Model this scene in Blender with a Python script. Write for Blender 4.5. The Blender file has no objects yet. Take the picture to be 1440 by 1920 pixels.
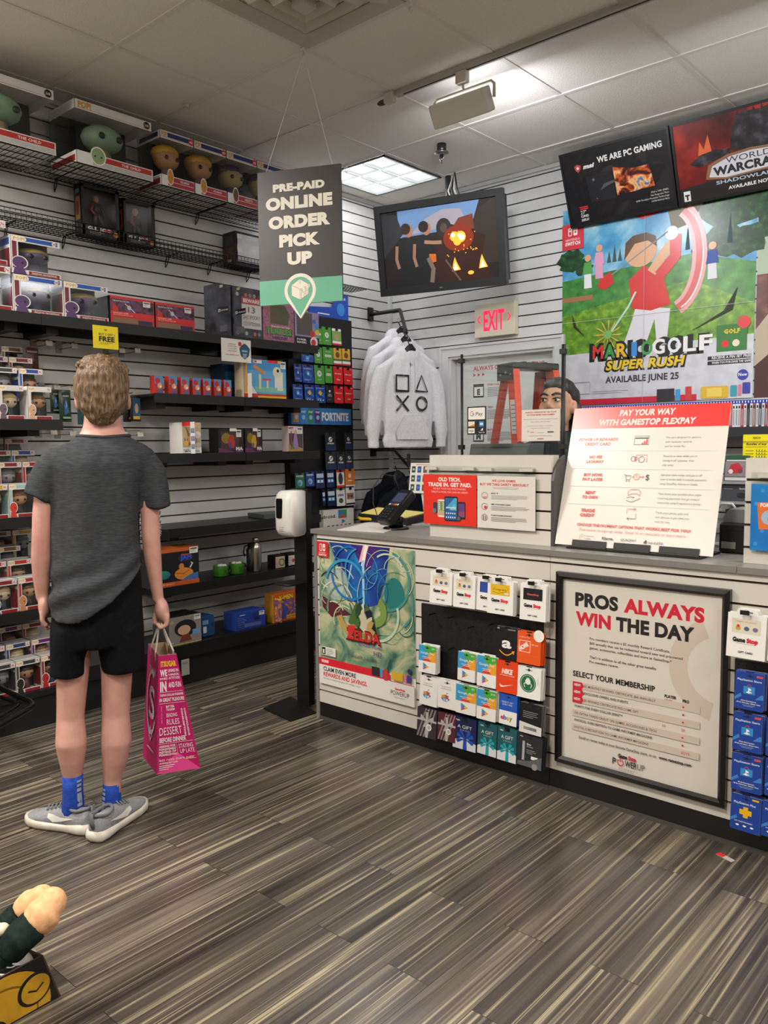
import bpy, math, random
from mathutils import Matrix, Vector
random.seed(11)
sc = bpy.context.scene
COL = sc.collection
PI = math.pi
# ------------------------------------------------------------------ camera
CAM_H = 1.347
FPX = 1520.0
YAW, PITCH, ROLL = -0.725, -0.0835, -0.0104
def cam_axes():
 cy, sy, cp, sp = math.cos(YAW), math.sin(YAW), math.cos(PITCH), math.sin(PITCH)
 f = Vector((sy*cp, cy*cp, sp)); r = Vector((cy, -sy, 0)); u = r.cross(f)
 cr, sr = math.cos(ROLL), math.sin(ROLL)
 return cr*r + sr*u, -sr*r + cr*u, f
CR, CU, CF = cam_axes()
cd = bpy.data.cameras.new('camera'); cam = bpy.data.objects.new('camera', cd); COL.objects.link(cam)
cam.matrix_world = Matrix(((CR.x, CU.x, -CF.x, 0), (CR.y, CU.y, -CF.y, 0), (CR.z, CU.z, -CF.z, CAM_H), (0, 0, 0, 1)))
cd.sensor_fit = 'HORIZONTAL'; cd.sensor_width = 36.0; cd.lens = 36.0*FPX/1440.0
cd.clip_start = 0.05
sc.camera = cam
# ------------------------------------------------------------------ light and exposure
EXPOSURE = 0.86
sc.view_settings.view_transform = 'Standard'
sc.view_settings.look = 'None'
sc.view_settings.exposure = EXPOSURE
sc.view_settings.gamma = 1.0
sc.view_settings.use_curve_mapping = False
wd = bpy.data.worlds.new('world'); sc.world = wd; wd.use_nodes = True
wd.node_tree.nodes['Background'].inputs[0].default_value = (1.0, 0.97, 0.93, 1)
wd.node_tree.nodes['Background'].inputs[1].default_value = 0.38
sc.cycles.max_bounces = 8; sc.cycles.transparent_max_bounces = 24
sc.cycles.caustics_reflective = False; sc.cycles.caustics_refractive = False
CEIL = 3.144
PANEL_EMIT = 9.0
def area(name, loc, size, power, color, rot=(0, 0, 0), sy=None):
 d = bpy.data.lights.new(name, 'AREA'); d.energy = power; d.color = color; d.size = size
 if sy: d.shape = 'RECTANGLE'; d.size_y = sy
 o = bpy.data.objects.new(name, d); COL.objects.link(o); o.location = loc; o.rotation_euler = rot
 return o
WARM, COOL = (1.0, 0.93, 0.84), (0.93, 0.96, 1.0)
for i, (x, y, pw, c) in enumerate([(-3.35, 0.25, 50, WARM), (-1.0, 0.1, 40, WARM), (0.4, 2.2, 16, WARM), (2.0, 1.2, 34, WARM), (1.16, 4.2, 24, COOL),
        (-3.35, -2.2, 30, WARM), (-1.0, -2.3, 36, WARM)]):
 area('ceiling_lamp', (x, y, CEIL-0.02), 0.56, pw, c)
# track flood lights further along the track, washing the posters on the back wall
for x in (-1.2, -0.2, 0.8):
 area('track_flood_lamp', (x, 3.27, 2.72), 0.22, 5, COOL, (math.radians(48), 0, 0), 0.10)
# ------------------------------------------------------------------ pixel -> point on a real plane
def ray(px, py): return CF + CR*((px-720)/FPX) - CU*((py-960)/FPX)
def onx(px, py, x):
 d = ray(px, py); t = x/d.x; return Vector((x, d.y*t, CAM_H+d.z*t))
def ony(px, py, y):
 d = ray(px, py); t = y/d.y; return Vector((d.x*t, y, CAM_H+d.z*t))
def onz(px, py, z):
 d = ray(px, py); t = (z-CAM_H)/d.z; return Vector((d.x*t, d.y*t, z))
def onpl(px, py, P, n):
 d = ray(px, py); O = Vector((0, 0, CAM_H)); t = (P-O).dot(n)/d.dot(n); return O + d*t
# ------------------------------------------------------------------ materials
def lin(c):
 c = c.lstrip('#'); out = []
 for i in (0, 2, 4):
  v = int(c[i:i+2], 16)/255.0
  out.append(v/12.92 if v <= 0.04045 else ((v+0.055)/1.055)**2.4)
 return out
_mc = {}
def M(c, rough=0.5, metal=0.0, emit=0.0, spec=0.5, alpha=1.0, coat=0.0, name=None):
 k = (c, rough, metal, emit, spec, alpha, coat)
 if k in _mc: return _mc[k]
 m = bpy.data.materials.new(name or 'mat_'+c.lstrip('#')); m.use_nodes = True
 b = m.node_tree.nodes['Principled BSDF']; l = lin(c)
 b.inputs['Base Color'].default_value = (*l, 1); b.inputs['Roughness'].default_value = rough
 b.inputs['Metallic'].default_value = metal; b.inputs['Specular IOR Level'].default_value = spec
 b.inputs['Coat Weight'].default_value = coat
 if emit: b.inputs['Emission Color'].default_value = (*l, 1); b.inputs['Emission Strength'].default_value = emit
 m.diffuse_color = (*l, 1)
 _mc[k] = m; return m
def nodemat(name):
 m = bpy.data.materials.new(name); m.use_nodes = True
 return m, m.node_tree.nodes, m.node_tree.links, m.node_tree.nodes['Principled BSDF']
def ramp(ns, stops, interp='LINEAR'):
 r = ns.new('ShaderNodeValToRGB'); cr = r.color_ramp; cr.interpolation = interp
 while len(cr.elements) > 1: cr.elements.remove(cr.elements[-1])
 for i, (p, c) in enumerate(stops):
  e = cr.elements[0] if i == 0 else cr.elements.new(p)
  e.position = p; e.color = (*lin(c), 1)
 return r
def M_noise(name, stops, scale=8, rough=0.5, detail=4, stretch=(1, 1, 1), bump=0.0, distort=0.0, emit=0.0, bump_scale=None, spec=0.5):
 m, ns, lk, b = nodemat(name)
 tc = ns.new('ShaderNodeTexCoord'); mp = ns.new('ShaderNodeMapping'); mp.inputs['Scale'].default_value = stretch
 n = ns.new('ShaderNodeTexNoise'); n.inputs['Scale'].default_value = scale; n.inputs['Detail'].default_value = detail; n.inputs['Distortion'].default_value = distort
 lk.new(tc.outputs['Object'], mp.inputs[0]); lk.new(mp.outputs[0], n.inputs['Vector'])
 r = ramp(ns, stops); lk.new(n.outputs['Fac'], r.inputs[0]); lk.new(r.outputs[0], b.inputs['Base Color'])
 b.inputs['Roughness'].default_value = rough; b.inputs['Specular IOR Level'].default_value = spec
 if emit: lk.new(r.outputs[0], b.inputs['Emission Color']); b.inputs['Emission Strength'].default_value = emit
 if bump:
  n2 = n
  if bump_scale:
   n2 = ns.new('ShaderNodeTexNoise'); n2.inputs['Scale'].default_value = bump_scale; n2.inputs['Detail'].default_value = 3
   lk.new(mp.outputs[0], n2.inputs['Vector'])
  bp = ns.new('ShaderNodeBump'); bp.inputs['Strength'].default_value = bump; bp.inputs['Distance'].default_value = 0.01
  lk.new(n2.outputs['Fac'], bp.inputs['Height']); lk.new(bp.outputs[0], b.inputs['Normal'])
 return m
def M_clear(name, tint='#ffffff', gloss=0.10, rough=0.08):
 m, ns, lk, b = nodemat(name); ns.remove(b); out = ns['Material Output']
 t = ns.new('ShaderNodeBsdfTransparent'); t.inputs[0].default_value = (*lin(tint), 1)
 g = ns.new('ShaderNodeBsdfGlossy'); g.inputs['Roughness'].default_value = rough
 fr = ns.new('ShaderNodeLayerWeight'); fr.inputs[0].default_value = 0.5      # same from both sides
 pw = ns.new('ShaderNodeMath'); pw.operation = 'POWER'; pw.inputs[1].default_value = 4.0
 ad = ns.new('ShaderNodeMath'); ad.operation = 'MULTIPLY_ADD'; ad.inputs[1].default_value = 0.75; ad.inputs[2].default_value = gloss*0.4
 mx = ns.new('ShaderNodeMixShader')
 lk.new(fr.outputs['Facing'], pw.inputs[0]); lk.new(pw.outputs[0], ad.inputs[0]); lk.new(ad.outputs[0], mx.inputs[0])
 lk.new(t.outputs[0], mx.inputs[1]); lk.new(g.outputs[0], mx.inputs[2]); lk.new(mx.outputs[0], out.inputs[0])
 return m
BLACK = M('#0c0c0d', 0.45); BLACKM = M('#101113', 0.6); WHITE = M('#e9e7e2', 0.45); PAPER = M('#e6e3db', 0.35)
RED = M('#e1262b', 0.4); INK = M('#16161a', 0.45); GREY = M('#8c8c8a', 0.5); CLEAR = M_clear('clear_plastic')
CHROME = M('#c9c9c9', 0.18, 1.0); STEEL = M('#9a9a98', 0.3, 1.0)
# ------------------------------------------------------------------ mesh builder
I4 = Matrix.Identity(4)
_txt = {}
def text_mesh(s, bold=0.0, shear=0.0, res=3):
 k = (s, round(bold, 4), shear, res)
 if k in _txt: return _txt[k]
 cu = bpy.data.curves.new('t', 'FONT'); cu.body = s; cu.size = 1.0; cu.fill_mode = 'FRONT'; cu.resolution_u = res
 cu.offset = bold; cu.shear = shear; cu.space_character = 1.0 + bold*1.2
 ob = bpy.data.objects.new('t', cu)
 me = bpy.data.meshes.new_from_object(ob)
 vs = [(v.co.x, v.co.y) for v in me.vertices]; fs = [tuple(p.vertices) for p in me.polygons]
 bpy.data.objects.remove(ob); bpy.data.curves.remove(cu); bpy.data.meshes.remove(me)
 if not vs: vs = [(0, 0)]
 xs = [v[0] for v in vs]; ys = [v[1] for v in vs]
 _txt[k] = (vs, fs, min(xs), max(xs), min(ys), max(ys))
 return _txt[k]
class MB:
 def __init__(s, T=None):
  s.v = []; s.f = []; s.mi = []; s.sm = []; s.mats = []; s.T = T or I4; s.w = 0.0; s.dw = 0.00008
 def _m(s, m):
  if m not in s.mats: s.mats.append(m)
  return s.mats.index(m)
 def add(s, vs, fs, m, smooth=False):
  o = len(s.v); i = s._m(m)
  s.v.extend([(s.T @ Vector(v)) for v in vs])
  for f in fs: s.f.append(tuple(a+o for a in f)); s.mi.append(i); s.sm.append(smooth)
  return o
 def face(s, o, f, m, smooth=False):
  s.f.append(tuple(a+o for a in f)); s.mi.append(s._m(m)); s.sm.append(smooth)
 def box(s, a, b, m, mats=None):
  (x0, y0, z0), (x1, y1, z1) = a, b
  vs = [(x0,y0,z0),(x1,y0,z0),(x1,y1,z0),(x0,y1,z0),(x0,y0,z1),(x1,y0,z1),(x1,y1,z1),(x0,y1,z1)]
  fs = [(0,3,2,1),(4,5,6,7),(0,1,5,4),(1,2,6,5),(2,3,7,6),(3,0,4,7)]   # -z +z -y +x +y -x
  if mats:
   o = s.add(vs, [], m)
   for f, mm in zip(fs, mats): s.face(o, f, mm or m)
  else: s.add(vs, fs, m)
 def cbox(s, c, d, m): s.box((c[0]-d[0]/2, c[1]-d[1]/2, c[2]-d[2]/2), (c[0]+d[0]/2, c[1]+d[1]/2, c[2]+d[2]/2), m)
 def bbox(s, a, b, m, r=0.005, n=2):
  # box with rounded vertical (local z) edges and chamfered ends
  (x0, y0, z0), (x1, y1, z1) = a, b
  s.prism(rrect(x0, y0, x1, y1, r, n), z0, z1, m, cham=min(r*0.6, (z1-z0)*0.3))
 def prism(s, poly, z0, z1, m, cham=0.0, smooth=False, axis=2, topm=None):
  n = len(poly)
  def P(x, y, z): return (x, y, z) if axis == 2 else ((z, x, y) if axis == 0 else (x, z, y))
  flip = axis == 1
  rings = [(poly, z0), (poly, z1)]
  if cham:
   cx = sum(p[0] for p in poly)/n; cy = sum(p[1] for p in poly)/n
   w = max(max(abs(p[0]-cx), abs(p[1]-cy)) for p in poly)
   sh = [(p[0]+(cx-p[0])/max(1e-6, w)*cham*0.7, p[1]+(cy-p[1])/max(1e-6, w)*cham*0.7) for p in poly]
   rings = [(sh, z0), (poly, z0+cham), (poly, z1-cham), (sh, z1)]
  vs = [P(x, y, z) for pl, z in rings for x, y in pl]; fs = []
  for k in range(len(rings)-1):
   for i in range(n):
    j = (i+1) % n; f = (k*n+i, k*n+j, (k+1)*n+j, (k+1)*n+i); fs.append(f[::-1] if flip else f)
  o = s.add(vs, fs, m, smooth)
  a = tuple(range(n))[::-1]; b = tuple(range((len(rings)-1)*n, len(rings)*n))
  s.face(o, a[::-1] if flip else a, m); s.face(o, b[::-1] if flip else b, topm or m)
 def tube(s, pts, r, m, n=8, closed=False, cap=True, rs=None):
  pts = [Vector(p) for p in pts]; N = len(pts); vs = []; fs = []
  up = None
  for i, p in enumerate(pts):
   a = pts[(i-1) % N] if (closed or i > 0) else p; b = pts[(i+1) % N] if (closed or i < N-1) else p
   t = (b-a).normalized() if (b-a).length > 1e-9 else Vector((0, 0, 1))
   if up is None: up = Vector((0, 0, 1)) if abs(t.z) < 0.9 else Vector((1, 0, 0))
   e1 = up - t*up.dot(t)
   if e1.length < 1e-4: e1 = t.orthogonal()
   e1.normalize(); e2 = t.cross(e1); up = e1
   rr = rs[i] if rs else r
   for k in range(n):
    an = 2*PI*k/n; vs.append(p + e1*(math.cos(an)*rr) + e2*(math.sin(an)*rr))
  for i in range(N if closed else N-1):
   j = (i+1) % N
   for k in range(n):
    l = (k+1) % n; fs.append((i*n+k, i*n+l, j*n+l, j*n+k))
  if cap and not closed: fs.append(tuple(range(n))[::-1]); fs.append(tuple(range((N-1)*n, N*n)))
  s.add(vs, fs, m, n > 5)
 def lathe(s, prof, m, c=(0, 0, 0), n=20, smooth=True, sx=1.0, sy=1.0, ms=None):
  vs = []; N = len(prof)
  for r, z in prof:
   for k in range(n):
    a = 2*PI*k/n; vs.append((c[0]+r*math.cos(a)*sx, c[1]+r*math.sin(a)*sy, c[2]+z))
  o = s.add(vs, [], m)
  for i in range(N-1):
   for k in range(n): s.face(o, (i*n+k, i*n+(k+1) % n, (i+1)*n+(k+1) % n, (i+1)*n+k), ms[i] if ms else m, smooth)
  s.face(o, tuple(range(n))[::-1], ms[0] if ms else m); s.face(o, tuple(range((N-1)*n, N*n)), ms[-1] if ms else m)
 def ell(s, c, r, m, nu=14, nv=9):
  prof = [(math.sin(PI*i/nv), -math.cos(PI*i/nv)) for i in range(nv+1)]
  vs = [(c[0]+r[0]*a*math.cos(2*PI*k/nu), c[1]+r[1]*a*math.sin(2*PI*k/nu), c[2]+r[2]*b) for a, b in prof for k in range(nu)]
  fs = [(i*nu+k, i*nu+(k+1) % nu, (i+1)*nu+(k+1) % nu, (i+1)*nu+k) for i in range(nv) for k in range(nu)]
  s.add(vs, fs, m, True)
 def loft(s, rings, m, smooth=True, cap=True):
  n = len(rings[0]); vs = [p for r in rings for p in r]; fs = []
  for i in range(len(rings)-1):
   for k in range(n):
    l = (k+1) % n; fs.append((i*n+k, i*n+l, (i+1)*n+l, (i+1)*n+k))
  if cap: fs.append(tuple(range(n))[::-1]); fs.append(tuple(range((len(rings)-1)*n, len(rings)*n)))
  s.add(vs, fs, m, smooth)
 # --- flat printing in the local u,v plane at depth s.w (each layer a hair further out)
 def poly(s, pts, m):
  s.w += s.dw; s.add([(p[0], p[1], s.w) for p in pts], [tuple(range(len(pts)))], m)
 def rect(s, u0, v0, u1, v1, m): s.poly([(u0, v0), (u1, v0), (u1, v1), (u0, v1)], m)
 def rrect(s, u0, v0, u1, v1, r, m): s.poly(rrect(u0, v0, u1, v1, r, 3), m)
 def disc(s, u, v, r, m, ry=None, n=20): s.poly([(u+r*math.cos(2*PI*k/n), v+(ry or r)*math.sin(2*PI*k/n)) for k in range(n)], m)
 def ring(s, u, v, r, t, m, n=28, a0=0.0, a1=2*PI, ry=None):
  s.w += s.dw; vs = []; q = (ry or r)/r
  for k in range(n+1):
   a = a0+(a1-a0)*k/n
   vs += [(u+r*math.cos(a), v+r*q*math.sin(a), s.w), (u+(r-t)*math.cos(a), v+(r-t)*q*math.sin(a), s.w)]
  s.add(vs, [(2*k, 2*k+2, 2*k+3, 2*k+1) for k in range(n)], m)
 def line(s, pts, t, m):
  s.w += s.dw; vs = []; N = len(pts)
  for i, p in enumerate(pts):
   a = pts[max(0, i-1)]; b = pts[min(N-1, i+1)]; d = Vector((b[0]-a[0], b[1]-a[1])); d.normalize() if d.length else None
   vs += [(p[0]-d.y*t/2, p[1]+d.x*t/2, s.w), (p[0]+d.y*t/2, p[1]-d.x*t/2, s.w)]
  s.add(vs, [(2*k+1, 2*k+3, 2*k+2, 2*k) for k in range(N-1)], m)
 def text(s, t, u, v, h, m, bold=0.0, w=None, al='C', shear=0.0, rot=0.0, layer=True, maxw=None, res=3):
  # cap height h, baseline v; w fits the width
  vs, fs, x0, x1, y0, y1 = text_mesh(t, bold, shear, res)
  if not fs: return
  if layer: s.w += s.dw
  k = h/0.729; kx = k
  if w: kx = w/(x1-x0)
  elif maxw and (x1-x0)*k > maxw: kx = maxw/(x1-x0)
  off = {'C': -(x0+x1)/2, 'L': -x0, 'R': -x1}[al]
  c, sn = math.cos(rot), math.sin(rot)
  o = []
  for x, y in vs:
   a, b = (x+off)*kx, y*k
   o.append((u+a*c-b*sn, v+a*sn+b*c, s.w))
  s.add(o, fs, m)
 def lines(s, u0, v, w, n, dv, t, m, rag=0.25, al='L'):
  for i in range(n):
   l = w*(1-rag*random.random())
   if i == n-1: l *= 0.7
   a = u0 if al == 'L' else (u0+(w-l)/2)
   s.w -= s.dw*0.0; s.rect(a, v-i*dv-t, a+l, v-i*dv, m)
 def build(s, name, parent=None, mat=None, shade=None):
  me = bpy.data.meshes.new(name); me.from_pydata([tuple(v) for v in s.v], [], s.f)
  for m in s.mats: me.materials.append(m)
  if s.f:
   me.polygons.foreach_set('material_index', s.mi); me.polygons.foreach_set('use_smooth', s.sm)
  me.update()
  o = bpy.data.objects.new(name, me); COL.objects.link(o)
  if parent: o.parent = parent
  if mat is not None: o.matrix_world = mat
  return o
def rrect(x0, y0, x1, y1, r, n=3):
 r = min(r, (x1-x0)/2-1e-5, (y1-y0)/2-1e-5); out = []
 for cx, cy, a in ((x1-r, y0+r, -PI/2), (x1-r, y1-r, 0), (x0+r, y1-r, PI/2), (x0+r, y0+r, PI)):
  for k in range(n+1):
   b = a+PI/2*k/n; out.append((cx+r*math.cos(b), cy+r*math.sin(b)))
 return out
def tag(o, label, cat, group=None, kind=None):
 o['label'] = label; o['category'] = cat
 if group: o['group'] = group
 if kind: o['kind'] = kind
 return o
def struct(o): o['kind'] = 'structure'; return o
def thing(name, label, cat, mat, group=None):
 o = bpy.data.objects.new(name, None); COL.objects.link(o); o.empty_display_size = 0.05
 o.matrix_world = mat
 return tag(o, label, cat, group)
def FRL(y, z, x):   # frame on something facing the shop from the left wall: u = +y, v = up, w = +x
 return Matrix(((0, 0, 1, x), (1, 0, 0, y), (0, 1, 0, z), (0, 0, 0, 1)))
def FRB(x, z, y):   # frame facing the customer from the back wall: u = +x, v = up, w = -y
 return Matrix(((1, 0, 0, x), (0, 0, -1, y), (0, 1, 0, z), (0, 0, 0, 1)))
def FR3(o, u, v):
 u = u.normalized(); w = u.cross(v).normalized(); v = w.cross(u)
 return Matrix(((u.x, v.x, w.x, o.x), (u.y, v.y, w.y, o.y), (u.z, v.z, w.z, o.z), (0, 0, 0, 1)))
def RX(a): return Matrix.Rotation(a, 4, 'X')
def RY(a): return Matrix.Rotation(a, 4, 'Y')
def RZ(a): return Matrix.Rotation(a, 4, 'Z')
def TR(x, y, z): return Matrix.Translation((x, y, z))
def dup(o, label=None, group=None, parent=None):
 c = o.copy(); COL.objects.link(c)
 if parent: c.parent = parent
 if label: c['label'] = label
 if group: c['group'] = group
 for ch in list(o.children): dup(ch, parent=c)
 return c
# ------------------------------------------------------------------ continuous bodies and cloth
from mathutils import noise as _noise
def fuse(mb, name, voxel, smooth=4, fac=0.5, wrinkle=None, parent=None, mat=None):
 o = mb.build('tmp_'+name)
 r = o.modifiers.new('r', 'REMESH'); r.mode = 'VOXEL'; r.voxel_size = voxel
 if smooth: m = o.modifiers.new('s', 'SMOOTH'); m.factor = fac; m.iterations = smooth
 dg = bpy.context.evaluated_depsgraph_get(); dg.update()
 me = bpy.data.meshes.new_from_object(o.evaluated_get(dg)); old = o.data
 bpy.data.objects.remove(o); bpy.data.meshes.remove(old)
 me.name = name
 if not me.materials: me.materials.append(mb.mats[0])
 if wrinkle:
  ns_ = [v.normal.copy() for v in me.vertices]
  for v, n in zip(me.vertices, ns_): v.co += n*wrinkle(v.co)
 me.polygons.foreach_set('use_smooth', [True]*len(me.polygons)); me.update()
 q = bpy.data.objects.new(name, me); COL.objects.link(q)
 if parent: q.parent = parent
 if mat is not None: q.matrix_world = mat
 return q
def ringpts(cx, cy, z, rx, ry, n=20, zf=None, pw=1.0):
 out = []
 for k in range(n):
  a = 2*PI*k/n; c, s = math.cos(a), math.sin(a)
  x = cx+rx*math.copysign(abs(c)**pw, c); y = cy+ry*math.copysign(abs(s)**pw, s)
  out.append((x, y, (zf(x) if zf else z)))
 return out
# ------------------------------------------------------------------ the room
XL, YB = -4.17, 4.80        # faces of the slat walls
XR, YF = 2.6, -4.0
PITCHZ, ZG = 0.0747, 3.099
def floor_material():
 m, ns, lk, b = nodemat('striped_vinyl_planks')
 tc = ns.new('ShaderNodeTexCoord'); sp = ns.new('ShaderNodeSeparateXYZ'); cb = ns.new('ShaderNodeCombineXYZ')
 lk.new(tc.outputs['Object'], sp.inputs[0]); lk.new(sp.outputs['Y'], cb.inputs['X']); lk.new(sp.outputs['X'], cb.inputs['Y'])
 br = ns.new('ShaderNodeTexBrick'); br.offset = 0.37; br.offset_frequency = 2; br.squash = 1.0
 br.inputs['Scale'].default_value = 1.0; br.inputs['Brick Width'].default_value = 0.92; br.inputs['Row Height'].default_value = 0.133
 br.inputs['Mortar Size'].default_value = 0.0009; br.inputs['Mortar Smooth'].default_value = 0.0; br.inputs['Bias'].default_value = 0.0
 br.inputs['Color1'].default_value = (0, 0, 0, 1); br.inputs['Color2'].default_value = (1, 1, 1, 1); br.inputs['Mortar'].default_value = (0.5, 0.5, 0.5, 1)
 lk.new(cb.outputs[0], br.inputs['Vector'])
 w = ns.new('ShaderNodeMath'); w.operation = 'MULTIPLY'; w.inputs[1].default_value = 37.0; lk.new(br.outputs['Color'], w.inputs[0])
 def noise(scale, detail, dist=0.0, rough=0.5):
  mp = ns.new('ShaderNodeMapping'); mp.inputs['Scale'].default_value = scale
  lk.new(tc.outputs['Object'], mp.inputs[0])
  n = ns.new('ShaderNodeTexNoise'); n.noise_dimensions = '4D'; n.inputs['Scale'].default_value = 1.0; n.inputs['Detail'].default_value = detail
  n.inputs['Distortion'].default_value = dist; n.inputs['Roughness'].default_value = rough
  lk.new(mp.outputs[0], n.inputs['Vector']); lk.new(w.outputs[0], n.inputs['W'])
  return n
 broad = noise((26, 0.55, 1), 4, 0.0, 0.62)
 r1 = ramp(ns, [(0.30, '#2d2a28'), (0.44, '#4a443f'), (0.55, '#5e574f'), (0.68, '#7d7465')]); lk.new(broad.outputs['Fac'], r1.inputs[0])
 thin = noise((78, 0.95, 1), 2, 0.35, 0.5)
 r2 = ramp(ns, [(0.52, '#000000'), (0.60, '#a0a0a0'), (0.66, '#ffffff'), (0.70, '#404040'), (0.74, '#000000')]); lk.new(thin.outputs['Fac'], r2.inputs[0])
 mx = ns.new('ShaderNodeMix'); mx.data_type = 'RGBA'; mx.inputs[7].default_value = (*lin('#b3a68a'), 1)
 lk.new(r2.outputs[0], mx.inputs[0]); lk.new(r1.outputs[0], mx.inputs[6])
 tone = ramp(ns, [(0.0, '#c8c8c8'), (1.0, '#ffffff')]); lk.new(br.outputs['Color'], tone.inputs[0])
 m1 = ns.new('ShaderNodeMix'); m1.data_type = 'RGBA'; m1.blend_type = 'MULTIPLY'; m1.inputs[0].default_value = 1.0
 lk.new(mx.outputs[2], m1.inputs[6]); lk.new(tone.outputs[0], m1.inputs[7])
 m2 = ns.new('ShaderNodeMix'); m2.data_type = 'RGBA'; m2.inputs[7].default_value = (*lin('#25211f'), 1)
 lk.new(br.outputs['Fac'], m2.inputs[0]); lk.new(m1.outputs[2], m2.inputs[6]); lk.new(m2.outputs[2], b.inputs['Base Color'])
 b.inputs['Roughness'].default_value = 0.24; b.inputs['Specular IOR Level'].default_value = 0.5
 bp = ns.new('ShaderNodeBump'); bp.inputs['Strength'].default_value = 0.12; bp.inputs['Distance'].default_value = 0.002
 lk.new(broad.outputs['Fac'], bp.inputs['Height']); lk.new(bp.outputs[0], b.inputs['Normal'])
 return m
f = MB(); f.box((XL-0.1, YF, -0.05), (XR, YB+0.6, 0), floor_material()); struct(f.build('floor'))
CEILM = M_noise('ceiling_tile', [(0.3, '#e0dad2'), (0.6, '#ebe6de')], 160, 0.9, 3, bump=0.25, spec=0.1)
GRID = M('#dcd7cf', 0.6)
TX0, TY0, TT = -3.417, 2.065, 0.6096
c = MB(); c.box((XL-0.1, YF, CEIL), (XR, YB+0.6, CEIL+0.05), CEILM); struct(c.build('ceiling'))
g = MB(TR(0, 0, 0))
for v in range(-1, 10):
 x = TX0+v*TT
 if x > XL: g.box((x-0.012, YF, CEIL-0.004), (x+0.012, YB, CEIL+0.001), GRID)
for u in range(-9, 5):
 y = TY0+u*TT
 g.box((XL, y-0.012, CEIL-0.005), (XR, y+0.012, CEIL+0.001), GRID)
struct(g.build('ceiling_grid'))
SLAT = M_noise('slatwall_melamine', [(0.35, '#c9c9c8'), (0.65, '#d2d2d1')], 3, 0.42, 3)
SLATC = M_noise('counter_slat_melamine', [(0.35, '#cfcac0'), (0.65, '#d8d3ca')], 3, 0.42, 3)
GROOVE = M('#2a2220', 0.7); GROOVEB = M('#3b2718', 0.7)
def slats(mb, u0, u1, zlo, zhi, g0, mat, gm, depth=0.012, gh=0.0085, thick=0.02, pitch=PITCHZ):
 # slat panel in a u,v,w frame: w=0 is the front face; grooves of height gh centred at g0 - k*pitch
 edges = []; z = g0
 while z > zlo+gh:
  if z < zhi-gh: edges.append(z)
  z -= pitch
 top = zhi
 for z in edges:
  mb.box((u0, z+gh/2, -thick), (u1, top, 0), mat); top = z-gh/2
 mb.box((u0, zlo, -thick), (u1, top, 0), mat)
 mb.add([(u0, zlo+0.001, -depth), (u1, zlo+0.001, -depth), (u1, zhi-0.001, -depth), (u0, zhi-0.001, -depth)], [(0, 1, 2, 3)], gm)
w = MB(FRL(0, 0, XL)); slats(w, YF, YB+0.012, 0.0, CEIL-0.01, ZG, SLAT, GROOVE); struct(w.build('wall_left'))
# back wall, with the door opening
DX0, DX1 = ony(843, 800, YB).x, ony(1040, 800, YB).x
DTOP = ony(865, 668, YB).z
w = MB(FRB(0, 0, YB))
slats(w, XL-0.012, DX0, 0, DTOP, ZG, SLAT, GROOVE)
slats(w, DX1, XR, 0, DTOP, ZG, SLAT, GROOVE)
slats(w, XL-0.012, XR, DTOP, CEIL-0.01, ZG, SLAT, GROOVE)
struct(w.build('wall_back'))
w = MB(); w.box((XL, YB-0.003, 0.0), (XL+0.025, YB-0.028, CEIL-0.01), M('#cfcfce', 0.5)); w.build('trim_corner'); struct(bpy.data.objects['trim_corner'])
w = MB(); w.box((XL, YB-0.022, CEIL-0.028), (XR, YB-0.0005, CEIL-0.003), M('#b9b8b6', 0.5)); struct(w.build('trim_back'))
w = MB(); w.box((XL+0.0005, YF, CEIL-0.028), (XL+0.022, YB-0.03, CEIL-0.003), M('#b9b8b6', 0.5)); struct(w.build('trim_left'))
FARW = M('#8f8a84', 0.6)
w = MB(); w.box((XL-0.1, YF-0.1, 0), (XR, YF, CEIL), FARW); struct(w.build('wall_front'))
w = MB(); w.box((XR, YF-0.1, 0), (XR+0.1, YB+0.6, CEIL), FARW); struct(w.build('wall_right'))
# the door: casing, jamb, leaf
TRIMW = M('#d3d2d3', 0.4); DOORM = M('#c7c6c8', 0.45)
cw = 0.075
d = MB(FRB(0, 0, YB))
for (a, b_) in (((DX0-cw, 0, 0.0005), (DX0, DTOP+cw, 0.018)), ((DX1, 0, 0.0005), (DX1+cw, DTOP+cw, 0.018)), ((DX0, DTOP, 0.0005), (DX1, DTOP+cw, 0.018))):
 d.box(a, b_, TRIMW)
for (a, b_) in (((DX0-cw, 0, 0.018), (DX0-cw+0.018, DTOP+cw, 0.026)), ((DX1+cw-0.018, 0, 0.018), (DX1+cw, DTOP+cw, 0.026)), ((DX0-cw+0.018, DTOP+cw-0.018, 0.018), (DX1+cw-0.018, DTOP+cw, 0.026))):
 d.box(a, b_, TRIMW)
for (a, b_) in (((DX0, 0, -0.11), (DX0+0.018, DTOP, 0.004)), ((DX1-0.018, 0, -0.11), (DX1, DTOP, 0.004)), ((DX0+0.018, DTOP-0.018, -0.11), (DX1-0.018, DTOP, 0.004))):
 d.box(a, b_, TRIMW)
door = d.build('door_frame'); struct(door)
l = MB(FRB(0, 0, YB+0.06)); l.box((DX0+0.02, 0.01, -0.04), (DX1-0.02, DTOP-0.02, 0), DOORM); leaf = l.build('door_leaf'); leaf.parent = door
# ------------------------------------------------------------------ ceiling fittings
def tile(u, v): return TX0+v*TT, TY0+u*TT
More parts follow.
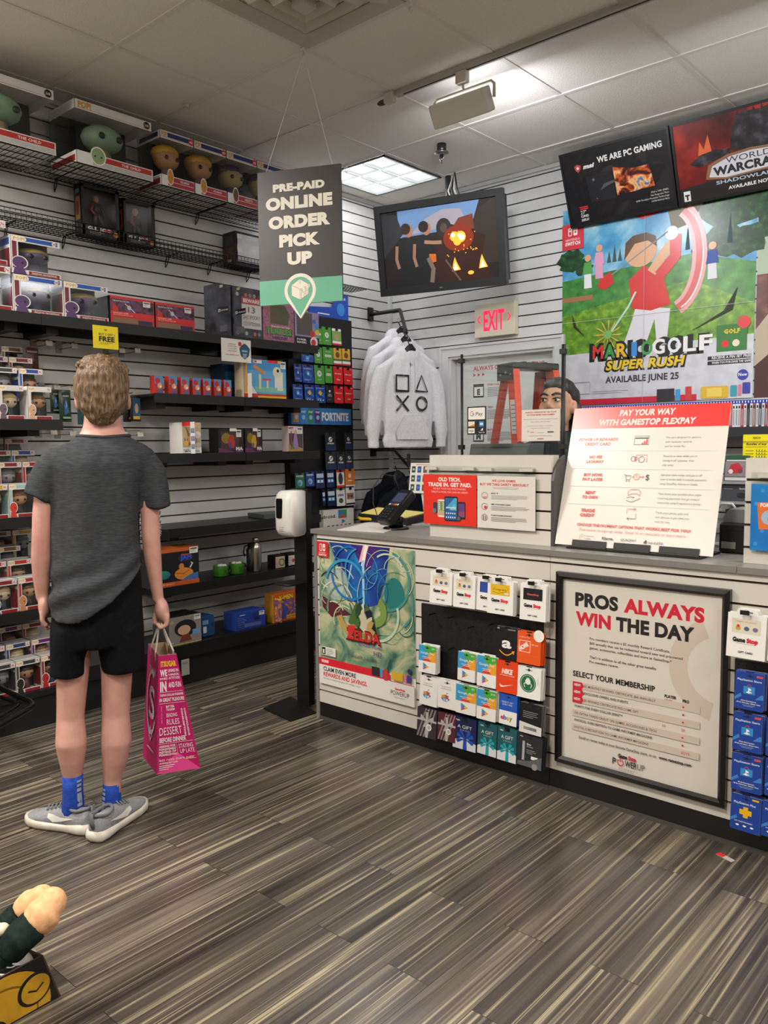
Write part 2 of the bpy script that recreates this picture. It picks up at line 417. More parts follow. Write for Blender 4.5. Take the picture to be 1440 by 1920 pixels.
# the lit troffer
x0, y0 = tile(3, -1); x1, y1 = tile(4, 0)
tl = thing('ceiling_light', 'square lit ceiling light panel with nine diffuser cells behind the hanging black banner', 'ceiling light', TR((x0+x1)/2, (y0+y1)/2, CEIL))
hw = TT/2-0.012
b = MB(); fr = M('#2e2e2e', 0.5)
for a, c_ in (((-hw, -hw, -0.012), (hw, -hw+0.016, -0.0055)), ((-hw, hw-0.016, -0.012), (hw, hw, -0.0055)), ((-hw, -hw, -0.012), (-hw+0.016, hw, -0.0055)), ((hw-0.016, -hw, -0.012), (hw, hw, -0.0055))): b.box(a, c_, fr)
b.build('frame', tl)
k = hw-0.016; LIT = M('#ffffff', 0.5, emit=PANEL_EMIT); LITG = M('#dfe6ea', 0.5, emit=0.36)
b = MB(); s3 = 2*k/3
for i in range(3):
 for j in range(3):
  cx, cy = -k+s3*(i+0.5), -k+s3*(j+0.5); h = s3/2-0.004
  vs = [(cx-h, cy-h, -0.010), (cx+h, cy-h, -0.010), (cx+h, cy+h, -0.010), (cx-h, cy+h, -0.010), (cx-h*.62, cy-h*.62, -0.006), (cx+h*.62, cy-h*.62, -0.006), (cx+h*.62, cy+h*.62, -0.006), (cx-h*.62, cy+h*.62, -0.006)]
  b.add(vs, [(4, 5, 1, 0), (7, 6, 5, 4)], LIT); b.add(vs, [(6, 7, 3, 2)], LITG); b.add(vs, [(5, 6, 2, 1), (7, 4, 0, 3)], LITG)
b.build('diffuser', tl)
b = MB(); dv = M('#c9ced0', 0.5)
for i in range(4):
 q = -k+s3*i
 b.box((q-0.003, -k, -0.0125), (q+0.003, k, -0.0105), dv); b.box((-k, q-0.003, -0.0125), (k, q+0.003, -0.0105), dv)
b.build('divider_grid', tl)
# air diffuser
x0, y0 = tile(0, 1)
vt = thing('air_vent', 'square stepped white air vent set in the ceiling tiles', 'vent', TR(x0+TT/2, y0+TT/2, CEIL))
vm = M('#b9b4a9', 0.45); b = MB()
def sqring(b, r0, z0, r1, z1, m):
 vs = [(-r0, -r0, z0), (r0, -r0, z0), (r0, r0, z0), (-r0, r0, z0), (-r1, -r1, z1), (r1, -r1, z1), (r1, r1, z1), (-r1, r1, z1)]
 b.add(vs, [(i+4, (i+1) % 4+4, (i+1) % 4, i) for i in range(4)], m)
b.box((-0.29, -0.29, -0.0075), (0.29, 0.29, -0.0055), vm); b.build('face_plate', vt)
for i, (r, zt) in enumerate(((0.245, -0.02), (0.17, -0.03), (0.10, -0.035))):
 b = MB(); sqring(b, r, -0.008, r-0.012, zt, vm); sqring(b, r-0.012, zt, r-0.055, -0.010, vm)
 b.build('louvre', vt)
b = MB(); b.box((-0.035, -0.035, -0.04), (0.035, 0.035, -0.0085), vm); b.build('hub', vt)
# lighting track along u = 2 and one flood fixture
ty = TY0+2*TT
tr_ = MB(); tr_.box((tile(2, 1)[0]+0.01, ty-0.018, CEIL-0.026), (XR, ty+0.018, CEIL-0.0055), M('#aaa69d', 0.45)); tr_.box((tile(2, 1)[0]+0.06, ty-0.005, CEIL-0.027), (XR, ty+0.005, CEIL-0.0262), M('#20140f', 0.6))
tag(tr_.build('lighting_track'), 'long pale lighting track screwed along the ceiling grid', 'track')
p = onz(885, 140, CEIL-0.03)
fx = thing('track_light', 'boxy cream flood light clipped under the ceiling track', 'spotlight', TR(p.x-0.02, ty, CEIL-0.027))
cm = M('#c6c1b0', 0.4)
b = MB(); b.bbox((-0.03, -0.02, -0.055), (0.03, 0.02, -0.0005), cm, 0.006); b.build('adapter', fx)
b = MB(); b.tube([(0, 0, -0.05), (0, 0.01, -0.085), (-0.16, 0.01, -0.085), (-0.175, 0.01, -0.10), (-0.175, 0.01, -0.16)], 0.008, cm); b.tube([(0, 0.01, -0.085), (0.16, 0.01, -0.085), (0.175, 0.01, -0.10), (0.175, 0.01, -0.16)], 0.008, cm); b.build('yoke', fx)
b = MB(TR(0, 0.0, -0.165) @ RX(math.radians(28))); b.bbox((-0.16, -0.05, -0.055), (0.16, 0.03, 0.055), cm, 0.012); b.build('lamp_housing', fx)
b = MB(TR(0, 0.0, -0.165) @ RX(math.radians(28))); b.box((-0.15, 0.031, -0.045), (0.15, 0.034, 0.045), M('#f2f6ff', 0.3, emit=6.0)); b.build('lens', fx)
area('track_flood_lamp', (p.x-0.02, ty+0.07, CEIL-0.19), 0.26, 6, COOL, (math.radians(58), 0, 0), 0.08)
p2 = onz(730, 183, CEIL-0.03)
jb = thing('track_feed', 'small cream clip with a dark cable end hanging below the track', 'track clip', TR(p2.x, ty-0.02, CEIL-0.0055))
b = MB(); b.bbox((-0.03, -0.018, -0.05), (0.03, 0.018, 0), cm, 0.005); b.build('clip', jb)
b = MB(); b.ell((-0.05, 0, -0.035), (0.035, 0.018, 0.014), M('#3a3633', 0.4)); b.build('cable_end', jb)
# sprinkler
p = onz(828, 270, CEIL)
sp_ = thing('fire_sprinkler', 'chrome fire sprinkler head poking out of the ceiling', 'sprinkler', TR(p.x, p.y, CEIL))
b = MB(); b.lathe([(0.028, 0), (0.028, -0.045), (0.024, -0.048)], M('#4a4a4a', 0.3, 0.8), n=16); b.build('cup', sp_)
b = MB(); b.lathe([(0.042, -0.048), (0.044, -0.055), (0.020, -0.062)], STEEL, n=20); b.build('flange', sp_)
b = MB(); b.lathe([(0.010, -0.062), (0.008, -0.085), (0.013, -0.088), (0.013, -0.094), (0.007, -0.098), (0.007, -0.115)], CHROME, n=12); b.tube([(-0.012, 0, -0.062), (-0.014, 0, -0.085), (0, 0, -0.098)], 0.003, CHROME); b.tube([(0.012, 0, -0.062), (0.014, 0, -0.085), (0, 0, -0.098)], 0.003, CHROME); b.build('nozzle', sp_)
# little ceiling hooks
for (px, py, lab) in ((349, 196, 'small white plastic ceiling hook over the boxed figures'), (768, 6, 'small cream ceiling hook beside the air vent'), (648, 312, 'small clear ceiling hook beside the lit light panel')):
 p = onz(px, py, CEIL-0.005); h = MB(TR(p.x, p.y, CEIL-0.005)); hm = M('#d6d2c8', 0.4)
 h.box((-0.010, -0.008, -0.014), (0.010, 0.008, 0), hm); h.tube([(0, 0, -0.012), (0, 0, -0.032), (0.008, 0, -0.04), (0.014, 0, -0.03)], 0.003, hm)
 tag(h.build('ceiling_hook'), lab, 'hook', 'ceiling hooks')
# ------------------------------------------------------------------ shelving on the left wall
SHELFM = M_noise('black_shelf_metal', [(0.3, '#0d0d0e'), (0.7, '#151517')], 30, 0.42, 3)
def shelf(y0, y1, z, label, xf=-3.82, lip=0.048, name='metal_shelf', brackets=True, group='black shelves on the slat wall'):
 t = thing(name, label, 'shelf', FRL(y0, z, XL), group)
 D = xf-XL; W = y1-y0-0.002
 b = MB(); b.box((0, -0.012, 0.003), (W, 0, D-0.012), SHELFM); b.box((0, -lip, D-0.012), (W, 0.003, D), SHELFM); b.box((0, -lip, 0.003), (W, -0.012, 0.012), SHELFM)
 b.build('shelf_board', t)
 if brackets:
  for u in (0.10, W-0.10):
   b = MB(); b.prism([(0.003, -0.055), (0.003, -0.012), (D-0.02, -0.012), (D-0.02, -0.03)], u-0.028, u+0.028, SHELFM, axis=0) if False else b.box((u-0.03, -0.075, 0.003), (u+0.03, -0.012, D-0.10), SHELFM)
   b.build('bracket', t)
 return t
S1, S2, S3, S4, S5, S6 = 1.98, 1.631, 1.305, 0.89, 0.57, 0.238
shelf(1.254, 1.864, S1, 'black metal shelf under the stacked collector boxes with blue headers')
shelf(1.864, 3.083, S1, 'long black metal shelf holding two red boxes, topmost of its bank')
shelf(3.083, 3.69, S1, 'short black metal shelf below the grey countdown boxes')
shelf(2.47, 3.08, S2, 'black metal shelf under the row of small red and blue boxes')
shelf(3.082, 3.69, S2, 'black metal shelf under the sky blue playset box')
shelf(2.47, 3.08, S3, 'black metal shelf under the white boxed figure with brown animal')
shelf(3.082, 3.69, S3, 'black metal shelf under the small pink boxed figure')
shelf(2.53, 3.69, S4, 'nearly empty black shelf with one flat case lying on it')
shelf(2.47, 3.69, S5, 'black shelf with green mugs and a steel bottle')
# base unit
t = thing('base_shelf', 'deep black base shelf with blue box and yellow-orange box, standing on the floor', 'shelf', FRL(1.93, 0, XL))
b = MB(); b.box((0, S6-0.03, 0.002), (1.76, S6, 0.37), SHELFM); b.box((0, S6-0.075, 0.355), (1.76, S6-0.03, 0.37), SHELFM); b.build('shelf_board', t)
b = MB(); b.box((0, 0, 0.002), (1.76, S6-0.03, 0.335), BLACKM); b.build('plinth', t)
XF = -3.77
F1, F2, F3, F4 = 1.478, 1.022, 0.578, 0.185
t = thing('base_shelf', 'black base shelf under the lowest rows of white collector boxes', 'shelf', FRL(0.5, 0, XL))
b = MB(); b.box((0, F4-0.03, 0.002), (1.42, F4, 0.40), SHELFM); b.build('shelf_board', t)
b = MB(); b.box((0, 0, 0.002), (1.42, F4-0.03, 0.38), BLACKM); b.build('plinth', t)
for z, lab in ((F1, 'topmost'), (F2, 'second highest'), (F3, 'third highest')):
 shelf(0.5, 1.925, z, 'black metal shelf carrying tiered white collector boxes, %s of that bank' % lab, XF, brackets=z == F1)
F1, F2, F3, F4, S1, S2, S3, S4, S5, S6 = [q+.0008 for q in (F1, F2, F3, F4, S1, S2, S3, S4, S5, S6)]
# ------------------------------------------------------------------ wire shelves
WIRE = M('#141414', 0.4, 0.3)
def wire_shelf(y0, y1, z, D, lip, label, step=0.026, rails=5):
 t = thing('wire_shelf', label, 'shelf', FRL(y0, z, XL), 'wire shelves on the slat wall'); W = y1-y0
 b = MB(); n = int(W/step)
 for i in range(n+1):
  u = W*i/n
  b.tube([(u, 0.0, 0.012), (u, 0, D), (u, lip, D)] if lip else [(u, 0.012, 0.012), (u, 0, 0.02), (u, 0, D)], 0.0017, WIRE, n=4)
 for i in range(rails):
  q = 0.02+(D-0.022)*i/(rails-1); b.tube([(0, -0.003, q), (W, -0.003, q)], 0.0026, WIRE, n=5)
 b.build('wire_grid', t)
 if lip:
  b = MB()
  for h in (lip*0.5, lip): b.tube([(0, h, D+0.003), (W, h, D+0.003)], 0.0026, WIRE, n=5)
  b.tube([(0, lip*1.5, 0.012), (W, lip*1.5, 0.012)], 0.0026, WIRE, n=5)
  for i in range(int(W/step)+1): b.tube([(W*i/n, 0, 0.012), (W*i/n, lip*1.5, 0.012)], 0.0017, WIRE, n=4)
  b.build('lip_rail', t)
 for u in [0.16+k*0.3 for k in range(max(1, int((W-0.1)/0.3)))]:
  b = MB(); b.tube([(u, 0.0, D*0.9), (u, 0, 0.03), (u, -0.04, 0.010), (u, -0.062, 0.012), (u, -0.045, 0.03), (u, -0.004, 0.05)], 0.0032, WIRE, n=6); b.build('hook_bracket', t)
 return t
ZW1, ZW2 = 2.738, 2.452
wire_shelf(1.30, 1.955, ZW1, 0.345, 0, 'black wire shelf up by the ceiling under the first boxed green figure')
wire_shelf(1.97, 2.535, ZW1, 0.345, 0, 'black wire shelf up by the ceiling under the second boxed green figure')
wire_shelf(2.55, 3.50, ZW1, 0.345, 0, 'black wire shelf up by the ceiling under the yellow haired boxed figures')
wire_shelf(1.40, 2.62, ZW2, 0.16, 0.05, 'narrow lipped black wire shelf holding two black action figure boxes')
wire_shelf(2.63, 3.86, ZW2, 0.16, 0.05, 'narrow lipped black wire shelf holding a dark box with shiny window')
w4 = wire_shelf(3.88, 4.36, ZW2, 0.16, 0.0, 'short bare wire shelf showing beyond the hanging banner')
# ------------------------------------------------------------------ boxes
WBOX = M('#e4e2de', 0.4); DARKIN = M('#2b2a2c', 0.6); GOLD = M('#d6a032', 0.4); SKIN1 = M('#c99a74', 0.5)
def vinyl(b, cx, z0, w, h, cz, head, hair, body):
 # plain vinyl figure: large head, small body (no particular character)
 hr = w*0.36
 b.ell((cx, z0+h*0.62, cz), (hr, h*0.25, hr*0.85), head, 12, 8)
 if hair: b.ell((cx, z0+h*0.72, cz-hr*0.12), (hr*1.06, h*0.19, hr*0.92), hair, 12, 7)
 b.loft([[(cx+r*math.cos(2*PI*k/10), z0+v, cz-r*math.sin(2*PI*k/10)) for k in range(10)] for r, v in ((hr*.42, 0), (hr*.5, h*.12), (hr*.34, h*.42))], body)
 for s in (-1, 1): b.ell((cx+s*hr*0.45, z0+h*0.58, cz+hr*0.80), (hr*0.16, hr*0.16, hr*0.10), INK, 8, 6)
def collector_box(fr, W, H, D, head, label, group, num='', name='', strip=None, figc=('#c99a74', '#4a3a2a', '#3a3a44'), blob=None, band='#ffffff', inner=DARKIN, frame=WBOX, cat='boxed figure', logo=True, namec='#8d1f22', objname='collector_box', fullwin=True):
 t = thing(objname, label, cat, fr, group)
 hm = M(head, 0.4); sm = M(strip or head, 0.4)
 b = MB(); e = 0.0015; hh = H*0.17; ls = W*0.15; bs = H*0.12
 b.box((0, 0, -D), (W, H, -D+e), inner); b.box((0, 0, -D), (W, e, 0), frame); b.box((0, H-e, -D), (W, H, 0), frame); b.box((0, 0, -D), (e, H, 0), frame)
 fz = 0.0
 b.box((0, H-hh, -e), (W, H, fz), frame); b.box((0, 0, -e), (ls, H-hh, fz), frame); b.box((ls, 0, -e), (W, bs, fz), frame)
 if not fullwin: b.box((W-e, 0, -D), (W, H, 0), frame); b.box((W-W*0.06, bs, -e), (W, H-hh, fz), frame)
 b.w = fz+0.0003
 b.rect(W*0.27, H-hh*0.82, W*0.95, H-hh*0.2, hm)
 b.rect(W*0.03, bs*1.2, ls*0.78, H-hh*1.0, sm)
 if logo:
  b.disc(W*0.17, H-hh*0.55, W*0.15, M('#f2ead8', 0.4), hh*0.5, 14)
  b.text('POP!', W*0.17, H-hh*0.75, hh*0.45, GOLD, 0.03, W*0.22, res=1)
 b.disc(W*0.88, H-hh*0.5, hh*0.36, M('#e9e4e2', 0.4), None, 12)
 if num: b.text(num, W*0.88, H-hh*0.68, hh*0.36, M('#c2262c', 0.4), 0.03, hh*0.5, res=1)
 b.rect(W*0.34, bs*0.12, W*0.97, bs*0.86, M(namec, 0.4))
 if name: b.text(name, W*0.655, bs*0.28, bs*0.4, M('#e8e2dc', 0.4), 0.02, W*0.52, res=1)
 if blob:
  b.disc(W*0.17, H*0.30, W*0.165, WHITE, H*0.17, 16); b.disc(W*0.165, H*0.30, W*0.145, M(blob, 0.4), H*0.15, 16); b.poly([(W*.03, H*.005), (W*.06, H*.17), (W*.24, H*.17), (W*.30, H*.005)], M(blob, .4)); b.disc(W*.22, H*.29, W*.025, INK, None, 8)
 b.T = RY(-PI/2)
 b.w = 0.0004; b.rect(-D*0.9, H*0.75, -D*0.1, H*0.92, hm); b.rect(-D*0.9, H*0.08, -D*0.1, H*0.66, sm)
 b.build('carton', t)
 if figc:
  b = MB(); vinyl(b, W*0.56, bs*0.2, W*0.9, H*0.85, -D*0.52, M(figc[0], 0.45), M(figc[1], 0.5) if figc[1] else None, M(figc[2], 0.5)); b.build('figure', t)
 b = MB(); x1 = W if fullwin else W*0.94
 b.add([(ls, bs, -0.0008), (x1, bs, -0.0008), (x1, H-hh, -0.0008), (ls, H-hh, -0.0008)], [(0, 1, 2, 3)], CLEAR)
 if fullwin: b.add([(W-0.0005, e, 0), (W-0.0005, e, -D), (W-0.0005, H-hh, -D), (W-0.0005, H-hh, 0)], [(0, 1, 2, 3)], CLEAR)
 b.build('window', t)
 return t
BW_, BH_, BD_ = 0.116, 0.158, 0.088
COLS = ['#8a2326', '#2b49a0', '#b8a9c9', '#3a3f46', '#c8352b', '#6b2a6e', '#2f7f86', '#7a5a2a', '#b03034', '#24407c']
CN = {'#8a2326': 'dark red', '#2b49a0': 'blue', '#b8a9c9': 'lilac', '#3a3f46': 'charcoal', '#c8352b': 'bright red', '#6b2a6e': 'purple', '#2f7f86': 'teal', '#7a5a2a': 'brown', '#b03034': 'crimson', '#24407c': 'navy', '#e7dfe0': 'pale pink', '#d9d6d8': 'pale grey', '#9cc4c4': 'pale green', '#c9a23a': 'gold'}
FIG = [('#c99a74', '#6a4a2c', '#33343c'), ('#b98a66', '#2a2220', '#5a2a2a'), ('#d8c9a8', '#b8a070', '#38424e'), ('#8f8f94', '#5a5a60', '#303036'), ('#a9775a', '#1d1a19', '#2c3c5c')]
TN = ['front row', 'second row', 'third row', 'back row']
def tier(shelf_z, rows, sname, group):
 riser = thing('display_riser', 'black stepped riser under the collector boxes on the %s collector shelf' % sname, 'riser', FRL(0.6, shelf_z, XL))
 rb = MB(); any_ = False
 for k, row in enumerate(rows):
  xf = -3.79-0.093*k; zs = []; ys = []
  for (edge, px, py, *_r) in row:
   p = onx(px, py, xf); ys.append(p.y-BW_ if edge == 'R' else p.y); zs.append(p.z-BH_)
  z = shelf_z if k == 0 else max(shelf_z+0.066*k, sum(zs)/len(zs))
  if k:
   rb.box((0.02, 0, xf-XL-0.092), (1.30, z-shelf_z-0.0005, xf-XL+0.0005), BLACKM); any_ = True
  for i, ((edge, px, py, col, blob, num), y) in enumerate(zip(row, ys)):
   pos = ['at its end', 'second from its end', 'third from its end', 'fourth from its end'][len(row)-1-i]
   collector_box(FRL(y, z, xf), BW_, BH_, BD_, col, 'collector box with %s header, %s of the %s shelf, %s' % (CN[col], TN[k], sname, pos), group, num, '', None, FIG[(i*3+k+len(row)) % 5], blob)
 if any_: rb.build('steps', riser)
tier(F1, [[('R', 43, 713, '#d9d6d8', '#6a5c66', '36'), ('L', 50.5, 716.5, '#e7dfe0', '#d9ae84', '76')],
  [('R', 31, 687, '#3a3f46', None, '14'), ('L', 35, 692, '#2b49a0', None, '86')],
  [('R', 14, 666, '#6b2a6e', None, '21'), ('L', 16, 671, '#8a2326', None, '45')],
  [('L', 2, 648, '#7a5a2a', None, '12')]], 'topmost', 'collector boxes on the topmost shelf')
tier(F2, [[('R', 13, 899, '#c9a23a', None, '38'), ('L', 15, 898, '#9cc4c4', '#d03a36', '50')],
  [('R', 40, 866, '#8a2326', None, '17'), ('L', 41, 865, '#b03034', None, '23')],
  [('R', 20, 846, '#8a2326', None, '57'), ('L', 20.6, 842, '#2b49a0', None, '43')],
  [('R', 5.6, 823, '#3a3f46', None, '61'), ('L', 8, 821, '#8a2326', None, '19')]], 'second', 'collector boxes on the second shelf')
tier(F3, [[('R', 31, 1083, '#8a2326', '#2e2a6a', '63'), ('L', 33, 1079, '#b03034', '#c88a5a', '83')],
  [('R', 11, 1053, '#c8352b', None, '01'), ('L', 13, 1050, '#c8352b', None, '01')],
  [('R', 38, 1022, '#7a5a2a', None, '32')],
  [('R', 20, 997, '#7a5a2a', None, '52'), ('L', 22, 992, '#c9a23a', None, '77')]], 'third', 'collector boxes on the third shelf')
tier(F4, [[('R', 29, 1260, '#3a3f46', None, '18'), ('L', 29.5, 1256, '#3a3f46', '#2d2426', '18'), ('L', 77, 1246, '#8a2326', '#b3282b', '20')],
  [('R', 9, 1223, '#24407c', None, '24'), ('L', 11, 1222, '#24407c', None, '12'), ('L', 59, 1212, '#6b2a6e', None, '25')],
  [('R', 41, 1186, '#6b2a6e', None, '31'), ('L', 42, 1185, '#8a2326', None, '28')],
  [('R', 19, 1163, '#3a3f46', None, '44'), ('L', 22, 1160, '#7a5a2a', None, '47')]], 'lowest', 'collector boxes on the lowest shelf')
def onshelf(px0, px1, pyt, z, xf):
 # y range and height of a box standing on z whose front face is at xf
 a = onx(px0, 800, xf); # refine: y at the base
 for _ in range(3):
  y0 = a.y; d = None
  py = proj_y(xf, y0, z); a = onx(px0, py, xf)
 b_ = onx(px1, 800, xf)
 for _ in range(3):
  py = proj_y(xf, b_.y, z); b_ = onx(px1, py, xf)
 h = onx((px0+px1)/2, pyt, xf).z - z
 return a.y, b_.y-a.y, h
def proj(p):
 v = Vector(p)-Vector((0, 0, CAM_H)); d = v.dot(CF)
 return 720+FPX*v.dot(CR)/d, 960-FPX*v.dot(CU)/d
def proj_y(x, y, z): return proj((x, y, z))[1]
# S1: boxes with blue headers
y, W, H = onshelf(27, 120, 535, S1, -3.84)
H = 0.178
g = 'blue header boxes on the long shelf'
SKF = ('#5a4c68', '#8a7a3a', '#3a2f52')
collector_box(FRL(y, S1, -3.84), W-0.003, H, 0.13, '#2a56b4', 'white window box with blue header, lower one of its stack of two', g, '98', 'SKELETOR ON PANTHOR', '#7a2a3c', SKF, '#5a3a6c')
collector_box(FRL(y-0.004, S1+H+0.001, -3.84), W-0.003, H, 0.13, '#2a56b4', 'white window box with blue header, upper one of its stack of two', g, '98', 'SKELETOR ON PANTHOR', '#7a2a3c', SKF, '#5a3a6c')
y, W, H2 = onshelf(121, 205, 545, S1, -3.84)
collector_box(FRL(y, S1, -3.84), W-0.003, H, 0.13, '#2a56b4', 'white window box with blue header standing alone against the red boxes', g, '98', 'SKELETOR ON PANTHOR', '#7a2a3c', SKF, '#5a3a6c')
y, W, H2 = onshelf(-30, 24.5, 518, S1, -3.84); H2 = 0.205
for k, lab in enumerate(('lower', 'upper')):
 collector_box(FRL(y-0.012*k, S1+k*(H2+0.001), -3.84), W-0.004, H2, 0.13, '#8a2326', 'white window box with dark red header at the picture edge, %s of two' % lab, 'dark red header boxes', '76', '', '#3a3036', ('#c9c9cc', None, '#77777c'), None)
# red game boxes
def carton(fr, W, H, D, front, side, top, label, cat, group=None, name='product_box', art=None, sideart=None, topart=None, parts=None):
 fm, sm, tm = front, side, top
 t = thing(name, label, cat, fr, group)
 b = MB(); b.box((0, 0, -D), (W, H, 0), sm, [sm, fm, sm, sm, tm, sm])
 if art: b.w = 0.0003; art(b, W, H)
 if sideart: b.T = RY(-PI/2) ; b.w = 0.0003; sideart(b, D, H); b.T = I4
 if topart: b.T = TR(0, H, 0) @ RX(-PI/2); b.w = 0.0003; topart(b, W, D); b.T = I4
 b.build('carton', t)
 if parts: parts(t, W, H, D)
 return t
def sticker(b, u, v, w, h):
 b.rect(u, v, u+w, v+h, WHITE); b.rect(u+w*.1, v+h*.62, u+w*.9, v+h*.85, M('#4a4a4a')); b.lines(u+w*.12, v+h*.5, w*.7, 3, h*.14, h*.05, GREY)
BATTLE = M_noise('battle_scene_print', [(0.30, '#14121c'), (0.45, '#4a2430'), (0.55, '#6a3a5a'), (0.63, '#3a4a80'), (0.75, '#c4b4c8')], 22, 0.35, 5, distort=1.5)
def redart(b, W, H):
 b.rect(0.003, H*.28, W-.003, H*.9, BATTLE)
 b.poly([(W*.03, H*.28), (W*.22, H*.28), (W*.16, H*.6), (W*.05, H*.75)], M('#c03a24')); b.line([(W*.33, H*.75), (W*.47, H*.58), (W*.58, H*.42)], .004, M('#e4e0e0')); b.disc(W*.42, H*.62, .012, M('#b9b9c2'))
 b.text('THE BATTLE FOR THE', W*.05, H*.80, H*.05, WHITE, 0.01, al='L', maxw=W*.4, res=1)
 b.rect(0, H*.28, W, H*.46, M('#cf2f2f')); b.text('REVEALING GAME', W*.06, H*.37, H*.055, M('#f0c8c0'), .01, al='L', maxw=W*.5, res=1); b.text('AN ACTION ADVENTURE', W*.06, H*.305, H*.05, M('#f0c8c0'), 0, al='L', maxw=W*.6, res=1)
 b.rect(W*.05, H*.05, W*.62, H*.24, M('#8a6a52')); b.rect(W*.62, H*.05, W*.95, H*.2, M('#2c2c54'))
 sticker(b, W*.74, H*.72, W*.17, H*.2)
for a, c_, lab in ((208, 291, 'flat-topped red board game box beside the white window boxes'), (292.5, 366.5, 'flat-topped red board game box at the clear end of the long shelf')):
 y, W, H = onshelf(a, c_, 559 if a < 250 else 571, S1, -3.84)
 carton(FRL(y, S1, -3.84), W-.004, H, 0.2, M('#c92d2d', .35), M('#1a1a22', .4), M('#6f8fb8', .4), lab, 'board game', 'red board game boxes', 'board_game_box', redart)
# grey countdown boxes
DUSK = M_noise('dusk_grey_print', [(0.35, '#2e2f38'), (0.6, '#4b4d5a'), (0.75, '#6a6a70')], 14, 0.35, 4)
def spook(b, W, H):
 for i in range(6):
  for j in range(3):
   if j == 1 and 0 < i: continue
   b.disc(W*(.12+.15*i), H*(.10+.38*j), W*.055, M(['#8a8a90', '#57423e', '#a9a296', '#3c3c48', '#c05a50', '#7a7a80'][(i+j) % 6]), n=12)
 b.rect(W*.26, H*.20, W*.96, H*.82, M('#c9c4c2')); b.rect(W*.26, H*.68, W*.96, H*.82, M('#a8474c'))
 b.text('BEWARE', W*.61, H*.715, H*.075, WHITE, .02, W*.58); b.text('13', W*.61, H*.52, H*.12, M('#2a2a2e'), .0, W*.24); b.text('DAY SPOOKY', W*.61, H*.39, H*.08, M('#2a2a2e'), 0, W*.6); b.text('COUNTDOWN', W*.61, H*.26, H*.075, M('#2a2a2e'), 0, W*.6)
def spookside(b, W, H):
 b.rect(W*.1, H*.42, W*.9, H*.53, M('#15151a')); b.text('13', W*.2, H*.44, H*.06, WHITE, .03, res=1); b.text('DAY SPOOKY', W*.6, H*.45, H*.03, WHITE, 0.01, W*.5, res=1); b.rect(W*.2, H*.06, W*.75, H*.18, M('#5a5a62')); b.rect(W*.25, H*.90, W*.5, H*.95, M('#b0a890'))
y, W, H = onshelf(440, 493.5, 541, S1, -3.84)
carton(FRL(y, S1, -3.84), W-.003, H, .12, DUSK, DUSK, DUSK, 'grey countdown box with red and white warning print, facing out', 'calendar box', 'grey countdown boxes', 'advent_box', spook, spookside)
y2 = onx(414, 600, -3.84).y
carton(FRL(y-.115, S1, -3.85), .10, H, .12, DUSK, DUSK, DUSK, 'grey countdown box half hidden beside its twin, no warning visible', 'calendar box', 'grey countdown boxes', 'advent_box', None, spookside)
BRICKP = M_noise('pink_brick_print', [(0.4, '#8d5a6c'), (0.55, '#a8718a'), (0.7, '#6e4a66')], 40, .4, 1, stretch=(1, 1, 2))
def turt(b, W, H):
 b.poly([(W*.22, H*.45), (W*.22, H*.95), (W*.7, H*.95), (W*.86, H*.72), (W*.8, H*.45)], M('#4c4a2c'))
 b.text('TEENAGE MUTANT NINJA', W*.55, H*.36, H*.05, M('#d9d0d0'), .02, W*.62, res=1); b.text('TURTLES', W*.5, H*.19, H*.16, M('#1a3a1a'), .07, W*.86); b.text('TURTLES', W*.5, H*.20, H*.145, M('#4fae3c'), .03, W*.82); b.text('SHREDDER', W*.52, H*.07, H*.07, M('#2a2c6a'), .03, W*.5)
y, W, H = onshelf(494, 552.5, 568, S1, -3.84)
def turtwin(t, W, H, D):
 b = MB(); b.add([(W*.2, H*.43, .0022), (W*.88, H*.43, .0022), (W*.88, H*.96, .0022), (W*.2, H*.96, .0022)], [(0, 1, 2, 3)], CLEAR); b.build('window', t)
carton(FRL(y, S1, -3.84), W-.003, H, .13, BRICKP, BRICKP, BRICKP, 'pink brick-patterned figure box with green lettering below the banner tip', 'boxed figure', None, 'figure_box', turt, None, None, turtwin)
def rang(b, W, H):
 b.rect(W*.08, H*.3, W*.72, H*.97, M('#57504e')); b.rect(0, 0, W, H*.25, M('#121214'))
 b.text('POWER', W*.27, H*.13, H*.06, WHITE, .02, W*.38, res=1); b.text('RANGERS', W*.27, H*.05, H*.06, WHITE, .02, W*.38, res=1)
 for (u, v, r, c_) in ((.92, .86, .05, '#c95aa8'), (.8, .74, .07, '#3c64c4'), (.9, .6, .08, '#3a8ad0'), (.92, .42, .09, '#d8b83c'), (.72, .36, .1, '#c92c2c'), (.78, .12, .16, '#d8d4d4'), (.76, .1, .1, '#c92c2c')): b.disc(W*u, H*v, W*r, M(c_), n=12)
y, W, H = onshelf(553.5, 599, 585, S1, -3.84)
carton(FRL(y, S1, -3.84), W-.003, H, .11, M('#8c8aa8', .4), M('#6a6e9c', .4), M('#8c8aa8', .4), 'lilac and black figure box with coloured hero print at the long shelf tip', 'boxed figure', None, 'figure_box', rang)
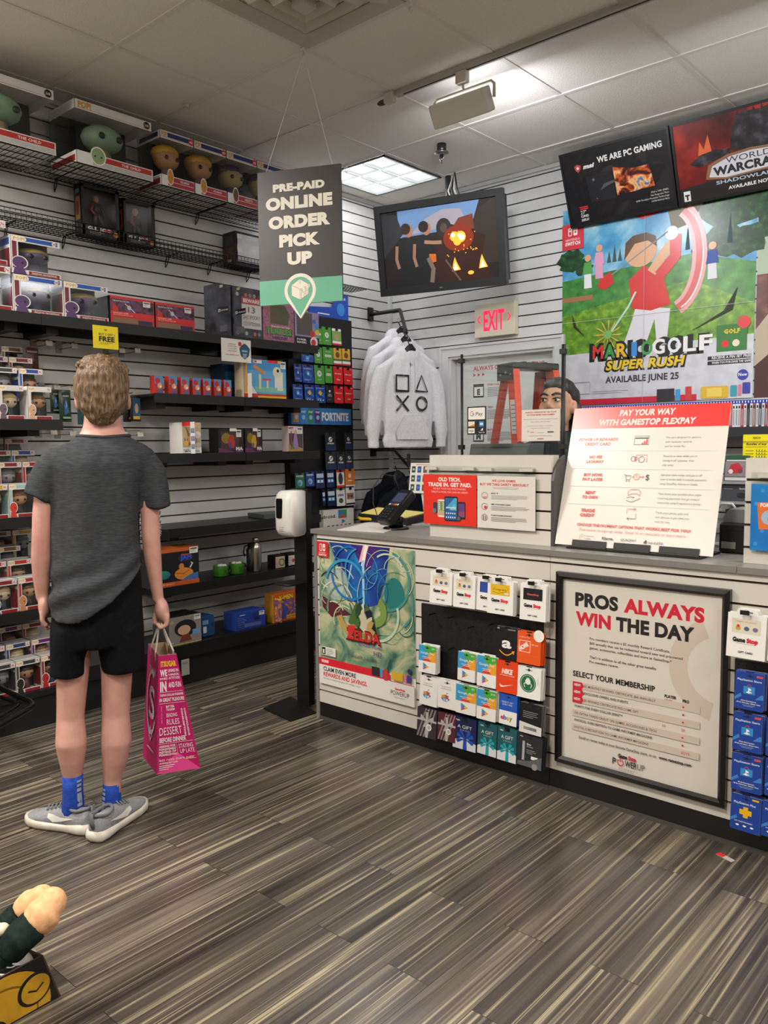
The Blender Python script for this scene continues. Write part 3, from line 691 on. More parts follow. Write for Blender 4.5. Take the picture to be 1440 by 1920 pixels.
# signs hanging on the shelf lip
def sign(name, fr, W, H, m, label, cat, art, group=None, th=0.0012, kids=None):
 b = MB(); b.box((0, 0, -th), (W, H, 0), m); b.w = 0.0003
 if art: art(b, W, H)
 o = b.build(name, None, fr); tag(o, label, cat, group)
 return o
p = onx(174, 610, -3.815); q = onx(223, 656, -3.815)
def buy2(b, W, H):
 b.poly([(W*.42, H*.86), (W*.58, H*.86), (W*.5, H*.76)], M('#a89818')); b.text('BUY 2 GET 1', W*.54, H*.58, H*.10, INK, .01, W*.62); b.text('FREE', W*.54, H*.32, H*.22, INK, .04, W*.62); b.lines(W*.25, H*.26, W*.55, 2, H*.05, H*.015, M('#8a7d20'))
sign('price_sign', FRL(p.y, q.z, -3.8175), q.y-p.y, p.z-q.z+.004, M('#f2dc10', .4), 'yellow buy two get one free sign hanging from the shelf edge', 'sign', buy2)
p = onx(415, 634, -3.815); q = onx(471.5, 681, -3.815)
def preord(b, W, H):
 for i, s in enumerate(('A-MORGAN', 'OPTIMUS PRIME', 'COLLECTIBLE', 'SMART HELMET')): b.text(s, W*.36, H*(.74-.1*i), H*.055, M('#4a4a4e'), 0, maxw=W*.4, res=1)
 b.text('PRE-ORDER NOW', W*.36, H*.27, H*.06, RED, .01, W*.44, res=1); b.disc(W*.62, H*.8, W*.06, RED)
 b.poly([(W*.64, H*.3), (W*.6, H*.62), (W*.7, H*.78), (W*.78, H*.84), (W*.86, H*.78), (W*.96, H*.62), (W*.92, H*.3), (W*.78, H*.14)], M('#2c4a66')); b.rect(W*.68, H*.46, W*.88, H*.55, M('#6ab4d8')); b.poly([(W*.7, H*.4), (W*.86, H*.4), (W*.83, H*.2), (W*.73, H*.2)], M('#8b979e'))
sign('shelf_sign', FRL(p.y, q.z, -3.8175), q.y-p.y, p.z-q.z+.004, PAPER, 'white pre-order sign with blue helmet picture hanging from the shelf edge', 'sign', preord)
# S2
ARTRED = M_noise('red_sky_print', [(0.4, '#a02a24'), (0.55, '#b8392c'), (0.6, '#c8a890'), (0.7, '#3c6aa8')], 26, .35, 3)
def mini(b, W, H):
 b.rect(0, H*.55, W, H, M('#4f8fc4')); b.disc(W*.38, H*.72, W*.3, M('#c42a2a')); b.disc(W*.6, H*.45, W*.28, M('#d8a888')); b.disc(W*.7, H*.4, W*.13, WHITE, n=10); b.rect(W*.3, H*.05, W*.85, H*.22, M('#3c62a8')); b.poly([(0, 0), (W*.5, 0), (0, H*.3)], M('#c9352a'))
WORD = ['first', 'second', 'third', 'fourth', 'fifth', 'sixth', 'seventh']
xl = [288.5, 316, 338, 359.7, 379.5, 400, 419]
for i, a in enumerate(xl):
 y, W, H = onshelf(a+2, a+20.5, 697+i*1.1, S2, -3.85)
 carton(FRL(y, S2, -3.85) @ RY(math.radians(random.uniform(-4, 4))), 0.053, 0.098, 0.045, M('#b9352b', .35), M('#c2302a', .35), M('#4f8fc4', .35), 'small red and blue toy box, %s in the row of seven' % WORD[i], 'toy box', 'row of seven small toy boxes', 'toy_box', mini)
y, W, H = onshelf(418, 443, 683, S2, -4.02)
carton(FRL(y, S2, -4.02), W, H, .12, M('#22405c', .35), M('#1c3048', .4), M('#2c4c6c', .4), 'dark blue box tucked behind the small toy boxes', 'toy box', None, 'toy_box', lambda b, W, H: (b.rect(W*.2, H*.5, W*.9, H*.8, M('#2f6a94')), b.rect(W*.2, H*.15, W*.7, H*.4, M('#39516c'))))
def playset(b, W, H):
 b.rect(0, H*.22, W, H, M('#5fa8d8')); b.rect(0, H*.72, W, H, M('#4a94d2')); b.rect(W*.25, H*.16, W*.97, H*.30, M('#7fbfae')); b.rect(0, 0, W, H*.12, M('#c8302a')); b.rect(W*.32, 0, W, H*.07, M('#e8b422'))
 b.poly([(W*.02, H*.12), (W*.3, H*.12), (W*.2, H*.3), (W*.02, H*.3)], WHITE)
 b.rect(W*.35, H*.25, W*.4, H*.62, M('#e6d498')); b.rect(W*.53, H*.28, W*.57, H*.5, M('#e6d498')); b.poly([(W*.22, H*.78), (W*.48, H*.62), (W*.5, H*.68), (W*.26, H*.86)], M('#d8902c')); b.rect(W*.44, H*.47, W*.64, H*.52, M('#d85a6a')); b.rect(W*.72, H*.3, W*.92, H*.7, M('#e4e0cc')); b.disc(W*.78, H*.7, W*.10, M('#dcd8c0')); b.disc(W*.8, H*.74, W*.03, INK); b.rect(W*.78, H*.22, W*.92, H*.36, M('#d8dcd4'))
 b.rect(W*.23, H*.9, W*.42, H*.98, WHITE); b.rect(W*.25, H*.915, W*.3, H*.965, RED); b.rect(W*.55, H*.94, W*.8, H, RED); b.rect(W*.8, H*.93, W*.86, H, M('#e8b422')); sticker(b, W*.86, H*.8, W*.13, H*.18)
y, W, H = onshelf(457.5, 537, 675, S2, -3.85)
carton(FRL(y, S2, -3.85), W, H, .085, M('#5fa8d8', .35), M('#d8c9a8', .4), M('#4a94d2', .35), 'sky blue toy playset box with red and yellow bottom edge', 'toy box', None, 'playset_box', playset, lambda b, W, H: (b.rect(W*.1, H*.1, W*.4, H*.95, M('#d89a3c')), b.rect(W*.45, 0, W*.9, H*.6, M('#e6e2da'))))
# S3
def eevee(b, W, H):
 b.rect(0, 0, W, H*.2, WHITE); b.text('MY PARTNER EEVEE', W*.5, H*.05, H*.05, INK, .02, W*.75, res=1)
 b.ell((W*.45, H*.42, .006), (W*.26, H*.16, .006), M('#b9804a'), 10, 6); b.disc(W*.45, H*.32, W*.2, M('#e6d4b0'), H*.07); b.poly([(W*.3, H*.5), (W*.18, H*.85), (W*.4, H*.62)], M('#8a5c34')); b.rect(0, H*.84, W, H, M('#cfc4ae')); b.text('POKEMON', W*.5, H*.865, H*.075, M('#e0b83a'), .05, W*.85, res=1)
 b.disc(W*.82, H*.6, W*.16, M('#e8dcdc'), H*.12, 14); b.disc(W*.84, H*.28, W*.14, M('#dcd4c8'), H*.07)
def eeveeside(b, W, H):
 b.rect(0, H*.88, W, H, RED); b.rect(W*.62, 0, W*.95, H, M('#dfe4ea'))
 for k in range(3): b.rect(W*.66, H*(.15+.25*k), W*.93, H*(.3+.25*k), M('#4a86c4')); b.disc(W*.8, H*(.24+.25*k), W*.08, M('#c0905a'), n=10)
 b.disc(W*.3, H*.34, W*.17, M('#c79a4c'), H*.09); b.poly([(W*.2, H*.4), (W*.12, H*.52), (W*.28, H*.43)], M('#5a3c24')); b.poly([(W*.4, H*.4), (W*.48, H*.52), (W*.34, H*.43)], M('#5a3c24')); b.text('MY PARTNER', W*.3, H*.1, H*.035, INK, .03, W*.45, res=1); b.text('EEVEE', W*.3, H*.05, H*.035, INK, .03, W*.25, res=1)
y, W, H = onshelf(343, 378, 792, S3, -3.87)
carton(FRL(y, S3, -3.87), W, H, .125, M('#c9b48e', .35), M('#e6e4e0', .4), M('#d8453c', .4), 'white and red boxed toy with a brown animal on the front', 'boxed toy', None, 'toy_box', eevee, eeveeside)
def trans(c1):
 def f(b, W, H):
  b.rect(W*.1, H*.12, W*.8, H*.86, M('#3a3034')); b.disc(W*.3, H*.6, W*.18, M('#8a7418'), H*.22); b.poly([(W*.42, H*.2), (W*.36, H*.5), (W*.46, H*.75), (W*.6, H*.72), (W*.66, H*.4), (W*.6, H*.2)], M(c1)); b.rect(W*.42, H*.2, W*.5, H*.4, M('#2f4a9a')); b.poly([(0, 0), (W*.7, 0), (W*.4, H*.14), (0, H*.2)], M('#6a2a5a')); b.rect(W*.45, H*.9, W*.72, H*1.02, WHITE); b.text('MA', W*.82, H*.1, H*.14, WHITE, .05, W*.28, res=1); b.text('MEGA', W*.82, H*.03, H*.05, M('#b84ab8'), .03, W*.25, res=1); sticker(b, W*.7, H*.66, W*.2, H*.3)
 return f
for i, (a, c_, cc, lab) in enumerate(((410, 458, '#b0302c', 'red'), (460, 493, '#c9a020', 'yellow'))):
 y, W, H = onshelf(a, c_, 804, S3, -3.87)
 def rw(t, W, H, D):
  b = MB(); b.add([(W*.08, H*.1, .003), (W*.95, H*.1, .003), (W*.95, H*.9, .003), (W*.08, H*.9, .003)], [(0, 1, 2, 3)], CLEAR); b.build('window', t)
 carton(FRL(y, S3, -3.87), W-.002, H, .09, M('#1c1a1e', .35), M('#16151a', .4), M('#242226', .4), 'black windowed box with a %s robot toy inside' % lab, 'boxed toy', 'black boxed robot toys', 'robot_box', trans(cc), None, None, rw)
def zfig(b, W, H):
 b.rect(W*.05, H*.02, W*.98, H*.98, M('#4c444a')); b.poly([(0, 0), (W, 0), (W, H*.12), (0, H*.3)], M('#b08c4a')); b.rect(0, H*.72, W*.6, H, M('#d8c4c4')); b.poly([(W*.3, H*.12), (W*.4, H*.7), (W*.55, H*.8), (W*.68, H*.12)], M('#a078b0')); b.disc(W*.5, H*.76, W*.1, M('#c9a080')); b.poly([(W*.1, H*.1), (W*.3, H*.4), (W*.4, H*.1)], M('#4c8a4c')); sticker(b, W*.6, H*.7, W*.36, H*.26)
y, W, H = onshelf(541, 568.5, 799, S3, -3.87)
carton(FRL(y, S3, -3.87), W, H, .06, M('#cdb6b6', .35), M('#d8c0c2', .4), M('#dcc8c8', .4), 'small pink boxed figure with purple gown print at the shelf tip', 'boxed figure', None, 'figure_box', zfig, lambda b, W, H: (b.rect(W*.4, H*.2, W*.55, H*.8, M('#8a4a5a')), b.disc(W*.48, H*.25, W*.16, M('#7a4a50')), b.rect(W*.1, H*.9, W*.8, H*.95, M('#c25a5a'))))
# S5
def jam(b, W, H):
 b.rect(0, 0, W, H*.12, M('#c65a1e')); b.rect(0, H*.9, W, H, M('#c8622a')); b.rect(W*.02, H*.12, W*.98, H*.9, M('#16161e')); b.text('A NEW LEGACY', W*.28, H*.05, H*.035, M('#e8c8a8'), .02, W*.38, res=1)
 b.disc(W*.72, H*.72, W*.16, M('#34284e'), H*.1); b.text('JAM', W*.72, H*.68, H*.11, M('#3c5ad0'), .06, W*.24); b.text('SPACE', W*.72, H*.79, H*.04, M('#d8702c'), .03, W*.2, res=1)
 b.disc(W*.62, H*.5, W*.055, M('#d8823c')); b.disc(W*.67, H*.3, W*.2, M('#d8862c'), H*.16); b.line([(W*.5, H*.34), (W*.66, H*.3), (W*.8, H*.38)], .003, M('#7a3c14')); b.poly([(W*.6, H*.12), (W*.98, H*.12), (W*.98, H*.3), (W*.8, H*.26)], M('#3c6ca8')); b.line([(W*.8, H*.44), (W*.86, H*.56), (W*.82, H*.58)], .008, WHITE); sticker(b, W*.8, H*.82, W*.18, H*.17)
y, W, H = onshelf(285, 374, 1028, S5, -3.84)
def jamwin(t, W, H, D):
 b = MB(); b.ell((W*.25, H*.32, -.0), (W*.14, H*.12, .004), M('#2f7f80', .3), 14, 8); b.build('ball', t)
carton(FRL(y, S5, -3.84), W, H, .14, M('#16161e', .35), M('#1a1a20', .4), M('#c8622a', .4), 'black and orange boxed ball toy behind the shopping bag', 'boxed toy', None, 'toy_box', jam, None, None, jamwin)
GREENM = M('#3c7a1e', .3)
for i, (a, c_, top) in enumerate(((411, 434.5, 1061), (441, 463.5, 1056))):
 y, W, H = onshelf(a, c_, top, S5, -3.87); r = W/2; cx = y+r
 t = thing('mug', 'green glazed mug with tissue inside, %s' % ('standing beside the boxed ball toy' if i == 0 else 'standing beside the steel bottle'), 'mug', TR(-3.87-r, cx, S5), 'green mugs on the shelf')
 b = MB(); b.lathe([(r*.9, 0), (r, .006), (r, H-.004), (r*.97, H), (r*.9, H-.002), (r*.88, .012)], GREENM, n=24)
 for s in (-1, 1): b.line
 xs = M('#2a5a16', .35)
 for k, an in enumerate((-.9, -.2)):   # crossed strokes on the side facing out
  pass
 b.build('cup', t)
 b = MB(); b.tube([(0, r*.95, H*.82), (0, r*1.45, H*.8), (0, r*1.62, H*.5), (0, r*1.42, H*.24), (0, r*.95, H*.2)], .006, M('#20231e', .35), n=8); b.build('handle', t)
 b = MB()
 for k in range(5): b.ell((random.uniform(-.4, .4)*r, random.uniform(-.4, .4)*r, H-.006), (r*.34, r*.28, .014), M('#d9d7d2', .8), 8, 5)
 b.build('tissue', t)
 b = MB(FRL(0, 0, 0)); b.w = r*1.01
 for dx in (-.5, .5):
  b.line([(-r*.35+dx*r*.0, H*.25), (r*.35, H*.75)], .005, xs); b.line([(r*.35, H*.25), (-r*.35, H*.75)], .005, xs); break
 b.build('cross_mark', t)
y, W, H = onshelf(479.5, 495, 1009, S5, -3.86); r = W/2
t = thing('steel_bottle', 'tall brushed steel drink bottle on the black shelf', 'bottle', TR(-3.86-r, y+r, S5))
BST = M('#b3aea6', .28, 1.0); b = MB(); b.lathe([(r*.93, 0), (r, .006), (r, H*.70), (r*.9, H*.77), (r*.62, H*.84), (r*.55, H*.87)], BST, n=28); b.build('body', t)
b = MB(); b.lathe([(r*.6, H*.872), (r*.62, H*.88), (r*.62, H*.985), (r*.55, H)], M('#8a8782', .3, 1.0), n=24); b.build('cap', t)
y, W, H = onshelf(469, 481, 1020, S5, -3.95); r = W/2
t = thing('dark_bottle', 'dark drink bottle with a strap loop behind the steel bottle', 'bottle', TR(-3.95-r, y+r, S5))
b = MB(); b.lathe([(r*.95, 0), (r, .005), (r, H*.78), (r*.6, H*.88)], M('#26262a', .35), n=20); b.build('body', t)
b = MB(); b.lathe([(r*.62, H*.882), (r*.62, H)], BLACK, n=16); b.build('cap', t)
b = MB(); b.tube([(0, -r*.6, H*.95), (0, -r*1.7, H*.93), (0, -r*2.1, H*.7), (0, -r*1.75, H*.55)], .005, BLACKM); b.build('strap', t)
def planter(b, W, H):
 b.rect(W*.02, H*.04, W*.9, H*.9, M('#c9a78c')); b.ring(W*.62, H*.45, W*.3, W*.12, M('#5a7a4a'), n=16)
def txt4(b, W, H):
 for i in range(5): b.rect(W*.1, H*(.2+.14*i), W*.6, H*(.25+.14*i), M('#8a8a88'))
for a, c_, top, lab, art in ((516.5, 536, 1041, 'black carton with a green ring on tan panel', planter), (540, 562, 1037, 'black carton with a small red print, at the far shelf tip', lambda b, W, H: (b.rect(W*.05, H*.1, W*.8, H*.85, M('#c9c4bc')), b.disc(W*.45, H*.45, W*.12, M('#a8343a'))))):
 y, W, H = onshelf(a, c_, top, S5, -3.87); carton(FRL(y, S5, -3.87), W, H, .075, BLACK, BLACK, M('#1a1a1a', .5), lab, 'carton', 'black cartons on the mug shelf', 'product_box', art, txt4)
# S6
def ww(b, W, H):
 b.rect(0, 0, W, .004, M('#d8c83c')); b.disc(W*.1, H*.82, W*.07, M('#b8a070'), H*.05)
 b.disc(W*.46, H*.62, W*.27, M('#181c26'), H*.27); b.disc(W*.72, H*.58, W*.17, M('#181c26'), H*.13); b.disc(W*.28, H*.46, W*.12, M('#181c26'), H*.12); b.disc(W*.44, H*.52, W*.19, M('#dcb898'), H*.16); b.rect(W*.27, H*.6, W*.62, H*.645, M('#cf9f3a')); b.poly([(W*.36, H*.08), (W*.4, H*.34), (W*.56, H*.34), (W*.66, H*.1)], M('#7a3a30')); b.disc(W*.37, H*.5, W*.025, INK); b.disc(W*.54, H*.52, W*.025, INK)
 b.rect(W*.72, H*.28, W*.95, H*.46, M('#6d9ad0')); sticker(b, W*.78, H*.8, W*.2, H*.17); b.text('DC', W*.08, H*.07, H*.06, M('#d0d0d0'), .05, res=1); b.poly([(W*.8, H*.24), (W*.88, H*.18), (W*.96, H*.24), (W*.88, H*.21)], M('#d8c020'))
y, W, H = onshelf(318, 378, 1154, S6, -3.82)
def wwart2(b, W, H): ww(b, W, H)
def plain_doll(b, W, H):
 b.rect(0, 0, W, .004, M('#d8c83c')); b.disc(W*.1, H*.82, W*.07, M('#b8a070'), H*.05)
 b.disc(W*.5, H*.56, W*.34, M('#1c2029'), H*.3); b.poly([(W*.30, H*.08), (W*.4, H*.36), (W*.6, H*.36), (W*.7, H*.1)], M('#7a3a30')); b.disc(W*.46, H*.5, W*.2, M('#d0a888'), H*.17)
 b.rect(W*.72, H*.28, W*.95, H*.46, M('#6d9ad0')); sticker(b, W*.78, H*.8, W*.2, H*.17); b.text('DC', W*.08, H*.07, H*.06, M('#d0d0d0'), .05, res=1)
carton(FRL(y, S6, -3.82), W, H, .16, M('#8b8882', .3), M('#3c3a38', .4), M('#141416', .4), 'silver grey boxed figure with black-haired figure print beside the pink shopping bag', 'boxed figure', None, 'figure_box', plain_doll)
y, W, H = onshelf(379, 403.5, 1154, S6, -3.86)
t = thing('controller_pack', 'rounded blue plastic pack behind the silver grey box', 'toy pack', FRL(y, S6, -3.86))
b = MB(); b.prism(rrect(0, 0, W, H, .016, 4), -.12, 0, M('#1f4c7c', .35), cham=.006); b.build('shell', t)
b = MB(); b.w = .0006; b.rect(W*.1, H*.2, W*.35, H*.5, M('#d8d8d8')); b.disc(W*.8, H*.55, W*.12, M('#16304e'), H*.1); b.rect(W*.05, H*.6, W*.5, H*.8, M('#7a98b4')); b.build('insert_card', t)
BLUEB = M('#20409a', .4)
def psbox(b, W, H):
 b.poly([(W*.52, H*.72), (W*.56, H*.86), (W*.84, H*.86), (W*.88, H*.7), (W*.8, H*.5), (W*.6, H*.5)], M('#16307a')); b.rect(W*.62, H*.44, W*.78, H*.6, M('#0f1e50')); b.rect(W*.12, H*.84, W*.3, H*.88, M('#c8d0e4'))
 for i in range(4): b.rect(W*.28, H*(.30-.05*i), W*.84, H*(.315-.05*i), M('#9aaad8'))
 b.rect(W*.14, H*.16, W*.22, H*.33, M('#12204c')); sticker(b, W*.78, H*.68, W*.18, H*.24)
y, W, H = onshelf(443.5, 498, 1146, S6, -3.83)
carton(FRL(y, S6, -3.83), W, H, .12, BLUEB, M('#27479f', .4), M('#2b4ca8', .4), 'plain royal blue carton with white print on the base shelf', 'carton', None, 'product_box', psbox, lambda b, W, H: (b.lines(W*.1, H*.8, W*.7, 6, H*.1, .001, M('#7f90c4'))))
XM = M_noise('comic_action_print', [(0.32, '#2a3a8a'), (0.45, '#4a5aa8'), (0.53, '#a8442c'), (0.62, '#d8a02c'), (0.72, '#3a2a5a')], 26, .35, 4, distort=2)
def xmen(b, W, H):
 b.rect(0, 0, W, H, M('#c9561e')); b.rect(W*.03, H*.08, W*.97, H*.8, XM); b.poly([(W*.03, H*.1), (W*.03, H*.6), (W*.25, H*.7), (W*.5, H*.4), (W*.3, H*.1)], M('#3d4f9c')); b.disc(W*.2, H*.42, W*.09, M('#b8502c')); b.rect(W*.4, H*.06, W, H*.2, M('#d8a020')); b.text('WOLVERINE & SENTINEL', W*.7, H*.1, H*.06, M('#8a2a1c'), .02, W*.5, res=1); b.text('X-MEN', W*.38, H*.77, H*.17, M('#5a1a10'), .09, W*.5); b.text('X-MEN', W*.38, H*.78, H*.155, M('#e8c028'), .05, W*.47)
y, W, H = onshelf(513.5, 572, 1110, S6, -3.83)
carton(FRL(y, S6, -3.83), W, H, .085, M('#c9561e', .35), M('#b8862a', .4), M('#d8702a', .4), 'large orange and yellow comic figure box beside the black floor stand', 'boxed figure', None, 'figure_box', xmen, lambda b, W, H: (b.rect(W*.1, H*.08, W*.9, H*.8, XM), b.text('X-MEN', W*.5, H*.84, H*.07, M('#e8c028'), .05, W*.7, res=1)))
p = onx(340, 1238, -3.798); q = onx(355.5, 1264, -3.798)
sign('price_label', FRL(p.y, q.z, -3.798), q.y-p.y, p.z-q.z, M('#a9a7a2', .5), 'pale price label hanging under the base shelf edge', 'label', lambda b, W, H: (b.rect(W*.1, H*.7, W*.8, H*.85, GREY)))
# ------------------------------------------------------------------ top wire shelf boxes
def big_box(fr, W, H, D, label, head, strip, name, figc, group, blob, num, frame=WBOX, inner=DARKIN):
 t = thing('window_box', label, 'boxed figure', fr, group); e = .002
 b = MB(); hh = H*.15; bs = H*.2
 b.box((0, 0, -D), (W, H, -D+e), inner); b.box((0, 0, -D), (W, e, 0), frame); b.box((0, H-e, -D), (W, H, 0), frame)
 b.box((0, H-hh, -e), (W, H, 0), frame); b.box((0, 0, -e), (W, bs, 0), frame); b.box((0, H-hh, -D), (e, H, 0), frame); b.box((0, 0, -D), (e, bs, 0), frame); b.box((W-e, 0, -D), (W, bs, 0), frame); b.box((W-e, H-hh, -D), (W, H, 0), frame)
 b.w = .0004
 hm = M(head, .4); sm = M(strip, .4)
 b.line([(W*.03, H-hh*.85), (W*.97, H-hh*.85)], .0015, sm); b.rect(W*.22, H-hh*.75, W*.9, H-hh*.2, hm); b.text('POP!', W*.12, H-hh*.78, hh*.6, GOLD, .05, W*.16)
 b.disc(W*.93, H-hh*.5, hh*.4, INK if head == '#e4e2de' else M('#c8303a'), n=14); b.text(num, W*.93, H-hh*.66, hh*.3, WHITE, .02, hh*.5, res=1)
 b.rect(W*.2, bs*.5, W*.98, bs*.92, sm); b.text(name, W*.7, bs*.6, bs*.22, WHITE, .02, W*.26, res=1); b.rect(W*.2, bs*.1, W*.98, bs*.45, M('#b9b6b4') if head == '#e4e2de' else sm)
 b.disc(W*.27, bs*.9, W*.10, WHITE, bs*.75, 16); b.disc(W*.27, bs*.9, W*.085, M(blob, .4), bs*.65, 16); b.disc(W*.23, bs*.85, W*.012, INK, None, 8); b.disc(W*.31, bs*.85, W*.012, INK, None, 8)
 b.T = RY(-PI/2); b.w = .0004; b.rect(-D*.9, H-hh*.75, -D*.1, H-hh*.2, hm); b.rect(-D*.95, bs*.2, -D*.05, bs*.7, sm); b.T = I4
 b.build('carton', t)
 b = MB(); vinyl(b, W*.5, bs*.3, min(W, H*1.0), H*.92, -D*.5, M(figc[0], .5), M(figc[1], .5) if figc[1] else None, M(figc[2], .5)); b.build('figure', t)
 b = MB(); b.add([(0.001, bs, -.001), (W-.001, bs, -.001), (W-.001, H-hh, -.001), (.001, H-hh, -.001)], [(0, 1, 2, 3)], CLEAR)
 b.add([(.0008, bs, 0), (.0008, bs, -D), (.0008, H-hh, -D), (.0008, H-hh, 0)], [(3, 2, 1, 0)], CLEAR); b.add([(W-.0008, bs, 0), (W-.0008, bs, -D), (W-.0008, H-hh, -D), (W-.0008, H-hh, 0)], [(0, 1, 2, 3)], CLEAR); b.build('window', t)
ZB = ZW1+.003
y, W, H = onshelf(144, 287.5, 204, ZB, -3.835)
H = .305
big_box(FRL(y, ZB, -3.835), W, H, .26, 'big white window box with a pale green figure, beside the yellow haired ones', '#e4e2de', '#b3302c', 'THE CHILD', ('#7f9c80', None, '#8a7a58'), 'big white window boxes', '#8ca678', '368')
y1 = onx(106, 292, -3.835).y
big_box(FRL(y1-W, ZB, -3.835), W, H, .26, 'big white window box with a pale green figure, cut by the picture edge', '#e4e2de', '#b3302c', 'THE CHILD', ('#7f9c80', None, '#8a7a58'), 'big white window boxes', '#8ca678', '368')
edges = [303, 366, 427, 484, 536]
labs = ['first', 'second', 'third', 'fourth']
for i in range(4):
 y, W, H = onshelf(edges[i], edges[i+1], 262, ZB, -3.835)
 big_box(FRL(y, ZB, -3.835), W-.004, .29, .22, '%s of the tall blue-topped window boxes counted from the green figures' % labs[i], '#27336e', '#a92a30', 'HE-MAN' if i < 2 else 'SKELETOR', [('#b08058', '#c9982c', '#6a5a50'), ('#b08058', '#c9982c', '#6a5a50'), ('#9a8a5a', '#3a3550', '#3a3a5a'), ('#9a8a5a', '#3a3550', '#3a3a5a')][i], 'tall blue-topped window boxes', ['#c48a2c', '#c48a2c', '#6a4a3a', '#6a4a3a'][i], '43')
# black action figure boxes on the lower wire shelf
def blackbox(pxa, pxb, pyt, label, tiltdeg, word, xf=-4.055, Hh=None, D=.07):
 y, W, H = onshelf(pxa, pxb, pyt, ZW2+.003, xf); H = Hh or H
 t = thing('figure_box', label, 'boxed figure', FRL(y, ZW2+.003, xf) @ RZ(math.radians(tiltdeg)), 'black figure boxes on the wire shelf')
 b = MB(); e = .002; fm = M('#131316', .35)
 b.box((0, 0, -D), (W, H, -D+e), M('#3c3c40', .6)); b.box((0, 0, -D), (W, e, 0), fm); b.box((0, H-e, -D), (W, H, 0), fm); b.box((0, 0, -D), (.003, H, 0), fm); b.box((W-.003, 0, -D), (W, H, 0), fm)
 b.box((0, 0, -e), (W, H*.2, 0), fm); b.box((0, H*.94, -e), (W, H, 0), fm); b.box((0, 0, -e), (W*.08, H, 0), fm); b.box((W*.9, 0, -e), (W, H, 0), fm)
 b.w = .0004; b.text(word, W*.45, H*.12, H*.065, WHITE, .05, W*.6); b.rect(W*.55, H*.13, W*.78, H*.17, M('#a83238')); b.disc(W*.88, H*.1, W*.07, M('#c98a2c'), n=6); b.lines(W*.2, H*.09, W*.5, 2, H*.03, H*.012, GREY)
 b.T = RY(-PI/2); b.w = .0005; b.rect(-D*.8, H*.3, -D*.15, H*.75, M('#8a5a2c')); b.rect(-D*.7, H*.4, -D*.3, H*.65, M('#5a2a1c')); b.rect(-D*.8, H*.82, -D*.2, H*.9, M('#55585c')); b.T = I4
 b.build('carton', t)
 b = MB(); dk = M('#2c2a2c', .5); z = -D*.5
 b.tube([(W*.42, H*.22, z), (W*.46, H*.45, z), (W*.5, H*.52, z)], .011, dk, n=8); b.tube([(W*.62, H*.22, z), (W*.56, H*.42, z), (W*.5, H*.52, z)], .011, dk, n=8); b.tube([(W*.5, H*.5, z), (W*.48, H*.68, z)], .02, dk, n=10); b.ell((W*.48, H*.78, z), (.015, .02, .016), M('#9a6a50'), 10, 7); b.tube([(W*.42, H*.68, z), (W*.34, H*.55, z), (W*.42, H*.46, z+.01)], .008, M('#7a3a34'), n=7); b.tube([(W*.56, H*.68, z), (W*.66, H*.55, z), (W*.7, H*.42, z)], .008, dk, n=7)
 b.build('figure', t)
 b = MB(); b.add([(W*.08, H*.2, -.001), (W*.9, H*.2, -.001), (W*.9, H*.94, -.001), (W*.08, H*.94, -.001)], [(0, 1, 2, 3)], CLEAR); b.build('window', t)
 return t
blackbox(154, 226, 352, 'black action figure box below the big white window box', 0, 'G.I. JOE', -4.035, .26)
blackbox(233, 292, 376, 'black action figure box leaning beside its taller twin', 0, 'G.I. JOE', -4.035, .235)
y, W, H = onshelf(442, 500, 445, ZW2+.003, -4.03)
t = thing('figure_box', 'dark red-black figure box with bright shiny window next to the banner', 'boxed figure', FRL(y, ZW2+.003, -4.03), 'black figure boxes on the wire shelf')
b = MB(); b.box((0, 0, -.12), (W, .20, 0), M('#2c1a1a', .4), [None, M('#1a1618', .4), None, None, M('#17171a', .4), None]); b.T = RY(-PI/2); b.w = .0004; b.rect(-.1, .12, -.02, .18, M('#3a4048')); b.rect(-.1, .06, -.02, .11, M('#4a3020')); b.text('FUN', -.06, .02, .016, M('#c0b8b0'), .02, res=1); b.build('carton', t)
b = MB(); n = 6
for i in range(n):
 for j in range(n):
  f = lambda i, j: (W*.05+W*.9*i/n, .02+.165*j/n, .0015+.006*abs(math.sin(i*1.7+j*1.1)))
  b.add([f(i, j), f(i+1, j), f(i+1, j+1), f(i, j+1)], [(0, 1, 2, 3)], M('#e4e7ea', .2, .5), True)  # whitish metallic colour stands in for bright light reflected on the window
b.build('window', t)
# ------------------------------------------------------------------ price hooks and hanging packs in the gap of the left wall
TAGM = M('#cfc6b8', 0.4); HOOKM = M('#8a8680', 0.35, 0.6)
def hook(px, py, label, L=0.17, w=0.035, h=0.024):
 p = onx(px, py, XL+L)
 t = thing('display_hook', label, 'hook', FRL(p.y, p.z, XL), 'price tag hooks on the slat wall')
 b = MB(); b.tube([(0, -.012, .002), (0, -.012, L*.75), (0, 0.0, L*.95)], .0022, HOOKM, n=6); b.tube([(0, .014, .002), (0, .014, L-.002), (0, 0, L)], .0018, HOOKM, n=6); b.build('prong', t)
 b = MB(); b.box((-.016, -.03, .0008), (.016, .03, .006), M('#9a958e', .4)); b.build('back_plate', t)
 b = MB(TR(0, -h*.3, L) @ RX(-.15)); b.box((-w/2, -h/2, 0), (w/2, h/2, .0015), TAGM); b.build('tag_plate', t)
 return t
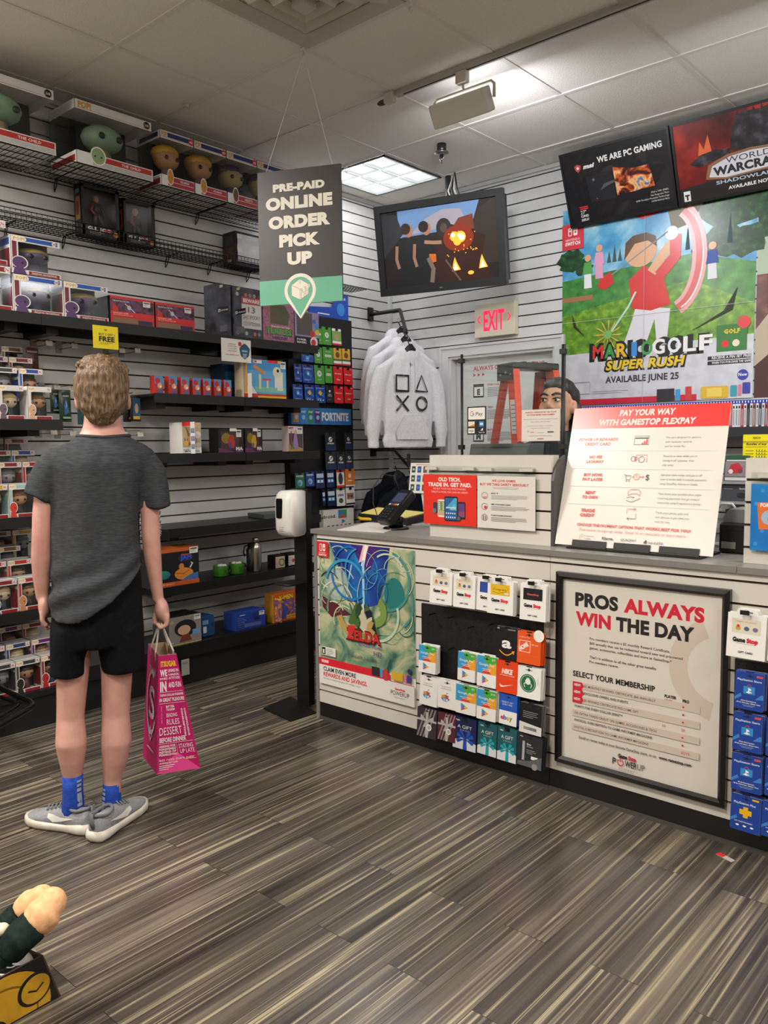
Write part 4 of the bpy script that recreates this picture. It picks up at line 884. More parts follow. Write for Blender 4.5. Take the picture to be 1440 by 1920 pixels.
hk = [(92, 641, 'below the first long shelf, beyond the box tiers'), (140, 646, 'below the long shelf, next before the yellow sign'), (229, 655, 'just under the corner of the yellow sign'), (258, 655, 'first after the yellow sign'),
 (107, 725, 'with a long tag beside the topmost collector boxes'), (134, 728, 'above the green foil packs'), (254, 732, 'beside the end of the toy box shelf'),
 (101, 808, 'in the row above the grey shirt, first of the row'), (137, 810, 'in the row above the grey shirt, second of the row'), (233, 811, 'in the row above the grey shirt, beside the neck'), (263, 812, 'in the row above the grey shirt, last of the row')]
for px, py, l in hk: hook(px, py, 'price tag hook ' + l)
def foil(px0, py0, px1, py1, x, body, art, label, group=None, lean=0.0):
 a = onx(px0, py1, x); c_ = onx(px1, py1, x); tp = onx((px0+px1)/2, py0, x); W = c_.y-a.y; H = tp.z-a.z
 t = thing('hanging_pack', label, 'trading card pack', FRL(a.y, a.z, x) @ RX(lean), group)
 b = MB(); n = 8; vs = []; rows = [(0, .0015), (.06, .0015), (.12, .009), (.5, .013), (.86, .008), (.93, .0015), (1, .0015)]
 for s in (1, -1):
  o = len(vs)
  for v, d in rows:
   for k in range(n+1): vs.append((W*k/n, H*v, s*d*math.sin(PI*k/n)*.8+s*.0006))
 m = n+1; fs = []; R_ = len(rows)
 for i in range(R_-1):
  for k in range(n):
   fs.append((i*m+k, i*m+k+1, (i+1)*m+k+1, (i+1)*m+k)); q = R_*m; fs.append((q+i*m+k+1, q+i*m+k, q+(i+1)*m+k, q+(i+1)*m+k+1))
 b.add(vs, fs, body, True); b.build('wrapper', t)
 b = MB(); b.w = .0128; art(b, W, H); b.build('printed_front', t)
 return t
DGREEN = M_noise('green_foil', [(.35, '#16281c'), (.6, '#2c4a30'), (.75, '#5a7a4a')], 18, .25, 3)
def mtg(b, W, H):
 b.rect(W*.2, H*.84, W*.8, H*.9, M('#22252a')); b.text('MAGIC', W*.5, H*.78, H*.05, M('#d8d4c8'), .04, W*.5, res=1); b.poly([(W*.35, H*.2), (W*.3, H*.5), (W*.45, H*.72), (W*.6, H*.6), (W*.75, H*.3)], M('#2f6a9a')); b.poly([(W*.45, H*.4), (W*.5, H*.68), (W*.6, H*.5)], M('#8ab4d8')); b.rect(W*.2, H*.1, W*.85, H*.16, M('#8ab48a'))
foil(95, 730, 111, 775, -3.99, DGREEN, mtg, 'green foil card pack hanging, half hidden by the end collector box', 'green foil packs')
foil(112, 731, 134, 791, -3.97, DGREEN, mtg, 'green foil card pack hanging clear of the boxes', 'green foil packs')
foil(146, 752, 160, 796, -3.98, M('#1f6a5a', .3), lambda b, W, H: (b.rect(0, 0, W*.45, H, M('#1c4458'))), 'teal and blue pack hanging beside the boy\'s ear')
def dpack(b, W, H):
 b.rect(W*.12, H*.1, W*.88, H*.9, M('#28506e')); b.disc(W*.5, H*.5, W*.18, M('#b89a80'), H*.2, 12); b.rect(W*.15, H*.08, W*.8, H*.2, M('#c9a82c'))
foil(231, 745, 246, 791, -3.99, BLACK, lambda b, W, H: (b.disc(W*.7, H*.15, W*.12, M('#c85a2c'), None, 10),), 'plain black pack hanging behind the blue and yellow pack')
foil(245, 742, 264, 790, -3.97, BLACK, dpack, 'black pack with blue picture and yellow strip hanging beside the boy\'s head')
foil(44, 649, 73, 694, -4.0, M('#3c1a1a', .35), lambda b, W, H: (b.rect(W*.2, H*.72, W*.85, H*.8, M('#7a6a60')), b.disc(W*.5, H*.45, W*.14, M('#7a4a34'))), 'dark red pack hanging behind the topmost collector boxes')
BW = M_noise('black_white_cartoon', [(.44, '#141414'), (.47, '#d8d8d4'), (.53, '#d8d8d4'), (.56, '#141414'), (.62, '#5a6a3c'), (.68, '#141414')], 34, .5, 2, distort=2)
p = onx(258, 1014, -3.73); q = onx(303, 946, -3.73)
t = thing('backpack', 'black and white cartoon print bag hanging behind the boy\'s arm', 'bag', FRL(p.y, p.z, -3.73))
b = MB(); b.prism(rrect(0, 0, q.y-p.y, q.z-p.z, .02, 4), -.075, 0, BW, cham=.012); b.build('bag_body', t)
b = MB(); W = q.y-p.y; H = q.z-p.z; b.tube([(W*.35, H-.004, -.04), (W*.38, H+.03, -.06), (W*.62, H+.03, -.06), (W*.65, H-.004, -.04)], .005, BLACK); b.tube([(W*.5, H+.03, -.06), (W*.5, H+.035, -.438)], .003, HOOKM); b.build('hang_loop', t)
# ------------------------------------------------------------------ gift card panel near the corner
PEGM = M_noise('black_pegboard', [(.3, '#0b0b0c'), (.7, '#121213')], 40, .55, 2)
px_ = -4.115
a = onx(545, 990, px_); c_ = onx(659, 602, px_)
pb = thing('pegboard_panel', 'tall black pegboard panel full of hanging cards near the room corner', 'pegboard', FRL(3.6925, .72, XL)); PW = c_.y-3.6925; PH = c_.z-.72
b = MB(); b.box((0, 0, .0015), (PW, PH, px_-XL), PEGM); b.build('board', pb)
b = MB(); b.w = px_-XL+.0002
for i in range(24):
 for j in range(60):
  if (i+j) % 2 == 0: b.add([(PW*(i+.5)/24+dx, PH*(j+.5)/60+dy, px_-XL+.0004) for dx, dy in ((-.002, -.002), (.002, -.002), (.002, .002), (-.002, .002))], [(0, 1, 2, 3)], M('#000000', .9))
b.build('peg_holes', pb)
pb['label'] = pb['label']
SLOT = M('#1a1a1c', .6)
def card_obj(fr, W, H, base, art, label, group, th=.0012, name='gift_card', cat='gift card', tab=False, n_behind=0, edge=None, slot=True):
 b = MB(); pl = rrect(0, 0, W, H, W*.035, 2)
 if tab: pl = [(0, 0), (W, 0), (W, H*.90), (W*.80, H*.90), (W*.74, H), (W*.26, H), (W*.20, H*.90), (0, H*.90)]
 b.prism(pl, -th, 0, edge or base, topm=base); b.w = .0002
 art(b, W, H)
 if slot:
  hv = H*.935 if tab else H*.9; b.rect(W*.36, hv-H*.008, W*.64, hv+H*.008, SLOT); b.disc(W*.5, hv+H*.004, W*.05, SLOT, n=10)
 o = b.build(name, None, fr); tag(o, label, cat, group)
 if n_behind:
  bk = MB(); bk.prism(pl, -th, 0, edge or base, topm=base); me = None
  for k in range(n_behind):
   q = fr @ TR(random.uniform(.001, .004)+.0012*k, random.uniform(-.001, .003), -.0055*(k+1)) @ RZ(math.radians(random.uniform(-1.2, 1.2)))
   if me is None: ob = bk.build(name, None, q); me = ob.data
   else: ob = bpy.data.objects.new(name, me); COL.objects.link(ob); ob.matrix_world = q
   tag(ob, 'spare hanging behind the '+' '.join(label.split()[:11]), cat, 'spares behind the '+label)
 return o
def peg(parent, u, v, L):
 b = MB(); b.tube([(u, v, .003), (u, v, L*.9), (u, v+.008, L)], .003, BLACK, n=6); b.box((u-.012, v-.006, L*.98), (u+.012, v+.012, L*.98+.002), BLACK); b.build('peg', parent)
PSB = M_noise('blue_wave_print', [(.4, '#1c3c90'), (.55, '#2450a8'), (.65, '#3a7cc8')], 30, .35, 2)
XG = M('#4c9a3a', .35)
def a_xbox(b, W, H): b.disc(W*.5, H*.55, W*.22, WHITE); b.line([(W*.38, H*.47), (W*.62, H*.64)], W*.05, XG); b.line([(W*.62, H*.47), (W*.38, H*.64)], W*.05, XG); b.text('XBOX', W*.5, H*.2, H*.06, WHITE, .01, W*.4, res=1)
def a_gold(b, W, H): b.rect(W*.2, H*.42, W*.8, H*.56, WHITE); b.text('GOLD', W*.5, H*.45, H*.08, XG, .03, W*.5, res=1); b.text('XBOX LIVE', W*.5, H*.72, H*.05, WHITE, .01, W*.5, res=1)
def a_game(b, W, H): b.rect(0, H*.24, W, H*.85, M('#7aa44c')); b.disc(W*.5, H*.5, W*.24, M('#b8926c')); b.rect(0, 0, W, H*.1, RED); b.rect(0, H*.1, W, H*.24, WHITE)
def a_gamey(b, W, H): b.rect(0, H*.3, W, H, M('#d8a828')); b.disc(W*.5, H*.6, W*.26, M('#6a4a2c')); b.rect(0, H*.24, W, H*.36, M('#5a6a3c')); b.rect(0, 0, W, H*.09, RED); b.rect(0, H*.09, W, H*.24, WHITE)
def a_ps(b, W, H): b.text('PlayStation', W*.5, H*.76, H*.055, WHITE, .01, W*.75, res=1); b.disc(W*.5, H*.52, W*.16, M('#4a9ad8')); b.poly([(W*.42, H*.46), (W*.58, H*.46), (W*.5, H*.6)], WHITE); b.lines(W*.15, H*.2, W*.7, 2, H*.05, H*.015, M('#b8c8e8'))
def a_psplus(b, W, H): b.text('PlayStation Plus', W*.5, H*.8, H*.05, WHITE, .01, W*.8, res=1); y = M('#e0b428'); b.rect(W*.42, H*.42, W*.58, H*.68, y); b.rect(W*.32, H*.49, W*.68, H*.61, y); b.lines(W*.15, H*.25, W*.7, 1, H*.05, H*.02, M('#b8c8e8')); [b.disc(W*(.25+.25*k), H*.15, W*.06, WHITE, n=8) for k in range(3)]
def a_red(b, W, H): b.text('Nintendo', W*.5, H*.56, H*.07, WHITE, .02, W*.7, res=1); b.text('eShop', W*.5, H*.22, H*.08, WHITE, .03, W*.35, res=1); b.rect(W*.55, H*.88, W*.9, H*.91, M('#f0c0c0'))
def a_blk(b, W, H): b.disc(W*.5, H*.66, W*.12, WHITE); b.text('XBOX', W*.5, H*.45, H*.06, WHITE, .02, W*.4, res=1); b.text('GAME PASS', W*.5, H*.36, H*.05, WHITE, .02, W*.6, res=1); b.lines(W*.2, H*.18, W*.6, 1, H*.05, H*.02, GREY)
def a_steam(b, W, H): b.rect(0, 0, W, H*.28, M('#24365c')); b.disc(W*.5, H*.62, W*.18, WHITE); b.disc(W*.56, H*.66, W*.07, M('#3a3c42')); b.line([(W*.36, H*.56), (W*.5, H*.6)], W*.06, M('#3a3c42')); b.text('STEAM', W*.5, H*.36, H*.08, WHITE, .05, W*.6, res=1)
def a_fn(c1):
 def f(b, W, H): b.rect(W*.08, H*.05, W*.92, H*.92, M(c1)); b.text('FORTNITE', W*.5, H*.72, H*.12, WHITE, .05, W*.7, res=1); b.disc(W*.5, H*.34, W*.25, M('#8fb8d8')); b.disc(W*.42, H*.28, W*.14, M('#5a88b4'))
 return f
def a_rob(b, W, H): b.rect(W*.1, H*.6, W*.9, H*.85, M('#c8d4e4')); b.rect(W*.1, H*.3, W*.9, H*.5, M('#4a9ad8')); b.disc(W*.3, H*.4, W*.12, WHITE); b.disc(W*.7, H*.4, W*.12, WHITE)
def a_bw(b, W, H): b.rect(0, 0, W, H*.12, RED); b.disc(W*.5, H*.5, W*.3, M('#3c3836'), H*.34); b.rect(0, H*.86, W, H, RED)
def a_or(b, W, H): b.disc(W*.5, H*.6, W*.16, M('#f0d8b8')); b.rect(W*.3, H*.3, W*.7, H*.36, WHITE); b.rect(0, 0, W, H*.08, WHITE)
def a_sims(b, W, H): b.text('SIMS', W*.5, H*.55, H*.12, M('#3c6ac0'), .05, W*.7, res=1); b.disc(W*.5, H*.3, W*.26, M('#4c5a3c'), H*.14); b.rect(0, H*.9, W, H, M('#4a9a4a'))
def a_ppl(b, W, H): b.rect(W*.1, H*.35, W*.9, H*.7, M('#a07868')); b.disc(W*.35, H*.52, W*.12, M('#6a4a40')); b.disc(W*.65, H*.52, W*.12, M('#3c3030')); b.rect(0, H*.04, W, H*.14, M('#2a2a2a'))
cx_ = lambda x, y: (520+x*.22936, 560+y*.22936)
GP = [
 (330, 222, 372, 375, XG, a_xbox, 'green card half hidden behind its twin, first row of corner panel'), (370, 226, 446, 382, XG, a_xbox, 'green card with white ring, first row of the corner panel'), (450, 240, 527, 385, WHITE, a_game, 'green and white card with red foot, end of first row, corner panel'),
 (197, 455, 300, 522, PSB, a_ps, 'blue card tucked behind the shelf tip, second row of corner panel'), (303, 392, 372, 532, XG, a_xbox, 'green card with white ring, second row of corner panel'), (374, 392, 461, 541, XG, a_gold, 'green card with white bar, second row of corner panel'), (461, 400, 530, 546, WHITE, a_gamey, 'gold picture card, first of two in second row, corner panel'), (532, 406, 600, 551, WHITE, a_gamey, 'gold picture card, end of second row, corner panel'),
 (140, 530, 206, 680, PSB, a_ps, 'blue card starting the third row of the corner panel'), (208, 535, 303, 692, PSB, a_ps, 'wide blue card, second in third row of the corner panel'), (305, 540, 390, 700, XG, a_xbox, 'green card, third in third row of the corner panel'), (391, 546, 456, 692, XG, a_gold, 'green card with white bar, third row of corner panel'), (460, 550, 540, 701, RED, a_red, 'red card, first of the upper red pair on corner panel'), (545, 562, 620, 706, RED, a_red, 'red card, end of upper red pair on corner panel'),
 (130, 697, 215, 848, PSB, a_ps, 'blue card behind the shelf, starting fourth row of corner panel'), (225, 700, 310, 850, PSB, a_psplus, 'blue card with yellow plus behind shelf tip, fourth row'), (312, 703, 398, 853, PSB, a_psplus, 'blue card with yellow plus clear of the shelf, fourth row'), (400, 706, 464, 850, M('#26282c', .35), a_blk, 'charcoal card with white lettering, fourth row of corner panel'), (466, 711, 545, 857, RED, a_red, 'red card, first of the lower red pair on corner panel'), (550, 717, 627, 858, RED, a_red, 'red card, end of lower red pair on corner panel'),
 (394, 1095, 482, 1241, M('#2c2e34', .35), a_steam, 'dark card with white disc, alone mid row under the blue strip'), (553, 1096, 616, 1231, M('#2c2e34', .35), a_steam, 'dark card with white disc, at row end under blue strip'),
 (396, 1251, 488, 1396, M('#2c2e34', .35), a_steam, 'dark card with white disc, first of the row of three'), (490, 1251, 558, 1396, M('#2c2e34', .35), a_steam, 'dark card with white disc, middle of the row of three'), (560, 1246, 622, 1386, M('#2c2e34', .35), a_steam, 'dark card with white disc, last of the row of three'),
 (146, 1426, 230, 1546, M('#1f5a3a', .35), a_fn('#2c7a4c'), 'green game card starting the row above the hand sanitizer'), (233, 1416, 309, 1532, M('#24407c', .35), a_fn('#2c5298'), 'dark blue game card next to the green one above the sanitizer'), (316, 1411, 391, 1546, M('#1c2c54', .35), a_rob, 'navy card, first of the navy pair above the white notice'), (406, 1406, 471, 1541, M('#1c2c54', .35), a_rob, 'navy card, second of the navy pair above the white notice'), (487, 1401, 553, 1541, WHITE, a_bw, 'white and red card with dark figure print, corner panel'), (556, 1391, 637, 1531, M('#d87a28', .35), a_or, 'orange card at the end of its row, corner panel'),
 (371, 1566, 398, 1691, M('#1c2c54', .35), a_rob, 'navy card peeking from behind the black stand post, lowest row'), (411, 1556, 481, 1691, M('#1c2c54', .35), a_rob, 'navy card fully visible in the lowest row, corner panel'), (486, 1551, 560, 1691, WHITE, a_sims, 'white card with blue lettering, lowest row of corner panel'), (563, 1546, 637, 1686, WHITE, a_ppl, 'white card with people print, end of lowest row, corner panel')]
for (x0, y0, x1, y1, base, art, lab) in GP:
 A = cx_(x0, y0); Bq = cx_(x1, y1); xw = -4.06
 p = onx(A[0], A[1], xw); q = onx(Bq[0], Bq[1], xw); H = max(.05, p.z-q.z); W = q.y-p.y
 card_obj(FRL(p.y, q.z, xw) @ RX(math.radians(-3)), W-.002, H, base, art, lab, 'cards on the corner pegboard')
 peg(pb, p.y+W/2-3.6925, q.z+H*.92-.72, xw-XL-.002)
# strip sign, foot notice, header card
p = onx(545.5, 763, -4.085); q = onx(658.5, 797, -4.085)
FN = M_noise('blue_strip_print', [(.35, '#2a6ab0'), (.6, '#3c8ac8'), (.75, '#2a5aa0')], 9, .3, 2)
def fnart(b, W, H):
 for k, c in enumerate(('#c87a3c', '#3c86c4', '#3a8a54', '#5a3a78')):
  u = W*(.03+.115*k); b.rrect(u, H*(.08 if k else .12), u+W*(.12 if k == 1 else .09), H*(.94 if k == 1 else .86), .004, M(c)); b.text('FORT', u+W*.05, H*.68, H*.12, WHITE, .04, W*.07, res=1); b.disc(u+W*.05, H*.42, H*.14, M('#9ac4e0'), n=10)
 b.text('FORTNITE', W*.72, H*.26, H*.48, WHITE, .05, W*.46)
sign('strip_sign', FRL(p.y, q.z, -4.085), q.y-p.y, p.z-q.z, FN, 'wide blue strip sign across the middle of the corner pegboard', 'sign', fnart, None, .025)
p = onx(606, 951, -4.07); q = onx(663.5, 990, -4.07)
def andr(b, W, H):
 b.text('android.', W*.1, H*.6, H*.16, M('#2a2a2c'), .02, W*.62); b.rect(W*.48, H*.55, W*.76, H*.96, M('#3c8ac0')); b.poly([(W*.48, H*.55), (W*.76, H*.55), (W*.62, H*.75)], M('#d8562c')); b.poly([(W*.76, H*.55), (W*.76, H*.96), (W*.6, H*.96)], M('#4a9a4c')); b.poly([(W*.6, H*.28), (W*.6, H*.5), (W*.72, H*.39)], M('#3a86c8'))
 for k in range(6): b.rect(W*(.12+.14*k), H*.12, W*(.2+.14*k), H*.24, M(['#3a4a7a', '#5a5a5a', '#2a2a2a', '#c84a3a', '#4a8a5a', '#3a3a3a'][k]))
sign('foot_notice', FRL(p.y, .742, -4.07), q.y-p.y, onx(630, 955, -4.07).z-.742, PAPER, 'white notice with coloured square at the foot of the corner pegboard', 'sign', andr, None, .04)
p = onx(599, 608, -4.06); q = onx(652, 565, -4.06)
H1 = PH+.72
t = thing('header_card', 'blue plastic header card standing on top of the corner pegboard', 'sign', FRL(3.6925+PW*.35, H1, -4.14))
b = MB(); W = PW*.62; hm = M('#2a50b8', .3); b.prism([(0, .001), (W, .001), (W, .17), (W*.97, .18), (W*.68, .18), (W*.60, .08), (0, .06)], 0, .012, hm); b.w = .0125; b.disc(W*.8, .07, .04, M('#3a8ad8'), .045); b.rect(W*.2, .02, W*.5, .028, WHITE); b.rect(W*.75, .14, W*.92, .155, M('#c8c8e8')); b.build('card', t)
# ------------------------------------------------------------------ hanging banner
hk0 = onz(569, 90, CEIL-.006)
az = math.radians(17)
nh = Vector((CF.x, CF.y, 0)).normalized()      # away from the camera
u0 = Vector((-(-nh.y), -nh.x, 0)); u0 = Vector((nh.y, -nh.x, 0))
ub = Matrix.Rotation(-az, 3, 'Z') @ u0
P0 = Vector((hk0.x, hk0.y, 0)); nb = ub.cross(Vector((0, 0, 1)))
cs = [onpl(px, py, P0, nb) for px, py in ((481, 324), (638, 307), (489, 575), (643, 562), (565, 597))]
bl, br_ = (cs[0]+cs[2])/2, (cs[1]+cs[3])/2
W = Vector((br_.x-bl.x, br_.y-bl.y)).length; zt = (cs[0].z+cs[1].z)/2; zb = (cs[2].z+cs[3].z)/2; ztip = cs[4].z; H = zt-zb
o = Vector((bl.x, bl.y, zb))
bn = thing('hanging_banner', 'black hanging banner with white pick up lettering and a mint green band', 'banner', FR3(o, ub, Vector((0, 0, 1))))
CREAM = M('#efe9da', .4); MINT = M('#63b593', .4); CHAR = M('#2d2a2b', .38)
b = MB(); tip = ztip-zb
b.box((0, 0, -.012), (W, H, -.0004), CREAM, [None, CHAR, None, CHAR, None, CREAM])
uc = W*.495
def pin(s, n=26):
 # teardrop: round top, point at the tip
 r = W*.19*s; cy_ = H*.098; pts = []
 for k in range(n+1):
  an = math.radians(-28)+math.radians(236)*k/n; pts.append((uc+r*math.cos(an), cy_+r*.98*math.sin(an)))
 pts.append((uc, tip+(1-s)*.045)); return pts
b.prism(pin(1), -.0115, -.0003, CREAM)
b.w = 0.0; b.rect(0, H*.0, W, H*.185, MINT); b.poly(pin(1), CREAM); b.poly(pin(.80), MINT)
# parcel-shop emblem
def iso(pts): return [(uc+x*W*.115, H*.105+y*W*.115) for x, y in pts]
b.poly(iso([(0, 1), (-.9, .45), (-.9, -.55), (0, -1), (.9, -.45), (.9, .45)]), CREAM)
ln = M('#8a7f74', .5)
for seg in ([(0, 1), (-.9, .45), (-.9, -.55), (0, -1), (.9, -.45), (.9, .45), (0, 1)], [(-.9, .45), (0, 0), (.9, .45)], [(0, 0), (0, -1)], [(0, 1), (0, .5)], [(.15, -.9), (.15, -.35), (.42, -.25), (.42, -.76)], [(.55, -.2), (.8, -.1), (.8, -.38), (.55, -.5), (.55, -.2)]): b.line(iso(seg), .0018, ln)
for k in range(5):
 x = .02+.2*k; b.poly(iso([(x, .02+.1*k), (x+.2, .12+.1*k), (x+.32, -.2+.1*k), (x+.12, -.3+.1*k)]), CREAM if k % 2 else M('#cfc6b4', .4)); b.line(iso([(x+.2, .12+.1*k), (x+.32, -.2+.1*k)]), .0012, ln)
for s, v, h, w in (('PRE-PAID', .845, .052, .62), ('ONLINE', .715, .083, .80), ('ORDER', .575, .083, .74), ('PICK', .435, .083, .49), ('UP', .30, .083, .30)): b.text(s, W*.5, H*v, H*h, CREAM, .07, W*w, res=5)
b.build('panel', bn)
for q, u in ((480, .1), (632, .9)):
 b = MB(); inv = bn.matrix_world.inverted(); b.tube([inv @ Vector((hk0.x, hk0.y, CEIL-.03)), (W*u, H-.005, -.006)], .0011, M('#d9d6d0', .4), n=5); b.build('string', bn)
b = MB(TR(hk0.x, hk0.y, CEIL-.006)); b.box((-.012, -.008, -.012), (.012, .008, 0), M('#d6d2c8', .4)); b.tube([(0, 0, -.01), (0, 0, -.03), (.006, 0, -.032), (.008, 0, -.024)], .002, M('#b9b6b0', .4), n=6); tag(b.build('ceiling_hook'), 'ceiling hook carrying the banner strings at the vent corner', 'hook', 'ceiling hooks')
# ------------------------------------------------------------------ television in the corner
ut = Vector((math.cos(math.radians(15)), math.sin(math.radians(15)), 0)); up = Matrix.Rotation(math.radians(10), 3, ut) @ Vector((0, 0, 1))
nt = ut.cross(up); P0 = Vector((-3.36, 4.27, 2.65))
cs = [onpl(px, py, P0, nt) for px, py in ((700, 394), (941, 345), (950, 534), (714, 556))]
cen = sum(cs, Vector())/4; W = ((cs[1]-cs[0]).dot(ut)+(cs[2]-cs[3]).dot(ut))/2; H = ((cs[0]-cs[3]).dot(up)+(cs[1]-cs[2]).dot(up))/2
tv = thing('television', 'wide black television showing a fiery scene, hung in the corner', 'television', FR3(cen, ut, up))
BEZ = M('#23262a', .35)
b = MB(); w2, h2 = W/2, H/2; bz = .045
b.box((-w2, h2-bz, -.05), (w2, h2, 0), BEZ); b.box((-w2, -h2, -.05), (w2, -h2+bz*1.15, 0), BEZ); b.box((-w2, -h2+bz*1.15, -.05), (-w2+bz, h2-bz, 0), BEZ); b.box((w2-bz, -h2+bz*1.15, -.05), (w2, h2-bz, 0), BEZ); b.w = 0.0; b.text('NEC', 0, -h2+.018, .009, M('#8a8c90', .4), .02, res=1)
b.build('bezel', tv)
b = MB(); b.box((-w2+.02, -h2+.03, -.10), (w2-.005, h2-.03, -.051), M('#1a1c1f', .5)); b.build('rear_shell', tv)
sw, sh = w2-bz, h2-bz*1.08
b = MB(); b.box((-sw, -sh-.003, -.03), (sw, sh, -.012), BLACK)
b.w = -.0115
def SM(c, e=.42): return M(c, .25, emit=e)
SKY = SM('#5f7fa8'); b.rect(-sw, -sh, sw, sh, SM('#1a1518', .5))
b.poly([(-sw*.7, sh*.3), (-sw*.7, sh), (sw*.72, sh), (sw*.6, sh*.5), (sw*.2, sh*.35)], SKY); b.poly([(-sw*.5, sh*.35), (-sw*.2, sh*.72), (sw*.1, sh*.9), (sw*.4, sh*.85), (sw*.5, sh*.5)], SM('#8f8a94')); b.poly([(-sw, -sh*.2), (-sw, sh*.98), (-sw*.72, sh*.9), (-sw*.62, sh*.4)], SM('#26282c')); b.poly([(sw*.62, -sh*.6), (sw*.62, sh*.55), (sw*.72, sh*.8), (sw*.95, sh), (sw, sh), (sw, -sh*.6)], SM('#2b2320')); b.poly([(sw*.2, sh*.3), (sw*.36, sh*.62), (sw*.6, sh*.68), (sw*.62, sh*.3)], SM('#6a2c22'))
b.poly([(-sw*.15, -sh), (0, sh*.35), (sw*.1, sh*.55), (sw*.3, sh*.45), (sw*.8, sh*.1), (sw*.7, -sh*.5), (sw*.9, -sh)], SM('#2c1510')); b.disc(sw*.1, sh*.42, sw*.13, SM('#241f20'), sh*.25, 20); b.disc(sw*.1, sh*.42, sw*.06, SM('#4a3a34'), sh*.12)
b.disc(sw*.34, sh*.12, sw*.26, SM('#7a2410'), sh*.34, 20); FIRE = SM('#f0932c', .9); HOT = SM('#ffe9a8', 1.2)
for x, y, r in ((.28, .16, .08), (.38, .14, .09), (.32, .04, .07)): b.disc(sw*x, sh*y, sw*r, FIRE, None, 10)
for x, y, r in ((.25, .20, .035), (.40, .13, .05), (.36, .18, .03)): b.disc(sw*x, sh*y, sw*r, HOT, None, 8)
for x in (.26, .72): b.poly([(sw*(x-.06), -sh*.72), (sw*(x-.03), -sh*.5), (sw*x, -sh*.36), (sw*(x+.03), -sh*.5), (sw*(x+.09), -sh*.7)], FIRE); b.poly([(sw*(x-.03), -sh*.7), (sw*x, -sh*.5), (sw*(x+.05), -sh*.68)], HOT)
b.disc(sw*.52, -sh*.8, sw*.05, FIRE, sh*.05)
for px0, hair in ((-.62, '#2a1e1a'), (-.3, '#1a1514')):   # two people in vests, seen from the side
 x = sw*px0; b.poly([(x-.05, -sh*.95), (x-.06, sh*.1), (x+.0, sh*.32), (x+.07, sh*.22), (x+.08, -sh*.4), (x+.1, -sh*.95)], SM('#16181c')); b.disc(x+.04, sh*.46, .032, SM('#9a6a50'), .042, 12); b.disc(x+.02, sh*.52, .036, SM(hair), .036, 12); b.line([(x-.05, sh*.1), (x-.06, -sh*.25), (x-.045, -sh*.5)], .022, SM('#8a6450'))
b.line([(sw*-.25, sh*.12), (sw*-.1, sh*.08), (sw*.05, sh*.06)], .022, SM('#94705c')); b.poly([(-sw*.18, -sh*.45), (-sw*.18, -sh*.2), (-sw*.06, -sh*.22), (-sw*.06, -sh*.42)], SM('#b85a1c')); b.line([(-sw*.2, -sh*.3), (-sw*.12, -sh*.6), (-sw*.16, -sh*.95)], .03, SM('#6a5a4c')); b.line([(sw*.1, -sh*.4), (sw*.34, -sh*.98)], .012, SM('#5a4238'))
for k in range(26): b.disc(random.uniform(.1, .65)*sw, random.uniform(-.35, .3)*sh, .004, FIRE, None, 5)
b.build('screen', tv)
pc = onz(840, 329, CEIL)
inv = tv.matrix_world.inverted()
b = MB(); b.tube([inv @ Vector((pc.x, pc.y, CEIL-.001)), inv @ Vector((pc.x, pc.y, cen.z+.1))], .02, M('#3a3a3c', .4), n=12); b.tube([inv @ Vector((pc.x, pc.y, cen.z+.12)), (0, .05, -.09)], .022, M('#3a3a3c', .4), n=10); b.build('ceiling_pole', tv)
b = MB()
for k, (dx, c) in enumerate(((.05, '#c9c6c0'), (.075, '#1c1c1e'), (.10, '#d0cdc8'), (.12, '#2a2a2c'))):
 b.tube([inv @ Vector((pc.x+.07, pc.y-.02, CEIL-.001)), inv @ Vector((pc.x+dx-.01, pc.y-.05, CEIL-.12)), inv @ Vector((pc.x+dx+.03, pc.y-.03, CEIL-.24)), inv @ Vector((pc.x+dx, pc.y-.02, CEIL-.36))], .006, M(c, .4), n=6)
b.build('cables', tv)
# ------------------------------------------------------------------ exit sign
t = thing('exit_sign', 'cream exit sign with glowing red letters above the doorway', 'exit sign', FRB(-3.342, 2.081, YB-.05)); W = .328; H = .226
CRE = M('#d8d2bc', .4); b = MB(); b.bbox((0, 0, -.048), (W, H, 0), CRE, .006); b.build('housing', t)
EX = M('#ff1e46', .4, emit=.9); b = MB(); b.w = .0006; b.text('EXIT', W*.49, H*.2, H*.60, EX, .03, W*.52)
for s in (-1, 1): b.line([(W*.49+s*W*.34, H*.66), (W*.49+s*W*.41, H*.54), (W*.49+s*W*.34, H*.42)], .010, EX)
b.build('letters', t)
# ------------------------------------------------------------------ framed panels above the posters
def leaning_panel(x0, x1, zt, zb, yt, yb, label, art, name='framed_sign'):
 u = Vector((1, 0, 0)); v = Vector((0, yt-yb, zt-zb)); Hh = v.length
 t = thing(name, label, 'framed sign', FR3(Vector((x0, yb, zb)), u, v), 'leaning framed panels above the posters'); W = x1-x0; fw = .014
 b = MB()
 for p, q in (((0, 0, -.03), (W, fw, .004)), ((0, Hh-fw, -.03), (W, Hh, .004)), ((0, fw, -.03), (fw, Hh-fw, .004)), ((W-fw, fw, -.03), (W, Hh-fw, .004))): b.box(p, q, M('#17171a', .35))
 b.build('frame', t)
 b = MB(); b.box((fw, fw, -.02), (W-fw, Hh-fw, 0), M('#1c1c20', .25, coat=.5)); b.w = .0; art(b, W, Hh); b.build('print', t)
 b = MB()
 for s in (.2, .8): b.box((W*s-.02, Hh*.8, -.032-.10), (W*s+.02, Hh*.83, -.031), BLACKM)
 b.build('bracket', t)
FIREP = M_noise('fire_print', [(.3, '#1c1418'), (.42, '#6a2418'), (.52, '#d8662c'), (.6, '#f0c080'), (.68, '#3a6aa0'), (.8, '#6ab0d8')], 14, .3, 4, distort=1.2)
